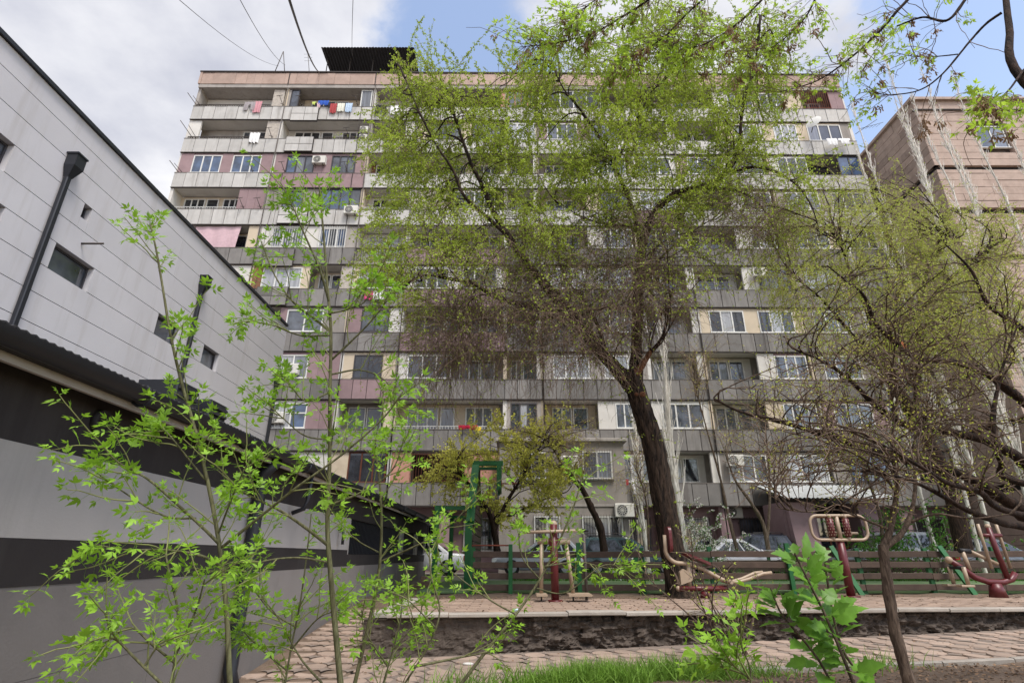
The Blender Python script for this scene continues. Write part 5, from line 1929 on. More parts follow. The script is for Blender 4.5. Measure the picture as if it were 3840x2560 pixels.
def arr(lst):
    return np.array([[v.x, v.y, v.z] for v in lst])


def limb_pts(lst, m):
    return catmull(arr([P(*q) for q in lst]), m)


class Tree:
    def __init__(self, name, label, base, cat='tree', group=None, seed=1):
        self.root = thing(name, label, cat, base, 0, group)
        self.base = np.array(base, float)
        self.g = np.random.default_rng(seed)
        self.limbs = []

    def limb(self, pts, r0, r1, mat, name='limb', sides=9, pw=1.0, knots=0.06):
        M = len(pts)
        r = r0 + (r1 - r0) * np.linspace(0, 1, M) ** pw
        r = r * (1 + knots * np.sin(np.linspace(0, M * 0.9, M) + self.g.uniform(0, 6)))
        V, F = tubes(pts[None], r[None], sides)
        if knots > 0.03:
            V = V + self.g.normal(0, 1, V.shape) * np.repeat(r, sides)[:, None] * 0.06
        np_mesh(name, V - self.base, F, mat, self.root, smooth=True)
        self.limbs.append(pts)
        return pts

    def mesh_tubes(self, name, paths, r0, r1, mat, sides=3, stuff=True):
        N, M, _ = paths.shape
        r = np.linspace(1, 0, M)[None] * (np.asarray(r0).reshape(-1, 1) - r1) + r1
        r = np.broadcast_to(r, (N, M))
        V, F = tubes(paths, r, sides)
        return np_mesh(name, V - self.base, F, mat, self.root, smooth=True, stuff=stuff)

    def buds(self, name, paths, step, size, mat, t0=0.1, jitter=0.015, prob=None, tmpl=(BUD_V, BUD_F), limit=None):
        N, M, _ = paths.shape
        L = np.linalg.norm(paths[:, 1:] - paths[:, :-1], axis=-1).sum(1)
        n = np.maximum((L / step).astype(int), 1)
        if prob is not None:
            n = (n * prob).astype(int)
        pi = np.repeat(np.arange(N), n)
        K = len(pi)
        if K == 0:
            return
        t = self.g.uniform(t0, 1, K) * (M - 1)
        i = np.minimum(t.astype(int), M - 2)
        f = (t - i)[:, None]
        p = paths[pi, i] * (1 - f) + paths[pi, i + 1] * f + self.g.normal(0, jitter, (K, 3))
        tan = unit(paths[pi, i + 1] - paths[pi, i])
        d, nn, s = frames(unit(tan * 0.4 + self.g.normal(0, 1, (K, 3))), self.g)
        V, F = scatter(tmpl[0], tmpl[1], p, d, nn, s, self.g.uniform(0.6, 1.3, K) * size)
        return np_mesh(name, V - self.base, F, mat, self.root, stuff=True)


def poly_points(poly, n, g):
    poly = np.array(poly, float)
    lo, hi = poly.min(0), poly.max(0)
    out = []
    while len(out) < n:
        q = g.uniform(lo, hi)
        ins = False
        j = len(poly) - 1
        for i in range(len(poly)):
            if (poly[i][1] > q[1]) != (poly[j][1] > q[1]) and q[0] < (poly[j][0] - poly[i][0]) * (q[1] - poly[i][1]) / (poly[j][1] - poly[i][1]) + poly[i][0]:
                ins = not ins
            j = i
        if ins:
            out.append(q)
    return np.array(out)


def reach(tree, targets, m=12, wig=0.10, arch=0.25):
    """secondary branches: curves from the nearest lower limb point to each target"""
    allp = np.vstack([l for l in tree.limbs])
    idx, dirs = [], []
    tans = np.vstack([unit(np.vstack([l[1:] - l[:-1], l[-1:] - l[-2:-1]])) for l in tree.limbs])
    out = []
    for q in targets:
        d = np.linalg.norm(allp - q, axis=1) + np.maximum(allp[:, 2] - q[2] + 0.2, 0) * 0.7 + tree.g.uniform(0, 1.2, len(allp))
        j = int(np.argmin(d))
        a = allp[j]
        L = np.linalg.norm(q - a)
        c1 = a + tans[j] * L * 0.35 + tree.g.normal(0, wig * L, 3)
        c2 = q + np.array([0, 0, arch * L * 0.5]) - unit(q - a) * L * 0.25 + tree.g.normal(0, wig * L, 3)
        t = np.linspace(0, 1, m)[:, None]
        b = (1 - t) ** 3 * a + 3 * (1 - t) ** 2 * t * c1 + 3 * (1 - t) * t ** 2 * c2 + t ** 3 * q
        b[1:] += tree.g.normal(0, 0.012 * L, (m - 1, 3)) * np.linspace(0.3, 1, m - 1)[:, None]
        out.append(b)
    return np.array(out)


def project_v(p):
    """world points -> photograph grid (for choosing leafy and bare zones of a crown)"""
    c, sn = math.cos(PITCH), math.sin(PITCH)
    x, y, z = p[:, 0], p[:, 1], p[:, 2] - CAM_Z
    w = y * c + z * sn
    v = -y * sn + z * c
    s = 2352.0 / 3840.0
    return (1920 + F_PX * x / w) * s, (1280 - F_PX * v / w) * s


# ---- leaning elm in the middle
def big_elm():
    T = Tree('leaning_elm', 'big leaning elm with dark forked trunk, weeping twigs and green buds', P(1562, 1368, 14.8), seed=3)
    g = T.g
    base = P(1562, 1368, 14.8)
    base.z = -0.12
    tr = limb_pts([(1566, 1376, 14.8), (1560, 1345, 14.8), (1545, 1270, 14.8), (1520, 1130, 14.7), (1500, 1020, 14.6), (1476, 945, 14.5), (1456, 880, 14.4), (1448, 850, 14.4)], 36)
    # trunk with bark ridges
    M = len(tr)
    sides = 26
    r = np.interp(np.linspace(0, 1, M), [0, 0.06, 0.2, 0.5, 0.85, 1], [0.46, 0.36, 0.31, 0.285, 0.25, 0.17])
    V, F = tubes(tr[None], r[None], sides)
    V = V.reshape(M, sides, 3)
    ctr = tr[:, None]
    ridge = 1 + 0.07 * np.sin(np.arange(sides) * 2 * np.pi * 7 / sides + np.linspace(0, 5, M)[:, None]) + g.normal(0, 0.035, (M, sides))
    V = ctr + (V - ctr) * ridge[..., None]
    np_mesh('trunk', V.reshape(-1, 3) - T.base, F, 'bark_elm', T.root, smooth=True)
    T.limbs.append(tr[M // 2:])
    B = 'bark_elm'
    L1 = T.limb(limb_pts([(1465, 905, 14.45), (1440, 872, 14.4), (1405, 835, 14.3), (1350, 770, 14.1), (1290, 700, 13.9), (1240, 640, 13.8), (1200, 590, 13.7), (1165, 540, 13.6), (1130, 480, 13.5), (1110, 430, 13.3), (1080, 370, 13.1), (1055, 300, 12.8), (1035, 230, 12.5)], 44), 0.25, 0.022, B, pw=0.75)
    L2 = T.limb(limb_pts([(1460, 890, 14.4), (1462, 830, 14.5), (1463, 760, 14.6), (1465, 690, 14.6), (1470, 620, 14.5), (1478, 555, 14.4), (1497, 500, 14.2), (1525, 465, 14.0), (1570, 438, 13.8), (1625, 426, 13.6), (1662, 402, 13.4), (1690, 365, 13.2), (1700, 320, 13.0), (1703, 270, 12.8), (1716, 210, 12.5), (1735, 140, 12.2), (1745, 70, 11.9)], 50), 0.20, 0.022, B, pw=0.75)
    T.limb(limb_pts([(1300, 712, 13.9), (1240, 706, 13.6), (1180, 695, 13.3), (1130, 676, 13.0), (1085, 652, 12.8), (1030, 640, 12.6), (975, 632, 12.4), (930, 655, 12.2)], 26), 0.10, 0.016, B)
    T.limb(limb_pts([(1165, 540, 13.6), (1120, 500, 13.2), (1085, 470, 12.9), (1060, 440, 12.7), (1040, 390, 12.5), (1000, 330, 12.2), (960, 250, 11.9), (930, 180, 11.7)], 26), 0.07, 0.012, B)
    T.limb(limb_pts([(1474, 580, 14.4), (1452, 480, 14.0), (1420, 400, 13.7), (1391, 339, 13.4), (1340, 262, 13.1), (1295, 205, 12.8), (1268, 150, 12.6)], 28), 0.085, 0.012, B)
    T.limb(limb_pts([(1675, 395, 13.4), (1730, 384, 13.1), (1780, 394, 12.9), (1830, 425, 12.7), (1862, 470, 12.6), (1880, 520, 12.6)], 22), 0.055, 0.012, B)
    T.limb(limb_pts([(1600, 430, 13.7), (1660, 434, 13.9), (1705, 442, 14.1), (1745, 470, 14.3), (1775, 520, 14.4), (1790, 570, 14.4)], 22), 0.06, 0.012, B)
    T.limb(limb_pts([(1395, 820, 14.3), (1370, 740, 14.9), (1340, 690, 15.4), (1300, 640, 15.9), (1280, 580, 16.2)], 20), 0.07, 0.012, B)
    T.limb(limb_pts([(1466, 660, 14.6), (1520, 590, 15.2), (1580, 540, 15.7), (1640, 500, 16.2)], 20), 0.06, 0.012, B)
    T.limb(limb_pts([(1410, 390, 13.6), (1450, 300, 13.4), (1500, 200, 13.2), (1540, 110, 13.0)], 20), 0.045, 0.01, B)
    T.limb(limb_pts([(1310, 730, 14.0), (1250, 730, 14.4), (1190, 740, 14.8), (1130, 742, 15.2), (1060, 742, 15.5)], 20), 0.05, 0.01, B)
    T.limb(limb_pts([(1480, 540, 14.4), (1440, 520, 14.0), (1400, 515, 13.7), (1340, 500, 13.4), (1290, 470, 13.2)], 18), 0.05, 0.01, B)
    # torn stub and pruning scars
    s = limb_pts([(1452, 868, 14.35), (1470, 845, 14.25), (1488, 818, 14.15), (1494, 806, 14.12)], 10)
    T.limb(s, 0.14, 0.05, 'wood_torn', 'torn_stub', 8, knots=0.12)
    for (vx, vy, rr) in ((1432, 868, 0.07), (1476, 905, 0.09), (1462, 905, 0.06)):
        c_ = P(vx, vy, 14.10)
        MB().ball((c_.x - T.base[0], c_.y - T.base[1], c_.z - T.base[2]), rr, 10, 6, (1, 0.5, 0.9)).build('branch_scar', 'wood_torn', T.root)
    poly = [(880, 430), (880, 250), (930, 150), (1050, 170), (1250, 190), (1340, 90), (1500, 20), (1700, 10), (1800, 120), (1760, 250), (1860, 400), (1840, 540), (1740, 600), (1620, 640), (1540, 760), (1400, 760), (1250, 780), (1050, 800), (890, 720), (860, 560)]
    pts = poly_points(poly, 240, g)
    tg = arr([P(a, b, g.uniform(11.6, 16.3)) for a, b in pts])
    S = reach(T, tg, 12, 0.12, 0.3)
    Ls = np.linalg.norm(S[:, -1] - S[:, 0], axis=1)
    T.mesh_tubes('branches', S, np.clip(0.012 + 0.006 * Ls, 0.012, 0.035), 0.006, 'bark_dark', 5)
    # branchlets and twigs
    p, d, pi, t = spawn(S, 2900, 0.25, 1.0, 1.1, g, 0.25)
    A = grow(p, d, g.uniform(0.6, 1.6, len(p)), 8, 0.18, g.uniform(0.1, 0.9, len(p)), g)
    vx, vy = project_v(A[:, -1])
    T.mesh_tubes('branchlets', A, 0.0075, 0.004, 'twig_brown', 3)
    p, d, pi, t = spawn(A, 11000, 0.15, 1.0, 1.0, g, 0.1)
    Bp = grow(p, d, g.uniform(0.25, 0.9, len(p)), 6, 0.16, g.uniform(-0.2, 1.0, len(p)), g)
    T.mesh_tubes('twigs', Bp, 0.0048, 0.003, 'twig_brown', 3)
    # leafiness by zone: green above and outside, bare brown curtain below the limbs
    def leafy(q):
        vx, vy = project_v(q)
        a = np.clip((720 - vy) / 330, 0, 1)
        a = np.maximum(a, np.clip((1010 - vx) / 130, 0, 1) * 0.8)
        hair = np.exp(-(((vx - 1470) / 90) ** 2 + ((vy - 650) / 130) ** 2))
        hair2 = np.exp(-(((vx - 1740) / 90) ** 2 + ((vy - 520) / 70) ** 2))
        return np.clip(a * (1 - 0.8 * hair - 0.8 * hair2) + 0.07, 0, 1)
    T.buds('foliage', Bp, 0.030, 0.043, 'bud_green', prob=leafy(Bp[:, 3]) * 0.70)
    T.buds('foliage', A, 0.034, 0.045, 'bud_green', 0.2, prob=leafy(A[:, 4]) * 0.7)
    # long green shoots rising out of the crown
    top = poly_points([(900, 130), (1750, 0), (1830, 200), (1500, 400), (880, 420)], 320, g)
    tp = arr([P(a, b, g.uniform(11.5, 15)) for a, b in top])
    near = np.array([int(np.argmin(np.linalg.norm(A[:, 5] - q, axis=1))) for q in tp])
    st = A[near, 5]
    dd = unit(np.array([-0.15, -0.1, 1.0]) + g.normal(0, 0.45, (len(st), 3)))
    U = grow(st, dd, g.uniform(0.8, 2.0, len(st)), 12, 0.09, 0.35, g)
    T.mesh_tubes('shoots', U, 0.006, 0.003, 'twig_brown', 3)
    T.buds('foliage', U, 0.022, 0.047, 'bud_green', 0.15)
    # left edge: hanging shoots arching to the left
    lp = poly_points([(900, 250), (1000, 300), (1000, 760), (880, 700), (870, 420)], 170, g)
    tp = arr([P(a, b, g.uniform(11.4, 13.5)) for a, b in lp])
    near = np.array([int(np.argmin(np.linalg.norm(A[:, 5] - q, axis=1))) for q in tp])
    st = A[near, 5]
    dd = unit(np.array([-1.0, -0.2, 0.5]) + g.normal(0, 0.35, (len(st), 3)))
    U = grow(st, dd, g.uniform(0.7, 1.6, len(st)), 10, 0.10, 0.9, g)
    T.mesh_tubes('shoots', U, 0.006, 0.003, 'twig_brown', 3)
    T.buds('foliage', U, 0.028, 0.04, 'bud_green', 0.15)
    # bare weeping curtain
    zone = np.vstack([poly_points([(930, 800), (990, 700), (1150, 640), (1330, 700), (1420, 820), (1380, 890), (1150, 880), (960, 870)], 1250, g),
                      poly_points([(1400, 480), (1540, 470), (1540, 640), (1480, 760), (1400, 700)], 900, g),
                      poly_points([(1660, 430), (1830, 450), (1820, 520), (1680, 520)], 420, g),
                      poly_points([(1050, 560), (1400, 520), (1450, 700), (1250, 700)], 500, g)])
    tp = arr([P(a, b, g.uniform(12.2, 16.0)) for a, b in zone])
    src = np.vstack([A.reshape(-1, 3), S[:, 4:].reshape(-1, 3)])
    sub = src[g.integers(0, len(src), 6000)]
    near = np.array([int(np.argmin(((sub - q) ** 2).sum(1))) for q in tp])
    st = sub[near]
    st = st + g.normal(0, 0.12, st.shape)
    dd = unit(np.array([-0.35, 0, 0.15]) + g.normal(0, 0.8, (len(st), 3)))
    H = grow(st, dd, g.uniform(0.8, 2.6, len(st)), 12, 0.20, g.uniform(0.35, 1.0, len(st)), g)
    T.mesh_tubes('hanging_twigs', H, 0.0055, 0.003, 'twig_brown', 3)
    p, d, pi, t = spawn(H, 5600, 0.1, 0.95, 1.0, g, -0.1)
    H2 = grow(p, d, g.uniform(0.25, 0.9, len(p)), 6, 0.22, 0.5, g)
    T.mesh_tubes('hanging_twigs', H2, 0.004, 0.0026, 'twig_brown', 3)
    T.buds('foliage', H, 0.10, 0.034, 'bud_green', 0.2, prob=g.uniform(0, 1, len(H)) ** 3)
    # a few pale dead strands
    p, d, pi, t = spawn(S, 26, 0.3, 0.9, 1.0, g, 0.0)
    D = grow(p, d, g.uniform(1.2, 2.4, 26), 14, 0.22, 0.9, g)
    T.mesh_tubes('dead_strands', D, 0.008, 0.005, 'twig_light', 4)
    # sprouts along the trunk
    p, d, pi, t = spawn(tr[None, 8:30], 36, 0.0, 1.0, 3.0, g, 0.2)
    Sp = grow(p, d, g.uniform(0.4, 1.1, 36), 7, 0.15, 0.3, g)
    T.mesh_tubes('shoots', Sp, 0.006, 0.003, 'twig_brown', 3)
    T.buds('foliage', Sp, 0.06, 0.034, 'bud_green', 0.3)
    return T


big_elm()


# ---- generic twiggy tree
def twiggy(name, label, base, limbs, poly, depth, nsec, nbr, ntw, bark, twig, bud, bud_step, bud_size, seed, droop=0.3, arch=0.2, r_sec=0.03, br_len=(0.5, 1.3), tw_len=(0.2, 0.7), leaf_p=1.0, trunk_sides=12, cat='tree', group=None, hang=0):
    T = Tree(name, label, base, cat, group, seed)
    g = T.g
    for i, (pl, r0, r1) in enumerate(limbs):
        T.limb(limb_pts(pl, 8 + 4 * len(pl)), r0, r1, bark, 'trunk' if i == 0 else 'limb', trunk_sides if i == 0 else 7)
    pts = poly_points(poly, nsec, g)
    tg = arr([P(a, b, g.uniform(*depth)) for a, b in pts])
    S = reach(T, tg, 10, 0.12, arch)
    Ls = np.linalg.norm(S[:, -1] - S[:, 0], axis=1)
    T.mesh_tubes('branches', S, np.clip(0.3 * r_sec + 0.008 * Ls, 0.3 * r_sec, r_sec), 0.005, bark, 5)
    p, d, pi, t = spawn(S, nbr, 0.2, 1.0, 1.0, g, 0.15)
    A = grow(p, d, g.uniform(*br_len, len(p)), 7, 0.16, droop, g)
    T.mesh_tubes('branchlets', A, 0.0065, 0.0035, twig, 3)
    p, d, pi, t = spawn(A, ntw, 0.1, 1.0, 1.0, g, 0.1)
    B = grow(p, d, g.uniform(*tw_len, len(p)), 5, 0.15, droop, g)
    T.mesh_tubes('twigs', B, 0.0045, 0.0026, twig, 3)
    if bud:
        T.buds('foliage', B, bud_step, bud_size, bud, 0.1, prob=np.full(len(B), leaf_p) * g.uniform(0.3, 1.3, len(B)))
        T.buds('foliage', A, bud_step, bud_size, bud, 0.2, prob=np.full(len(A), leaf_p) * g.uniform(0.3, 1.3, len(A)))
    if hang:
        p, d, pi, t = spawn(S, hang, 0.3, 1.0, 0.8, g, -0.1)
        H = grow(p, d, g.uniform(0.8, 2.2, hang), 9, 0.13, 1.0, g)
        T.mesh_tubes('hanging_twigs', H, 0.0055, 0.003, twig, 3)
        if bud:
            T.buds('foliage', H, bud_step, bud_size, bud, 0.2, prob=g.uniform(0, 1, hang) * leaf_p)
    return T


def ground_point(vx, vy, y, z):
    p = P(vx, vy, y)
    return (p.x, p.y, z)


# second elm behind the fence on the right
twiggy('weeping_elm', 'dark stemmed weeping elm with yellow green twigs in front of the stone building', ground_point(2215, 1262, 19.0, 0.0),
       [([(2215, 1268, 19.0), (2190, 1150, 19.0), (2150, 1050, 18.9), (2100, 960, 18.8), (2050, 880, 18.7), (2022, 800, 18.5), (1995, 720, 18.3), (1960, 640, 18.0), (1930, 560, 17.7)], 0.27, 0.04),
        ([(2060, 900, 18.7), (2010, 830, 18.2), (1950, 760, 17.8), (1890, 690, 17.4), (1830, 640, 17.0)], 0.10, 0.02),
        ([(2100, 960, 18.8), (2110, 860, 18.9), (2110, 760, 18.8), (2115, 680, 18.6), (2140, 600, 18.3), (2180, 560, 18.0)], 0.12, 0.02),
        ([(2110, 720, 18.8), (2170, 650, 18.4), (2230, 600, 18.2), (2290, 560, 18.0)], 0.08, 0.02)],
       [(1760, 480), (1850, 430), (2000, 400), (2150, 430), (2300, 470), (2340, 600), (2330, 800), (2200, 860), (2050, 830), (1900, 800), (1780, 720), (1740, 600)],
       (15.5, 20.5), 150, 1300, 4600, 'bark_dark', 'twig_light', 'bud_yellow', 0.048, 0.044, 21, 0.6, 0.3, 0.035, (0.6, 1.6), (0.3, 0.9), 0.75, hang=1100)

# yellow flowering tree behind the basketball stand
twiggy('yellow_bush_tree', 'low spreading tree with yellow green new leaves behind the basketball stand', ground_point(1142, 1262, 21.5, 0.14),
       [([(1142, 1266, 21.5), (1135, 1220, 21.4), (1120, 1170, 21.2), (1085, 1120, 20.9), (1050, 1080, 20.6)], 0.13, 0.03),
        ([(1135, 1220, 21.4), (1160, 1160, 21.4), (1190, 1110, 21.3), (1220, 1060, 21.2), (1250, 1010, 21.0)], 0.09, 0.02),
        ([(1130, 1200, 21.4), (1180, 1180, 22.0), (1240, 1150, 22.4), (1300, 1130, 22.6)], 0.07, 0.02)],
       [(955, 1120), (980, 1060), (1040, 1020), (1100, 990), (1200, 960), (1290, 960), (1340, 1020), (1350, 1120), (1280, 1190), (1180, 1200), (1060, 1200), (980, 1180)],
       (19.5, 23.0), 90, 480, 1500, 'bark_dark', 'twig_brown', 'bud_ochre', 0.042, 0.066, 33, 0.0, 0.2, 0.03, (0.4, 1.0), (0.2, 0.5), 0.9)

# brown twiggy tree leaning in front of the extension
twiggy('leaning_twiggy_tree', 'small leaning tree with dense brown twigs in front of the grey extension', ground_point(1385, 1262, 22.8, 0.0),
       [([(1388, 1266, 22.8), (1378, 1210, 22.7), (1358, 1165, 22.5), (1335, 1120, 22.3), (1300, 1085, 22.0), (1262, 1065, 21.7)], 0.16, 0.07),
        ([(1300, 1085, 22.0), (1270, 1030, 21.8), (1240, 990, 21.6)], 0.05, 0.02)],
       [(1170, 1010), (1220, 950), (1320, 940), (1390, 980), (1380, 1060), (1290, 1100), (1190, 1080)],
       (20.5, 23.0), 60, 420, 1300, 'bark_dark', 'twig_light', 'bud_ochre', 0.16, 0.045, 35, 0.2, 0.2, 0.028, (0.4, 0.9), (0.2, 0.5), 0.5)

# thin bare trees between the fence and the flats
for i, (lm, poly, dep, lab, sd) in enumerate((
        ([([(1765, 1262, 21.0), (1752, 1200, 21.0), (1722, 1150, 20.9), (1690, 1105, 20.8), (1672, 1060, 20.7)], 0.085, 0.03), ([(1762, 1240, 21.0), (1768, 1150, 21.0), (1765, 1060, 21.0), (1758, 980, 20.9)], 0.06, 0.02)],
         [(1600, 1000), (1700, 900), (1800, 930), (1800, 1060), (1700, 1100), (1610, 1080)], (19.8, 22.0), 'thin forked bare tree right of the blossom shrub', 41),
        ([([(1693, 1262, 21.8), (1672, 1180, 21.8), (1655, 1100, 21.8), (1630, 1010, 21.7), (1600, 900, 21.6)], 0.075, 0.02)],
         [(1560, 760), (1660, 720), (1720, 860), (1640, 1000), (1570, 960)], (20.8, 22.8), 'slender pale bare tree behind the blossom shrub', 42),
        ([([(1490, 1262, 21.9), (1488, 1190, 21.9), (1480, 1130, 21.8), (1462, 1080, 21.7)], 0.05, 0.02)],
         [(1410, 1080), (1450, 1000), (1520, 1020), (1530, 1120), (1470, 1160), (1420, 1140)], (21.0, 22.8), 'twiggy leafless shrub left of the leaning trunk', 43),
        ([([(2030, 1262, 22.5), (2020, 1180, 22.5), (1990, 1090, 22.4), (1960, 1000, 22.3), (1940, 900, 22.2)], 0.08, 0.02)],
         [(1860, 960), (1940, 860), (2050, 900), (2060, 1060), (1960, 1120), (1880, 1080)], (21.0, 23.0), 'thin bare tree in front of the porch canopy', 44))):
    b0 = lm[0][0][0]
    twiggy('bare_tree', lab, ground_point(b0[0], b0[1], b0[2], 0.0), lm, poly, dep, 26, 150, 420, 'bark_grey' if i < 2 else 'bark_brown', 'twig_light', 'bud_ochre', 0.14, 0.04, sd, 0.1, 0.2, 0.02, (0.4, 1.0), (0.2, 0.5), 0.5, 8, group='leafless trees before the flats')


# ---- white barked poplars
def poplar(x, y, h, label, seed, r=0.13, wide=0.5, z0=0.0):
    T = Tree('white_poplar', label, (x, y, z0), 'tree', 'white barked poplars', seed)
    g = T.g
    lean = g.normal(0, 0.025, 2)
    zz = np.linspace(-0.1, h, 26)
    pts = np.stack([x + lean[0] * zz + 0.06 * np.sin(zz * 0.8 + seed), y + lean[1] * zz + 0.05 * np.cos(zz * 0.9), z0 + zz], -1)
    T.limb(pts, r, 0.012, 'bark_white', 'trunk', 9, 1.0, 0.03)
    n = int(h * 5)
    p, d, pi, t = spawn(pts[None], n, 0.16, 0.98, 0.5, g, 0.9)
    L = (1 - t) * h * 0.22 * wide + 0.3
    A = grow(p, d, L * g.uniform(0.6, 1.2, n), 9, 0.05, -0.35, g)
    T.mesh_tubes('branches', A, np.clip(0.010 + 0.006 * L, 0, 0.035), 0.005, 'twig_white', 4)
    p, d, pi, t = spawn(A, n * 7, 0.15, 1.0, 0.6, g, 0.3)
    B = grow(p, d, g.uniform(0.1, 0.34, len(p)), 4, 0.08, -0.5, g)
    T.mesh_tubes('twigs', B, 0.006, 0.0035, 'twig_white', 3)
    T.buds('catkins', B, 0.16, 0.045, 'bud_yellow', 0.3, prob=np.full(len(B), 0.5))
    return T


for i, (x, y, h, lab) in enumerate(((17.6, 21.0, 22.0, 'leftmost tall white poplar before the stone building'), (18.9, 20.4, 24.5, 'tall white poplar second from the left before the stone building'),
                                    (19.9, 21.6, 23.0, 'tall white poplar third from the left before the stone building'), (20.9, 20.6, 24.0, 'tall white poplar fourth from the left before the stone building'),
                                    (21.9, 21.4, 25.0, 'tall white poplar fifth from the left before the stone building'), (23.3, 20.8, 24.0, 'tall white poplar near the right edge before the stone building'),
                                    (24.6, 21.5, 23.0, 'rightmost white poplar before the stone building'),
                                    (18.3, 22.6, 21.0, 'slim white poplar behind the two leftmost tall ones'), (20.4, 22.4, 22.5, 'slim white poplar set back behind the third and fourth'),
                                    (22.6, 22.2, 23.5, 'slim white poplar set back behind the fifth'))):
    poplar(x, y, h, lab, 60 + i, 0.085, 0.36)
poplar(6.55, 22.3, 13.0, 'white barked poplar directly behind the leaning elm', 70, 0.20, 1.1)
poplar(5.3, 22.9, 9.5, 'smaller pale poplar left of the white trunk behind the elm', 71, 0.10, 1.2)
poplar(16.9, 23.0, 17.0, 'pale poplar rising beside the corner of the apartment block', 72, 0.09, 0.8)


# ---- blossom shrub and green shrubs
def shrub(name, label, vx, vy, y, rad, nst, mat_leaf, size, step, seed, blossom=False, height=2.0, z0=0.0, leaf=True):
    b = ground_point(vx, vy, y, z0)
    T = Tree(name, label, b, 'shrub', None, seed)
    g = T.g
    st = np.array(b) + g.normal(0, 0.12, (nst, 3)) * np.array([1, 1, 0])
    S = grow(st, unit(g.normal(0, 0.45, (nst, 3)) + np.array([0, 0, 1.0])), g.uniform(0.7, 1.15, nst) * height, 9, 0.10, 0.15, g)
    T.mesh_tubes('stems', S, 0.016, 0.005, 'bark_brown', 5)
    p, d, pi, t = spawn(S, nst * 12, 0.25, 1.0, 1.2, g, 0.2)
    A = grow(p, d, g.uniform(0.25, 0.8, len(p)) * rad, 6, 0.15, 0.2, g)
    T.mesh_tubes('twigs', A, 0.006, 0.003, 'twig_brown', 3)
    if leaf:
        T.buds('foliage', A, step, size, mat_leaf, 0.1, 0.03)
    if blossom:
        T.buds('blossom', A, 0.05, 0.055, 'blossom', 0.2, 0.025)
    return T


shrub('blossom_shrub', 'shrub covered in white blossom right of the leaning trunk', 1600, 1262, 21.5, 1.0, 12, 'leaf_dark', 0.05, 0.07, 81, True, 2.9)
shrub('blossom_shrub', 'tiny white flowering shrub left of the leaning trunk', 1450, 1262, 21.5, 0.4, 5, 'leaf_dark', 0.05, 0.12, 82, True, 1.0)
shrub('green_shrub', 'green leafy shrub beside the right porch corner', 2020, 1262, 23.0, 1.1, 12, 'leaf_dark', 0.07, 0.05, 83, False, 2.8)
shrub('green_shrub', 'dark green shrub in front of the stone building foot', 2120, 1262, 22.6, 1.3, 12, 'leaf_dark', 0.07, 0.06, 84, False, 3.2)
shrub('green_shrub', 'small green shrub at the pink porch pier', 1830, 1262, 23.2, 0.7, 7, 'leaf_dark', 0.05, 0.07, 85, False, 1.5)
shrub('budding_shrub', 'slender leafless shrub with yellow buds in front of the kerb', 1690, 1480, 9.2, 0.5, 9, 'bud_yellow', 0.03, 0.12, 86, False, 1.75, path_z(3.0) - 0.05)


# ---- young tree with a thin trunk, right foreground
T_young = twiggy('young_tree', 'thin trunked young tree rising in front of the kerb on the right', ground_point(2098, 1600, 5.2, -0.52),
                 [([(2130, 1730, 5.2), (2098, 1600, 5.2), (2075, 1520, 5.2), (2052, 1430, 5.2), (2036, 1320, 5.2), (2028, 1250, 5.2)], 0.052, 0.040),
                  ([(2028, 1255, 5.2), (2045, 1215, 5.2), (2056, 1160, 5.2), (2060, 1100, 5.15), (2050, 1040, 5.1), (2052, 960, 5.0), (2045, 880, 4.9)], 0.032, 0.008),
                  ([(2030, 1258, 5.2), (2070, 1225, 5.25), (2092, 1180, 5.3), (2102, 1120, 5.35), (2100, 1040, 5.4), (2105, 950, 5.5), (2098, 860, 5.5)], 0.028, 0.007),
                  ([(2058, 1130, 5.2), (2020, 1080, 5.0), (1960, 1040, 4.9), (1880, 1010, 4.8), (1800, 990, 4.7)], 0.014, 0.004),
                  ([(2040, 1215, 5.2), (1980, 1190, 5.0), (1920, 1170, 4.9), (1850, 1175, 4.8), (1780, 1165, 4.7)], 0.012, 0.003),
                  ([(2085, 1200, 5.3), (2150, 1180, 5.2), (2230, 1190, 5.1), (2320, 1180, 5.0)], 0.014, 0.005)],
                 [(1720, 1080), (1780, 900), (1900, 800), (2050, 720), (2200, 760), (2300, 900), (2330, 1080), (2200, 1150), (2000, 1130), (1850, 1130)],
                 (4.4, 6.0), 60, 240, 620, 'bark_brown', 'twig_brown', 'bud_ochre', 0.07, 0.014, 51, 0.1, 0.15, 0.010, (0.2, 0.55), (0.1, 0.3), 0.6, 10)

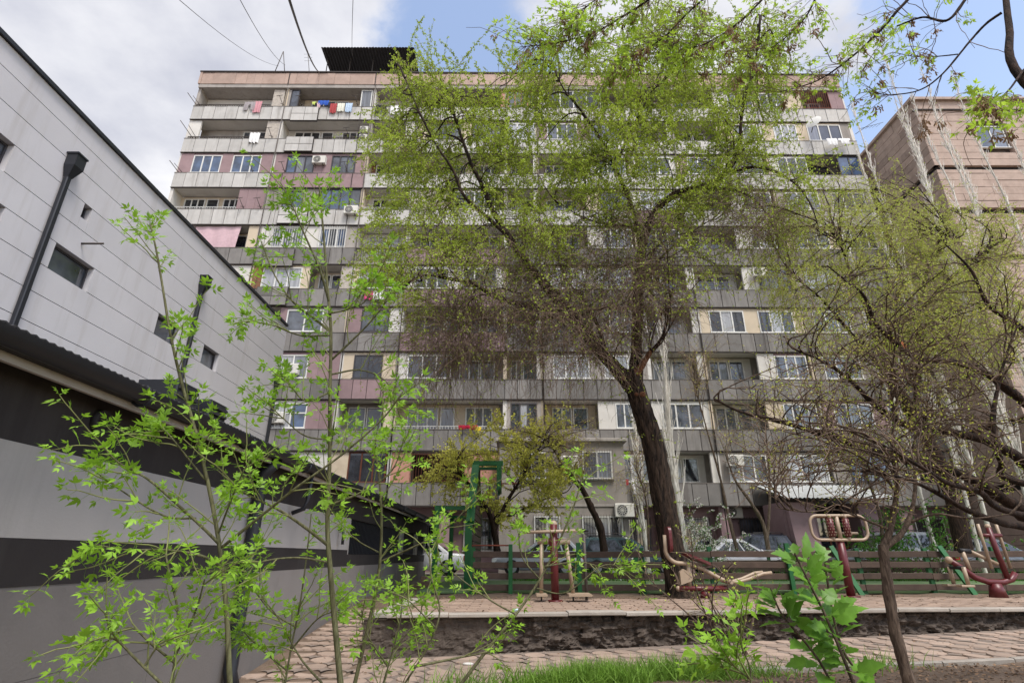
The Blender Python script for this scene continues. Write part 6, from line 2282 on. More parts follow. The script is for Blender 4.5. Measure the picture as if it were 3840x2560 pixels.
# bigger bare tree whose trunk stands right of the picture, limbs reaching in
def spreading_tree():
    base = (8.2, 6.4, -0.40)
    T = Tree('spreading_bare_tree', 'bare tree reaching in from the right edge with long dark drooping limbs', base, 'tree', None, 52)
    g = T.g
    tr = catmull(np.array([(8.2, 6.4, -0.5), (8.15, 6.4, 0.4), (8.0, 6.35, 1.1), (7.9, 6.3, 1.8), (7.95, 6.2, 3.0), (8.1, 6.0, 4.6)]), 24)
    T.limb(tr, 0.17, 0.05, 'bark_dark', 'trunk', 12)
    V3 = lambda v: (v.x, v.y, v.z)

    def lb(start, pts, r0, r1):
        q = [start] + [V3(P(*a)) for a in pts]
        T.limb(catmull(np.array(q), 10 + 4 * len(q)), r0, r1, 'bark_dark', 'limb', 8)
    lb((8.02, 6.35, 1.05), [(2400, 1195, 6.3), (2330, 1160, 6.2), (2280, 1130, 6.1), (2200, 1085, 6.0), (2100, 1060, 5.9), (2000, 1035, 5.8), (1900, 1000, 5.7), (1800, 970, 5.6), (1700, 945, 5.5), (1640, 915, 5.4)], 0.085, 0.008)
    lb((7.95, 6.3, 1.45), [(2400, 1080, 6.2), (2330, 1045, 6.1), (2260, 1010, 6.0), (2170, 990, 5.9), (2080, 975, 5.8), (2010, 930, 5.7), (1950, 870, 5.6), (1890, 830, 5.5), (1820, 800, 5.4)], 0.07, 0.008)
    lb((7.9, 6.3, 1.9), [(2400, 945, 6.2), (2330, 905, 6.1), (2270, 860, 6.0), (2200, 832, 5.9), (2110, 822, 5.8), (2060, 790, 5.7), (2010, 740, 5.7), (1985, 680, 5.6), (1950, 650, 5.5), (1900, 610, 5.5)], 0.06, 0.007)
    lb((8.1, 6.38, 0.75), [(2380, 1215, 6.0), (2300, 1200, 5.6), (2220, 1170, 5.3), (2150, 1130, 5.1), (2080, 1100, 5.0), (1990, 1080, 4.9)], 0.045, 0.007)
    lb((7.93, 6.25, 2.4), [(2390, 780, 6.0), (2330, 740, 5.9), (2270, 700, 5.8), (2230, 620, 5.7), (2170, 560, 5.7)], 0.045, 0.007)
    lb((8.0, 6.35, 1.2), [(2352, 1110, 5.9), (2300, 1060, 5.5), (2280, 980, 5.4), (2290, 900, 5.4), (2310, 820, 5.4), (2340, 740, 5.4)], 0.04, 0.008)
    lb((8.02, 6.35, 1.0), [(2360, 1185, 5.6), (2250, 1130, 5.0), (2180, 1110, 4.8), (2120, 1075, 4.6), (2060, 1040, 4.5), (1990, 1000, 4.5)], 0.035, 0.006)
    pts = poly_points([(1620, 900), (1720, 860), (1850, 750), (1950, 620), (2150, 560), (2340, 560), (2352, 1150), (2200, 1160), (2050, 1130), (1900, 1080), (1750, 1010)], 120, g)
    tg = arr([P(a, b, g.uniform(4.6, 6.6)) for a, b in pts])
    S = reach(T, tg, 10, 0.13, 0.15)
    T.mesh_tubes('branches', S, 0.010, 0.004, 'bark_brown', 5)
    p, d, pi, t = spawn(S, 560, 0.15, 1.0, 1.1, g, 0.1)
    A = grow(p, d, g.uniform(0.25, 0.7, len(p)), 7, 0.2, 0.1, g)
    T.mesh_tubes('branchlets', A, 0.0042, 0.0022, 'twig_brown', 3)
    p, d, pi, t = spawn(A, 1100, 0.1, 1.0, 1.0, g, 0.1)
    B = grow(p, d, g.uniform(0.08, 0.3, len(p)), 4, 0.15, 0.0, g)
    T.mesh_tubes('twigs', B, 0.0028, 0.0016, 'twig_brown', 3)
    T.buds('foliage', B, 0.05, 0.016, 'bud_ochre', 0.2)
    T.buds('foliage', A, 0.09, 0.016, 'bud_green', 0.2)
    # one dead leaf still hanging
    q = P(2072, 790, 5.5)
    d1 = np.array([[0.1, -0.2, -1.0]])
    d_, n_, s_ = frames(d1, g)
    V, F = scatter(LF_V, LF_F3, np.array([[q.x, q.y, q.z + 0.04]]), d_, np.array([[0.2, -1, 0.1]]), np.array([[1.0, 0.2, 0]]), [0.12])
    np_mesh('dead_leaf', V - T.base, F, 'leaf_dead', T.root)


spreading_tree()


# ---- box elder leaves
def compound_leaf(n_leaflets, seed):
    """stalk with 3 or 5 pointed, slightly lobed leaflets"""
    g = np.random.default_rng(seed)
    m = MB()
    L = 0.55 if n_leaflets == 3 else 0.75
    bend = g.uniform(-0.15, 0.0)
    pt = lambda t: Vector((t, 0, bend * t * t))
    m.tube([pt(0), pt(L * 0.5), pt(L)], [0.011, 0.009, 0.007], 3, False)
    spots = [(L, 0.0, 0.62)]
    for k in range((n_leaflets - 1) // 2):
        t = L * (0.92 if k == 0 else 0.55)
        spots += [(t, 0.85 + 0.2 * k, 0.5), (t, -0.85 - 0.2 * k, 0.5)]
    for (t, ang_, s) in spots:
        a = ang_ + g.normal(0, 0.12)
        s *= g.uniform(0.85, 1.15)
        o = pt(t)
        droop = g.uniform(-0.30, 0.05)
        fold = g.uniform(0.02, 0.12)
        prof = [(0.0, 0.0), (0.10, 0.06), (0.28, 0.14), (0.42, 0.20), (0.50, 0.14), (0.64, 0.13), (0.74, 0.07), (1.0, 0.0)]
        ca, sa = math.cos(a), math.sin(a)

        def tr(x, y, z):
            return (o.x + s * (x * ca - y * sa), o.y + s * (x * sa + y * ca), o.z + s * z)
        mid = [tr(x, 0, droop * x * x) for x, w in prof]
        lf = [tr(x, w, droop * x * x + fold * w * 2) for x, w in prof[1:-1]]
        rt = [tr(x, -w, droop * x * x + fold * w * 2) for x, w in prof[1:-1]]
        vs = mid + lf + rt
        nm = len(prof)
        fs = [(0, 1, nm), (0, nm + nm - 2, 1)]
        for i in range(1, nm - 2):
            fs.append((i, i + 1, nm + i, nm + i - 1))
            fs.append((i, nm + nm - 2 + i - 1, nm + nm - 2 + i, i + 1))
        fs.append((nm - 2, nm - 1, nm + nm - 3))
        fs.append((nm - 2, nm + 2 * (nm - 2) - 1, nm - 1))
        m.add(vs, fs, 0, True)
    return m


LEAVES = [compound_leaf(3 if i % 3 else 5, 100 + i) for i in range(6)]
LEAF_ME = [l.mesh('leaf', 'leaf') for l in LEAVES]


def place_leaves(T, pos, d, size, g, own=280, mat='leaf_mass', pal=None, up=0.6):
    """compound leaves at pos pointing along d; the nearest are objects of their own, the rest one mesh"""
    order = np.argsort(np.linalg.norm(pos - np.array([0, 0, CAM_Z]), axis=1) / size)
    rest = {}
    V_all, F_all, off = [], [], 0
    for k, j in enumerate(order):
        dd = Vector(d[j]).normalized()
        nn = Vector((g.normal(0, 0.5), g.normal(-0.15, 0.5), 1.0)) * up + Vector(g.normal(0, 0.5, 3)) * (1 - up)
        nn = (nn - dd * nn.dot(dd)).normalized()
        ss = nn.cross(dd)
        v = int(g.integers(0, 6))
        s = float(size[j])
        if k < own:
            o = link('leaf', (pal or LEAF_ME)[v], T.root)
            mtx = Matrix((dd, ss, nn)).transposed().to_4x4()
            mtx = Matrix.Translation(Vector(pos[j] - T.base)) @ mtx @ Matrix.Scale(s, 4)
            o.matrix_basis = mtx
        else:
            lv = LEAVES[v]
            R3 = np.array([dd, ss, nn])
            vv = np.array(lv.v) * s @ R3 + (pos[j] - T.base)
            V_all.append(vv)
            for f in lv.f:
                q = [i + off for i in f]
                F_all.append(q if len(q) == 4 else q + [q[-1]])
            off += len(vv)
    if V_all:
        me = bpy.data.meshes.new('foliage')
        me.from_pydata(np.vstack(V_all).tolist(), [], [tuple(dict.fromkeys(f)) for f in F_all])
        me.materials.append(M_[mat])
        me.polygons.foreach_set('use_smooth', [True] * len(me.polygons))
        link('foliage', me, T.root, stuff=True)


def leafy_nodes(paths, g, nper, t0, size, tipsize=1.0, tip=4):
    """opposite leaf pairs at nodes and a rosette at the tip of every path"""
    pos, dr, sz = [], [], []
    for q in paths:
        M = len(q)
        n = max(1, int(nper))
        for k in range(n):
            t = t0 + (0.95 - t0) * (k + g.uniform(0, 0.6)) / n
            i = min(int(t * (M - 1)), M - 2)
            p = q[i] + (q[i + 1] - q[i]) * (t * (M - 1) - i)
            tan = unit(q[i + 1] - q[i])
            r = unit(np.cross(tan, g.normal(0, 1, 3)))
            for s in (1, -1):
                if g.random() < 0.85:
                    pos.append(p)
                    dr.append(unit(tan * 0.5 + r * s + np.array([0, 0, 0.15])))
                    sz.append(size * g.uniform(0.55, 1.15))
        tan = unit(q[-1] - q[-2])
        for k in range(tip):
            pos.append(q[-1])
            dr.append(unit(tan * 0.9 + unit(g.normal(0, 1, 3)) * 0.9))
            sz.append(size * g.uniform(0.45, 1.0) * tipsize)
    return np.array(pos), np.array(dr), np.array(sz)


def rooted(foot, s3, n=6):
    """smooth run from a foot on the ground into the first given point of a stem"""
    foot = np.asarray(foot, float)
    a, b = s3[0], s3[1]
    L = np.linalg.norm(a - foot)
    c1 = foot + np.array([0, 0, 1.0]) * L * 0.35
    c2 = a - unit(b - a) * L * 0.35
    t = np.linspace(0, 1, n, endpoint=False)[:, None]
    return np.vstack([(1 - t) ** 3 * foot + 3 * (1 - t) ** 2 * t * c1 + 3 * (1 - t) * t ** 2 * c2 + t ** 3 * a, s3])


def sapling(name, label, stem, r0, r1, branches, size, seed, bark='bark_green', nfill=0, own=200, nper=4, zfoot=-0.72, up=0.6, fill_len=(0.12, 0.4)):
    """stem and branches given through the photograph with their distance"""
    s3 = arr([P(*q) for q in stem])
    foot = s3[0] + (s3[0] - s3[1]) * 0.0
    if s3[0][2] > zfoot + 0.05:
        run = s3[0] - s3[1]
        fx = np.clip(run[0] / max(-run[2], 0.05), -1.2, 1.2) * (s3[0][2] - zfoot) * 0.7
        foot = np.array([s3[0][0] + fx, s3[0][1], zfoot])
        s3 = rooted(foot, s3)
    T = Tree(name, label, tuple(s3[0] + np.array([0, 0, 0.03])), 'sapling', 'box elder saplings in the foreground', seed)
    g = T.g
    st = T.limb(catmull(s3, 8 + 5 * len(s3)), r0, r1, bark, 'stem', 10, 1.0, 0.02)
    paths = []
    for (pl, ra, rb) in branches:
        b = catmull(arr([P(*q) for q in pl]), 6 + 4 * len(pl))
        T.limb(b, ra, rb, bark, 'branch', 6, 1.0, 0.02)
        paths.append(b)
    twigs = []
    # side twigs carrying the leaves
    allp = paths + [st[len(st) // 3:]]
    for b in allp:
        L = np.linalg.norm(b[1:] - b[:-1], axis=1).sum()
        n = max(3, int(L / 0.16)) + nfill
        p, d, pi, t = spawn(b[None], n, 0.30, 1.0, 1.0, g, 0.25)
        twigs.append(grow(p, d, g.uniform(*fill_len, n), 7, 0.10, 0.05, g))
    tw = np.vstack(twigs)
    T.mesh_tubes('twigs', tw, 0.0042, 0.0022, 'twig_green', 4)
    pos, dr, sz = leafy_nodes(list(tw), g, nper, 0.35, size)
    ends = [b[-8:] for b in paths] + [st[-10:]]
    p2, d2, s2 = leafy_nodes(ends, g, 5, 0.2, size * 1.05, 1.0, 7)
    place_leaves(T, np.vstack([pos, p2]), np.vstack([dr, d2]), np.concatenate([sz, s2]), g, own, up=up)
    return T


sapling('box_elder_sapling', 'tall box elder sapling with bending stem before the striped wall, leftmost',
        [(528, 1568, 3.2), (520, 1400, 3.2), (505, 1260, 3.2), (480, 1120, 3.18), (447, 985, 3.15), (415, 870, 3.12), (392, 770, 3.1), (372, 650, 3.08), (358, 570, 3.05), (345, 515, 3.05)], 0.019, 0.005,
        [([(505, 1250, 3.2), (470, 1215, 3.15), (410, 1160, 3.1), (340, 1100, 3.0), (270, 1060, 2.95), (225, 1010, 2.9)], 0.010, 0.004),
         ([(450, 1190, 3.15), (380, 1185, 3.05), (300, 1140, 3.0), (215, 1080, 2.95)], 0.007, 0.003),
         ([(508, 1300, 3.2), (460, 1275, 3.1), (380, 1262, 3.0), (290, 1262, 2.9), (220, 1250, 2.85)], 0.009, 0.003),
         ([(511, 1255, 3.2), (580, 1200, 3.15), (680, 1120, 3.1), (790, 1040, 3.1), (880, 960, 3.1), (925, 900, 3.1)], 0.009, 0.004),
         ([(470, 1100, 3.18), (430, 1050, 3.1), (390, 1000, 3.0), (370, 980, 3.0)], 0.006, 0.003),
         ([(500, 1230, 3.2), (530, 1150, 3.1), (560, 1080, 3.0), (580, 1050, 3.0)], 0.006, 0.003)],
        0.085, 201, own=280, nfill=3)
sapling('box_elder_sapling', 'tallest box elder sapling with straight grey stem, centre left',
        [(782, 1568, 3.7), (770, 1440, 3.7), (758, 1300, 3.7), (752, 1200, 3.7), (757, 1060, 3.68), (758, 900, 3.65), (760, 760, 3.62), (752, 660, 3.6), (745, 560, 3.6), (738, 480, 3.58), (733, 425, 3.58)], 0.025, 0.006,
        [([(752, 1250, 3.7), (700, 1210, 3.6), (640, 1170, 3.5), (560, 1130, 3.4), (500, 1080, 3.35)], 0.012, 0.004),
         ([(755, 690, 3.6), (735, 620, 3.5), (700, 540, 3.45), (675, 480, 3.4), (645, 420, 3.4)], 0.010, 0.004),
         ([(757, 760, 3.62), (720, 730, 3.55), (670, 690, 3.5), (630, 630, 3.5), (600, 555, 3.5)], 0.010, 0.004),
         ([(756, 770, 3.62), (690, 770, 3.55), (620, 745, 3.5), (560, 738, 3.45)], 0.007, 0.003),
         ([(757, 830, 3.65), (800, 790, 3.6), (850, 740, 3.55), (890, 690, 3.5)], 0.009, 0.004),
         ([(757, 720, 3.6), (800, 710, 3.6), (840, 690, 3.6), (860, 640, 3.6)], 0.007, 0.003),
         ([(758, 900, 3.65), (700, 920, 3.6), (650, 860, 3.55)], 0.006, 0.003),
         ([(757, 1010, 3.68), (700, 1000, 3.6), (650, 960, 3.55), (620, 930, 3.5)], 0.006, 0.003),
         ([(752, 1290, 3.7), (680, 1280, 3.6), (600, 1290, 3.5), (555, 1320, 3.45)], 0.008, 0.003),
         ([(756, 1160, 3.7), (830, 1130, 3.7), (900, 1080, 3.7), (930, 1000, 3.7)], 0.009, 0.003),
         ([(758, 860, 3.65), (830, 850, 3.7), (890, 880, 3.8), (920, 960, 3.8)], 0.007, 0.003)],
        0.088, 202, own=290, nfill=3)
sapling('box_elder_sapling', 'pale stemmed box elder sapling right of the straight stemmed one',
        [(815, 1568, 4.8), (845, 1440, 4.8), (868, 1330, 4.8), (876, 1230, 4.75), (874, 1130, 4.7), (866, 1060, 4.7), (862, 1010, 4.7)], 0.024, 0.007,
        [([(872, 1290, 4.8), (940, 1260, 4.7), (1000, 1230, 4.6), (1060, 1180, 4.5), (1110, 1110, 4.5)], 0.009, 0.004),
         ([(874, 1270, 4.8), (820, 1240, 4.8), (780, 1200, 4.8)], 0.007, 0.003),
         ([(872, 1150, 4.7), (910, 1090, 4.7), (940, 1010, 4.7)], 0.007, 0.003)],
        0.09, 203, own=150, nfill=0, nper=3)
sapling('box_elder_sapling', 'slanting box elder shoot crossing the kerb below the gym post',
        [(1060, 1568, 4.2), (1120, 1490, 4.25), (1185, 1410, 4.3), (1240, 1330, 4.35), (1290, 1230, 4.4), (1322, 1150, 4.4), (1335, 1100, 4.4)], 0.019, 0.005,
        [([(1185, 1410, 4.3), (1130, 1380, 4.2), (1060, 1330, 4.15), (1010, 1290, 4.1)], 0.007, 0.003),
         ([(1240, 1330, 4.35), (1200, 1280, 4.3), (1190, 1220, 4.3)], 0.006, 0.003),
         ([(1230, 1350, 4.35), (1300, 1360, 4.3), (1380, 1300, 4.3), (1430, 1300, 4.3)], 0.006, 0.003),
         ([(1250, 1300, 4.35), (1330, 1290, 4.4), (1400, 1305, 4.4), (1460, 1300, 4.4)], 0.006, 0.003)],
        0.085, 204, own=160, nfill=0, nper=3)
sapling('box_elder_sapling', 'thin dark shoot leaning left of the kerb corner',
        [(930, 1568, 4.0), (985, 1480, 4.0), (1010, 1400, 4.0), (990, 1320, 4.0), (985, 1240, 4.0)], 0.011, 0.004,
        [([(950, 1530, 4.0), (1050, 1510, 4.1), (1130, 1490, 4.2), (1180, 1440, 4.2)], 0.009, 0.003),
         ([(1000, 1440, 4.0), (940, 1380, 3.9), (900, 1360, 3.9)], 0.005, 0.003)],
        0.08, 205, own=110, nfill=0, nper=3)
sapling('box_elder_sapling', 'low leafy box elder shoot at the foot of the striped wall',
        [(395, 1568, 2.9), (405, 1480, 2.9), (408, 1400, 2.9), (390, 1320, 2.9), (380, 1270, 2.9)], 0.010, 0.004,
        [([(405, 1500, 2.9), (450, 1400, 2.85), (470, 1330, 2.8)], 0.006, 0.003),
         ([(400, 1520, 2.9), (350, 1480, 2.8), (300, 1440, 2.75), (250, 1470, 2.7)], 0.006, 0.003)],
        0.08, 206, own=120, nfill=2)
sapling('box_elder_sapling', 'leaning leafy shoot along the bottom left edge',
        [(370, 1568, 2.6), (330, 1530, 2.6), (300, 1500, 2.58), (270, 1470, 2.55), (240, 1460, 2.5)], 0.009, 0.004,
        [([(330, 1530, 2.6), (350, 1500, 2.6), (370, 1470, 2.6)], 0.005, 0.003)], 0.075, 207, own=80, nfill=1)
sapling('box_elder_sapling', 'bushy low shoot between the two tall saplings',
        [(655, 1568, 3.9), (670, 1480, 3.9), (690, 1380, 3.9), (705, 1270, 3.9), (715, 1180, 3.9)], 0.010, 0.004,
        [([(680, 1440, 3.9), (620, 1400, 3.85), (570, 1330, 3.8), (560, 1290, 3.8)], 0.006, 0.003),
         ([(670, 1490, 3.9), (730, 1420, 3.85), (780, 1400, 3.8)], 0.006, 0.003),
         ([(660, 1540, 3.9), (600, 1490, 3.8), (560, 1450, 3.7)], 0.006, 0.003),
         ([(740, 1568, 3.8), (690, 1510, 3.8), (640, 1420, 3.75), (600, 1370, 3.7)], 0.007, 0.003)],
        0.085, 208, own=180, nfill=2)
sapling('box_elder_sapling', 'low dense shoot right of the straight stem at the path edge',
        [(880, 1568, 4.4), (900, 1500, 4.4), (920, 1420, 4.4), (925, 1360, 4.4)], 0.010, 0.004,
        [([(890, 1530, 4.4), (840, 1450, 4.3), (830, 1400, 4.3)], 0.006, 0.003),
         ([(905, 1490, 4.4), (960, 1420, 4.4), (970, 1380, 4.4)], 0.006, 0.003)], 0.085, 209, own=110, nfill=2)


# ---- near leafy sprig on the right: large lobed leaves, each one its own part
def lobed_leaf(seed):
    g = np.random.default_rng(seed)
    prof = [(0.0, 0.02), (0.06, 0.16), (0.13, 0.20), (0.16, 0.34), (0.26, 0.24), (0.34, 0.26), (0.40, 0.38), (0.48, 0.42), (0.53, 0.27), (0.62, 0.25), (0.66, 0.28), (0.74, 0.16), (0.84, 0.12), (1.0, 0.0)]
    m = MB()
    droop = g.uniform(-0.35, -0.05)
    fold = g.uniform(0.1, 0.35)
    z = lambda x, w: droop * x * x + fold * w + 0.03 * math.sin(9 * x) * w
    mid = [(x, 0, z(x, 0)) for x, w in prof]
    lf = [(x + 0.06 * (w > 0.3), w * g.uniform(0.9, 1.1), z(x, w)) for x, w in prof]
    rt = [(x + 0.06 * (w > 0.3), -w * g.uniform(0.9, 1.1), z(x, w)) for x, w in prof]
    n = len(prof)
    fs = []
    for i in range(n - 1):
        fs += [(i, i + 1, n + i + 1, n + i), (i, 2 * n + i, 2 * n + i + 1, i + 1)]
    m.add(mid + lf + rt, fs, 0, True)
    m.tube([(-0.35, 0, -0.02), (0.0, 0, 0)], [0.012, 0.009], 4, False)
    return m


material('leaf_near', srgb(104, 148, 52), 0.42, 0.30, 22, translucent=0.4, objvar=0.18)
BIG = [lobed_leaf(300 + i).mesh('leaf', 'leaf_near') for i in range(6)]


def near_sprig():
    stem = [(1960, 1568, 1.75), (1925, 1480, 1.75), (1890, 1400, 1.75), (1855, 1330, 1.74), (1825, 1270, 1.73)]
    s3 = arr([P(*q) for q in stem])
    foot = np.array([s3[0][0] + 0.12, s3[0][1] + 0.05, -0.66])
    s3 = rooted(foot, s3)
    T = Tree('leafy_sprig', 'close leafy shoot with large lobed green leaves at the lower right', tuple(foot + np.array([0, 0, 0.03])), 'sapling', None, 301)
    g = T.g
    a = T.limb(catmull(s3, 40), 0.008, 0.003, 'bark_brown', 'stem', 8, 1.0, 0.02)
    s4 = arr([P(*q) for q in [(1990, 1568, 1.9), (1940, 1500, 1.9), (1915, 1420, 1.9), (1900, 1330, 1.88), (1895, 1290, 1.86)]])
    b = T.limb(catmull(rooted(foot + np.array([0.02, 0.05, 0]), s4), 40), 0.007, 0.003, 'bark_brown', 'stem', 8, 1.0, 0.02)
    s5 = arr([P(*q) for q in [(1910, 1568, 1.8), (1870, 1500, 1.8), (1820, 1440, 1.8), (1790, 1400, 1.8), (1770, 1350, 1.8)]])
    c = T.limb(catmull(rooted(foot + np.array([-0.02, 0.02, 0]), s5), 40), 0.006, 0.0025, 'bark_brown', 'stem', 8, 1.0, 0.02)
    for q, n, t0 in ((a, 40, 0.60), (b, 30, 0.62), (c, 30, 0.60)):
        for k in range(n):
            t = t0 + (1 - t0) * k / n
            i = min(int(t * (len(q) - 1)), len(q) - 2)
            p = q[i]
            tan = Vector(unit(q[i + 1] - q[i]))
            side = Vector(g.normal(0, 1, 3))
            side = (side - tan * side.dot(tan)).normalized()
            dd = (tan * (0.25 + 0.6 * k / n) + side).normalized()
            nn = Vector((g.normal(0, 0.4), -0.55 + g.normal(0, 0.3), 0.8))
            nn = (nn - dd * nn.dot(dd)).normalized()
            s = g.uniform(0.042, 0.082) * (0.75 if k > n - 4 else 1)
            o = link('leaf', BIG[int(g.integers(0, 6))], T.root)
            mt = Matrix((dd, nn.cross(dd), nn)).transposed().to_4x4()
            o.matrix_basis = Matrix.Translation(Vector(p - T.base) + dd * (0.35 * s)) @ mt @ Matrix.Scale(s, 4)


near_sprig()
sapling('box_elder_sapling', 'small leafy shoot at the bottom edge left of the large leaves',
        [(1725, 1568, 2.6), (1722, 1530, 2.6), (1705, 1490, 2.6)], 0.006, 0.003, [([(1724, 1560, 2.6), (1700, 1540, 2.6), (1680, 1520, 2.6)], 0.004, 0.002)], 0.085, 210, own=40, nfill=1, zfoot=-0.62)


# ---- overhead box elder: trunk right of the picture, leafy branches with old seeds hanging in
def overhead():
    base = (5.7, 3.6, -0.66)
    T = Tree('overhanging_box_elder', 'box elder overhead whose leafy branches with dry brown seeds hang into the sky', base, 'tree', None, 401)
    g = T.g
    V3 = lambda v: (v.x, v.y, v.z)
    tr = catmull(np.array([(5.7, 3.6, -0.8), (5.72, 3.62, 0.6), (5.65, 3.7, 2.2), (5.5, 3.85, 3.8), V3(P(2345, 180, 4.1)), V3(P(2318, 60, 4.2)), V3(P(2300, -60, 4.3)), V3(P(2240, -300, 4.3))]), 40)
    T.limb(tr, 0.13, 0.022, 'bark_dark', 'trunk', 12, 0.32, 0.02)
    top = V3(P(2300, -60, 4.3))
    t2 = V3(P(2240, -300, 4.3))

    def lb(pts, r0, r1, start=None):
        q = ([start] if start is not None else []) + [V3(P(*a)) for a in pts]
        b = catmull(np.array(q), 8 + 5 * len(q))
        T.limb(b, r0 * 0.75, r1 * 0.8, 'bark_dark', 'limb', 7, 1.0, 0.04)
        return b
    Bs = []
    Bs.append(lb([(2240, -30, 4.5), (2180, 45, 4.6), (2120, 40, 4.7), (2060, 60, 4.8)], 0.032, 0.010, top))
    Bs.append(lb([(2200, -110, 4.4), (2080, 5, 4.5), (2029, 63, 4.6), (1960, 128, 4.7), (1878, 185, 4.8), (1790, 212, 4.9)], 0.034, 0.006, top))
    Bs.append(lb([(2300, 30, 4.3), (2265, 55, 4.4), (2228, 95, 4.5), (2165, 170, 4.6), (2110, 208, 4.7), (2040, 218, 4.8), (2010, 212, 4.8)], 0.022, 0.004))
    Bs.append(lb([(1950, -220, 4.2), (1750, 0, 4.4), (1680, 65, 4.5), (1620, 100, 4.6), (1560, 118, 4.7)], 0.026, 0.005, t2))
    Bs.append(lb([(1800, -250, 4.2), (1580, -60, 4.4), (1490, 0, 4.5), (1420, 45, 4.6), (1357, 78, 4.7), (1270, 100, 4.8), (1195, 108, 4.8)], 0.028, 0.005, t2))
    Bs.append(lb([(1850, -180, 4.2), (1640, -20, 4.4), (1580, 30, 4.5), (1520, 90, 4.6), (1450, 130, 4.7), (1420, 165, 4.7)], 0.022, 0.004, t2))
    Bs.append(lb([(2050, -180, 4.3), (1900, -40, 4.5), (1850, 40, 4.6), (1800, 90, 4.7), (1730, 140, 4.8), (1690, 170, 4.8)], 0.022, 0.004, t2))
    Bs.append(lb([(2352, 160, 4.0), (2310, 215, 3.9), (2270, 235, 3.8), (2240, 250, 3.7)], 0.018, 0.005, V3(P(2345, 180, 4.1))))
    Bs.append(lb([(2150, 130, 4.6), (2100, 130, 4.6), (2050, 120, 4.7)], 0.010, 0.004, V3(P(2200, 125, 4.55))))
    Bs.append(lb([(1700, -200, 4.2), (1450, -70, 4.4), (1380, -10, 4.5), (1330, 30, 4.6), (1310, 60, 4.6)], 0.02, 0.004, t2))
    # leafy side twigs
    tw = []
    wts = [0.4, 1.2, 0.45, 1.1, 1.2, 1.2, 1.2, 0.9, 0.3, 0.9]
    for b, w in zip(Bs, wts):
        L = np.linalg.norm(b[1:] - b[:-1], axis=1).sum()
        n = int(max(5, L * 9.0 * w))
        p, d, pi, t = spawn(b[None], n, 0.35, 1.0, 1.0, g, 0.05)
        tw.append(grow(p, d, g.uniform(0.15, 0.55, n), 8, 0.13, 0.2, g))
    tw = np.vstack(tw)
    T.mesh_tubes('twigs', tw, 0.0045, 0.0022, 'twig_brown', 4)
    pos, dr, sz = leafy_nodes(list(tw), g, 3, 0.4, 0.10, 1.0, 3)
    pos2, dr2, sz2 = leafy_nodes([b[-8:] for b in Bs], g, 3, 0.3, 0.12, 1.0, 5)
    pos, dr, sz = np.vstack([pos, pos2]), np.vstack([dr, dr2]), np.concatenate([sz, sz2])
    dr = unit(dr + np.array([0, 0, -0.45]))
    cl_p = arr([P(g.uniform(2225, 2352), g.uniform(225, 300), g.uniform(3.4, 3.9)) for _ in range(46)])
    pos = np.vstack([pos, cl_p])
    dr = np.vstack([dr, unit(g.normal(0, 1, (46, 3)) + np.array([-0.4, 0, -0.3]))])
    sz = np.concatenate([sz, g.uniform(0.09, 0.14, 46)])
    me_over = [l.mesh('leaf', 'leaf_overhead') for l in LEAVES]
    place_leaves(T, pos, dr, sz, g, 280, 'leaf_over', me_over, 0.45)
    # bare curly twigs
    p, d, pi, t = spawn(np.array([catmull(b, 20) for b in Bs]), 120, 0.3, 1.0, 1.1, g, 0.0)
    C2 = grow(p, d, g.uniform(0.2, 0.9, 120), 10, 0.2, 0.3, g)
    T.mesh_tubes('bare_twigs', C2, 0.005, 0.0025, 'twig_brown', 4)
    # dry seed clusters
    src = np.vstack([tw[:, 3], C2[:, 6], C2[:, 9]])
    cl = src[g.integers(0, len(src), 170)]
    n = 20
    pp = np.repeat(cl, n, 0) + g.normal(0, 0.02, (len(cl) * n, 3)) - np.array([0, 0, 0.04]) * g.uniform(0, 1.6, (len(cl) * n, 1))
    d, nn, s = frames(np.array([0, 0, -1.0]) + g.normal(0, 0.45, pp.shape), g)
    SV = [(0, 0.05, 0), (0.35, 0.16, 0.02), (1.0, 0.10, 0.05), (0.9, -0.12, 0.0), (0.3, -0.06, 0)]
    SF = [(0, 1, 4, 4), (1, 2, 3, 4)]
    V, F = scatter(SV, [(0, 1, 4), (1, 3, 4), (1, 2, 3)], pp, d, nn, s, g.uniform(0.042, 0.066, len(pp)))
    np_mesh('seed_clusters', V - T.base, F, 'samara', T.root, stuff=True)


material('leaf_overhead', srgb(168, 198, 66), 0.5, 0.25, 2, translucent=0.5, objvar=0.25)
overhead()


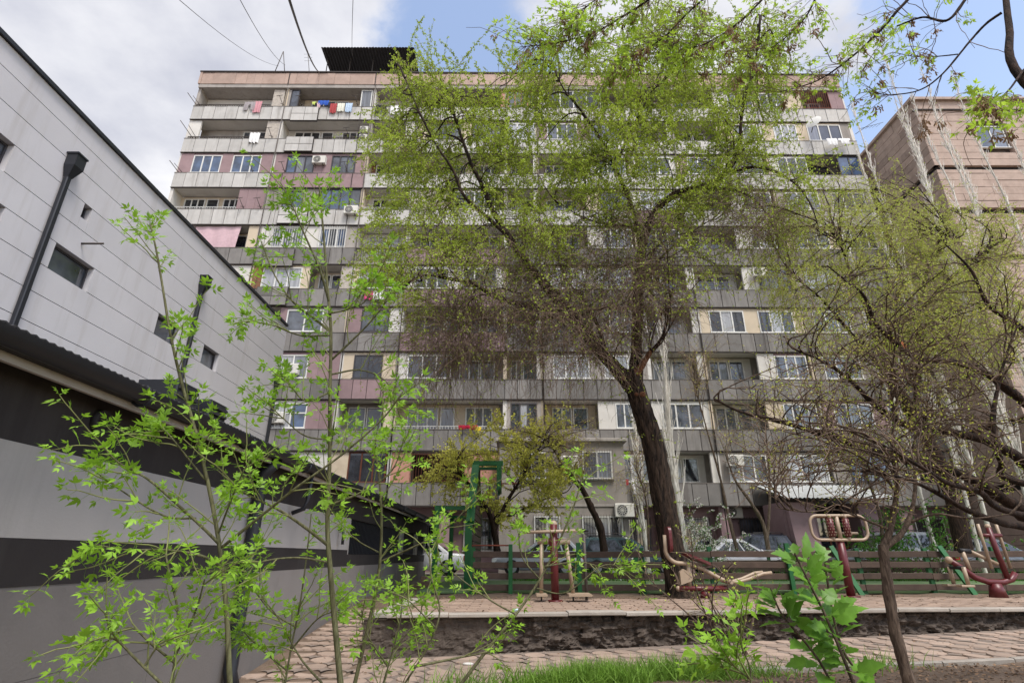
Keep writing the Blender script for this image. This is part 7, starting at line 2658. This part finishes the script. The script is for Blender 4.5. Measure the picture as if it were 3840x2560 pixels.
# ---- grass, litter, sparrow
def grass():
    g = np.random.default_rng(9)
    n = 5200
    ctr = np.array([[0.2, 7.45], [0.75, 7.5], [1.0, 7.5], [1.9, 7.55], [2.4, 7.6], [1.3, 7.45], [-0.6, 7.3], [3.0, 7.5], [4.6, 7.7]])
    wt = np.array([0.08, 0.2, 0.25, 0.14, 0.14, 0.12, 0.03, 0.02, 0.02])
    k = g.choice(len(ctr), n, p=wt / wt.sum())
    xy = ctr[k] + g.normal(0, 1, (n, 2)) * np.array([0.28, 0.16])
    xy[:, 1] = np.minimum(xy[:, 1], 7.66 + 0.07 * xy[:, 0])
    z = np.array([ground_h(a, b) for a, b in xy])
    st = np.stack([xy[:, 0], xy[:, 1], z - 0.01], -1)
    d = unit(g.normal(0, 0.35, (n, 3)) + np.array([0, 0, 1.0]))
    Pp = grow(st, d, g.uniform(0.12, 0.34, n), 4, 0.12, 0.35, g)
    side = unit(np.cross(d, g.normal(0, 1, (n, 3))))
    w = np.array([0.006, 0.0055, 0.0045, 0.003, 0.0005])
    L = Pp - side[:, None] * w[None, :, None]
    Rr = Pp + side[:, None] * w[None, :, None]
    V = np.stack([L, Rr], 2).reshape(-1, 3)
    idx = np.arange(n * 5 * 2).reshape(n, 5, 2)
    F = np.stack([idx[:, :-1, 0], idx[:, :-1, 1], idx[:, 1:, 1], idx[:, 1:, 0]], -1).reshape(-1, 4)
    o = np_mesh('grass', V, F, 'grass', stuff=True)
    tag(o, 'tufts of fresh green grass along the near edge of the path', 'grass')
    # dry leaf litter on soil and terrace edge
    n = 7400
    x = np.concatenate([g.uniform(-2.2, 14, 2600), g.uniform(2, 10, 1700), g.uniform(-3.5, 14, 900), g.uniform(2.2, 9, 2200)])
    y = np.concatenate([13.9 + np.abs(g.normal(0, 0.9, 2600)), g.uniform(4.5, 7.9, 1700), g.uniform(8, 13.5, 900), g.uniform(6.6, 8.0, 2200)])
    y[:2600] = np.minimum(y[:2600], 16.0)
    zz = np.array([max(ground_h(a, b), (0.0 if (b > kerb_y(a) + 0.2 and b < 13.7 and a > -2) else -9), (path_z(a) - 0.03 if 7.9 + .07 * a < b < kerb_y(a) - 0.1 and a > -2.2 else -9)) for a, b in zip(x, y)]) + 0.008
    d, nn, s = frames(np.stack([g.normal(0, 1, n), g.normal(0, 1, n), g.normal(0, 0.25, n)], -1), g)
    nn = unit(nn * 0.5 + np.array([0, 0, 1.0]))
    s = unit(np.cross(nn, d))
    V, F = scatter(LF_V, LF_F3, np.stack([x, y, zz], -1), d, nn, s, g.uniform(0.02, 0.06, n))
    o = np_mesh('leaf_litter', V, F, 'litter', stuff=True)
    tag(o, 'dry leaf litter scattered over soil and paving', 'leaf litter')
    # weeds between cars and fence
    n = 2600
    xy = np.stack([g.uniform(0, 22, n), g.uniform(22.6, 23.3, n)], -1)
    st = np.stack([xy[:, 0], xy[:, 1], np.full(n, -0.02)], -1)
    d = unit(g.normal(0, 0.3, (n, 3)) + np.array([0, 0, 1.0]))
    Pp = grow(st, d, g.uniform(0.15, 0.55, n), 4, 0.12, 0.3, g)
    side = unit(np.cross(d, g.normal(0, 1, (n, 3))))
    w = w * 2
    V = np.stack([Pp - side[:, None] * w[None, :, None], Pp + side[:, None] * w[None, :, None]], 2).reshape(-1, 3)
    idx = np.arange(n * 5 * 2).reshape(n, 5, 2)
    F = np.stack([idx[:, :-1, 0], idx[:, :-1, 1], idx[:, 1:, 1], idx[:, 1:, 0]], -1).reshape(-1, 4)
    o = np_mesh('weeds', V, F, 'leaf_dark', stuff=True)
    tag(o, 'strip of tall weeds along the far plank fence', 'weeds')


grass()

# sparrow on the elm's left limb
q = P(1009, 633, 12.52)
b = MB()
pts = [(-0.085, 0, -0.028), (-0.05, 0, -0.01), (-0.02, 0, 0.0), (0.015, 0, 0.012), (0.045, 0, 0.030), (0.058, 0, 0.046), (0.074, 0, 0.050), (0.088, 0, 0.048)]
b.tube(pts, [0.008, 0.016, 0.032, 0.034, 0.026, 0.023, 0.017, 0.004], 10)
sp = b.build('sparrow', 'twig_brown')
sp.location = (q.x, q.y, q.z + 0.05)
tag(sp, 'small brown sparrow perched on the elm\'s left limb', 'bird')
MB().tube([(-0.07, 0, -0.022), (-0.135, 0, -0.05)], [0.012, 0.008], 6).build('tail', 'bark_dark', sp)
MB().tube([(0.084, 0, 0.048), (0.098, 0, 0.044)], [0.005, 0.001], 6).build('beak', 'cap_black', sp)
MB().tube([(0.0, 0.008, -0.03), (0.0, 0.008, -0.055)], 0.003, 4).tube([(0.0, -0.008, -0.03), (0.0, -0.008, -0.055)], 0.003, 4).build('legs', 'cap_black', sp)
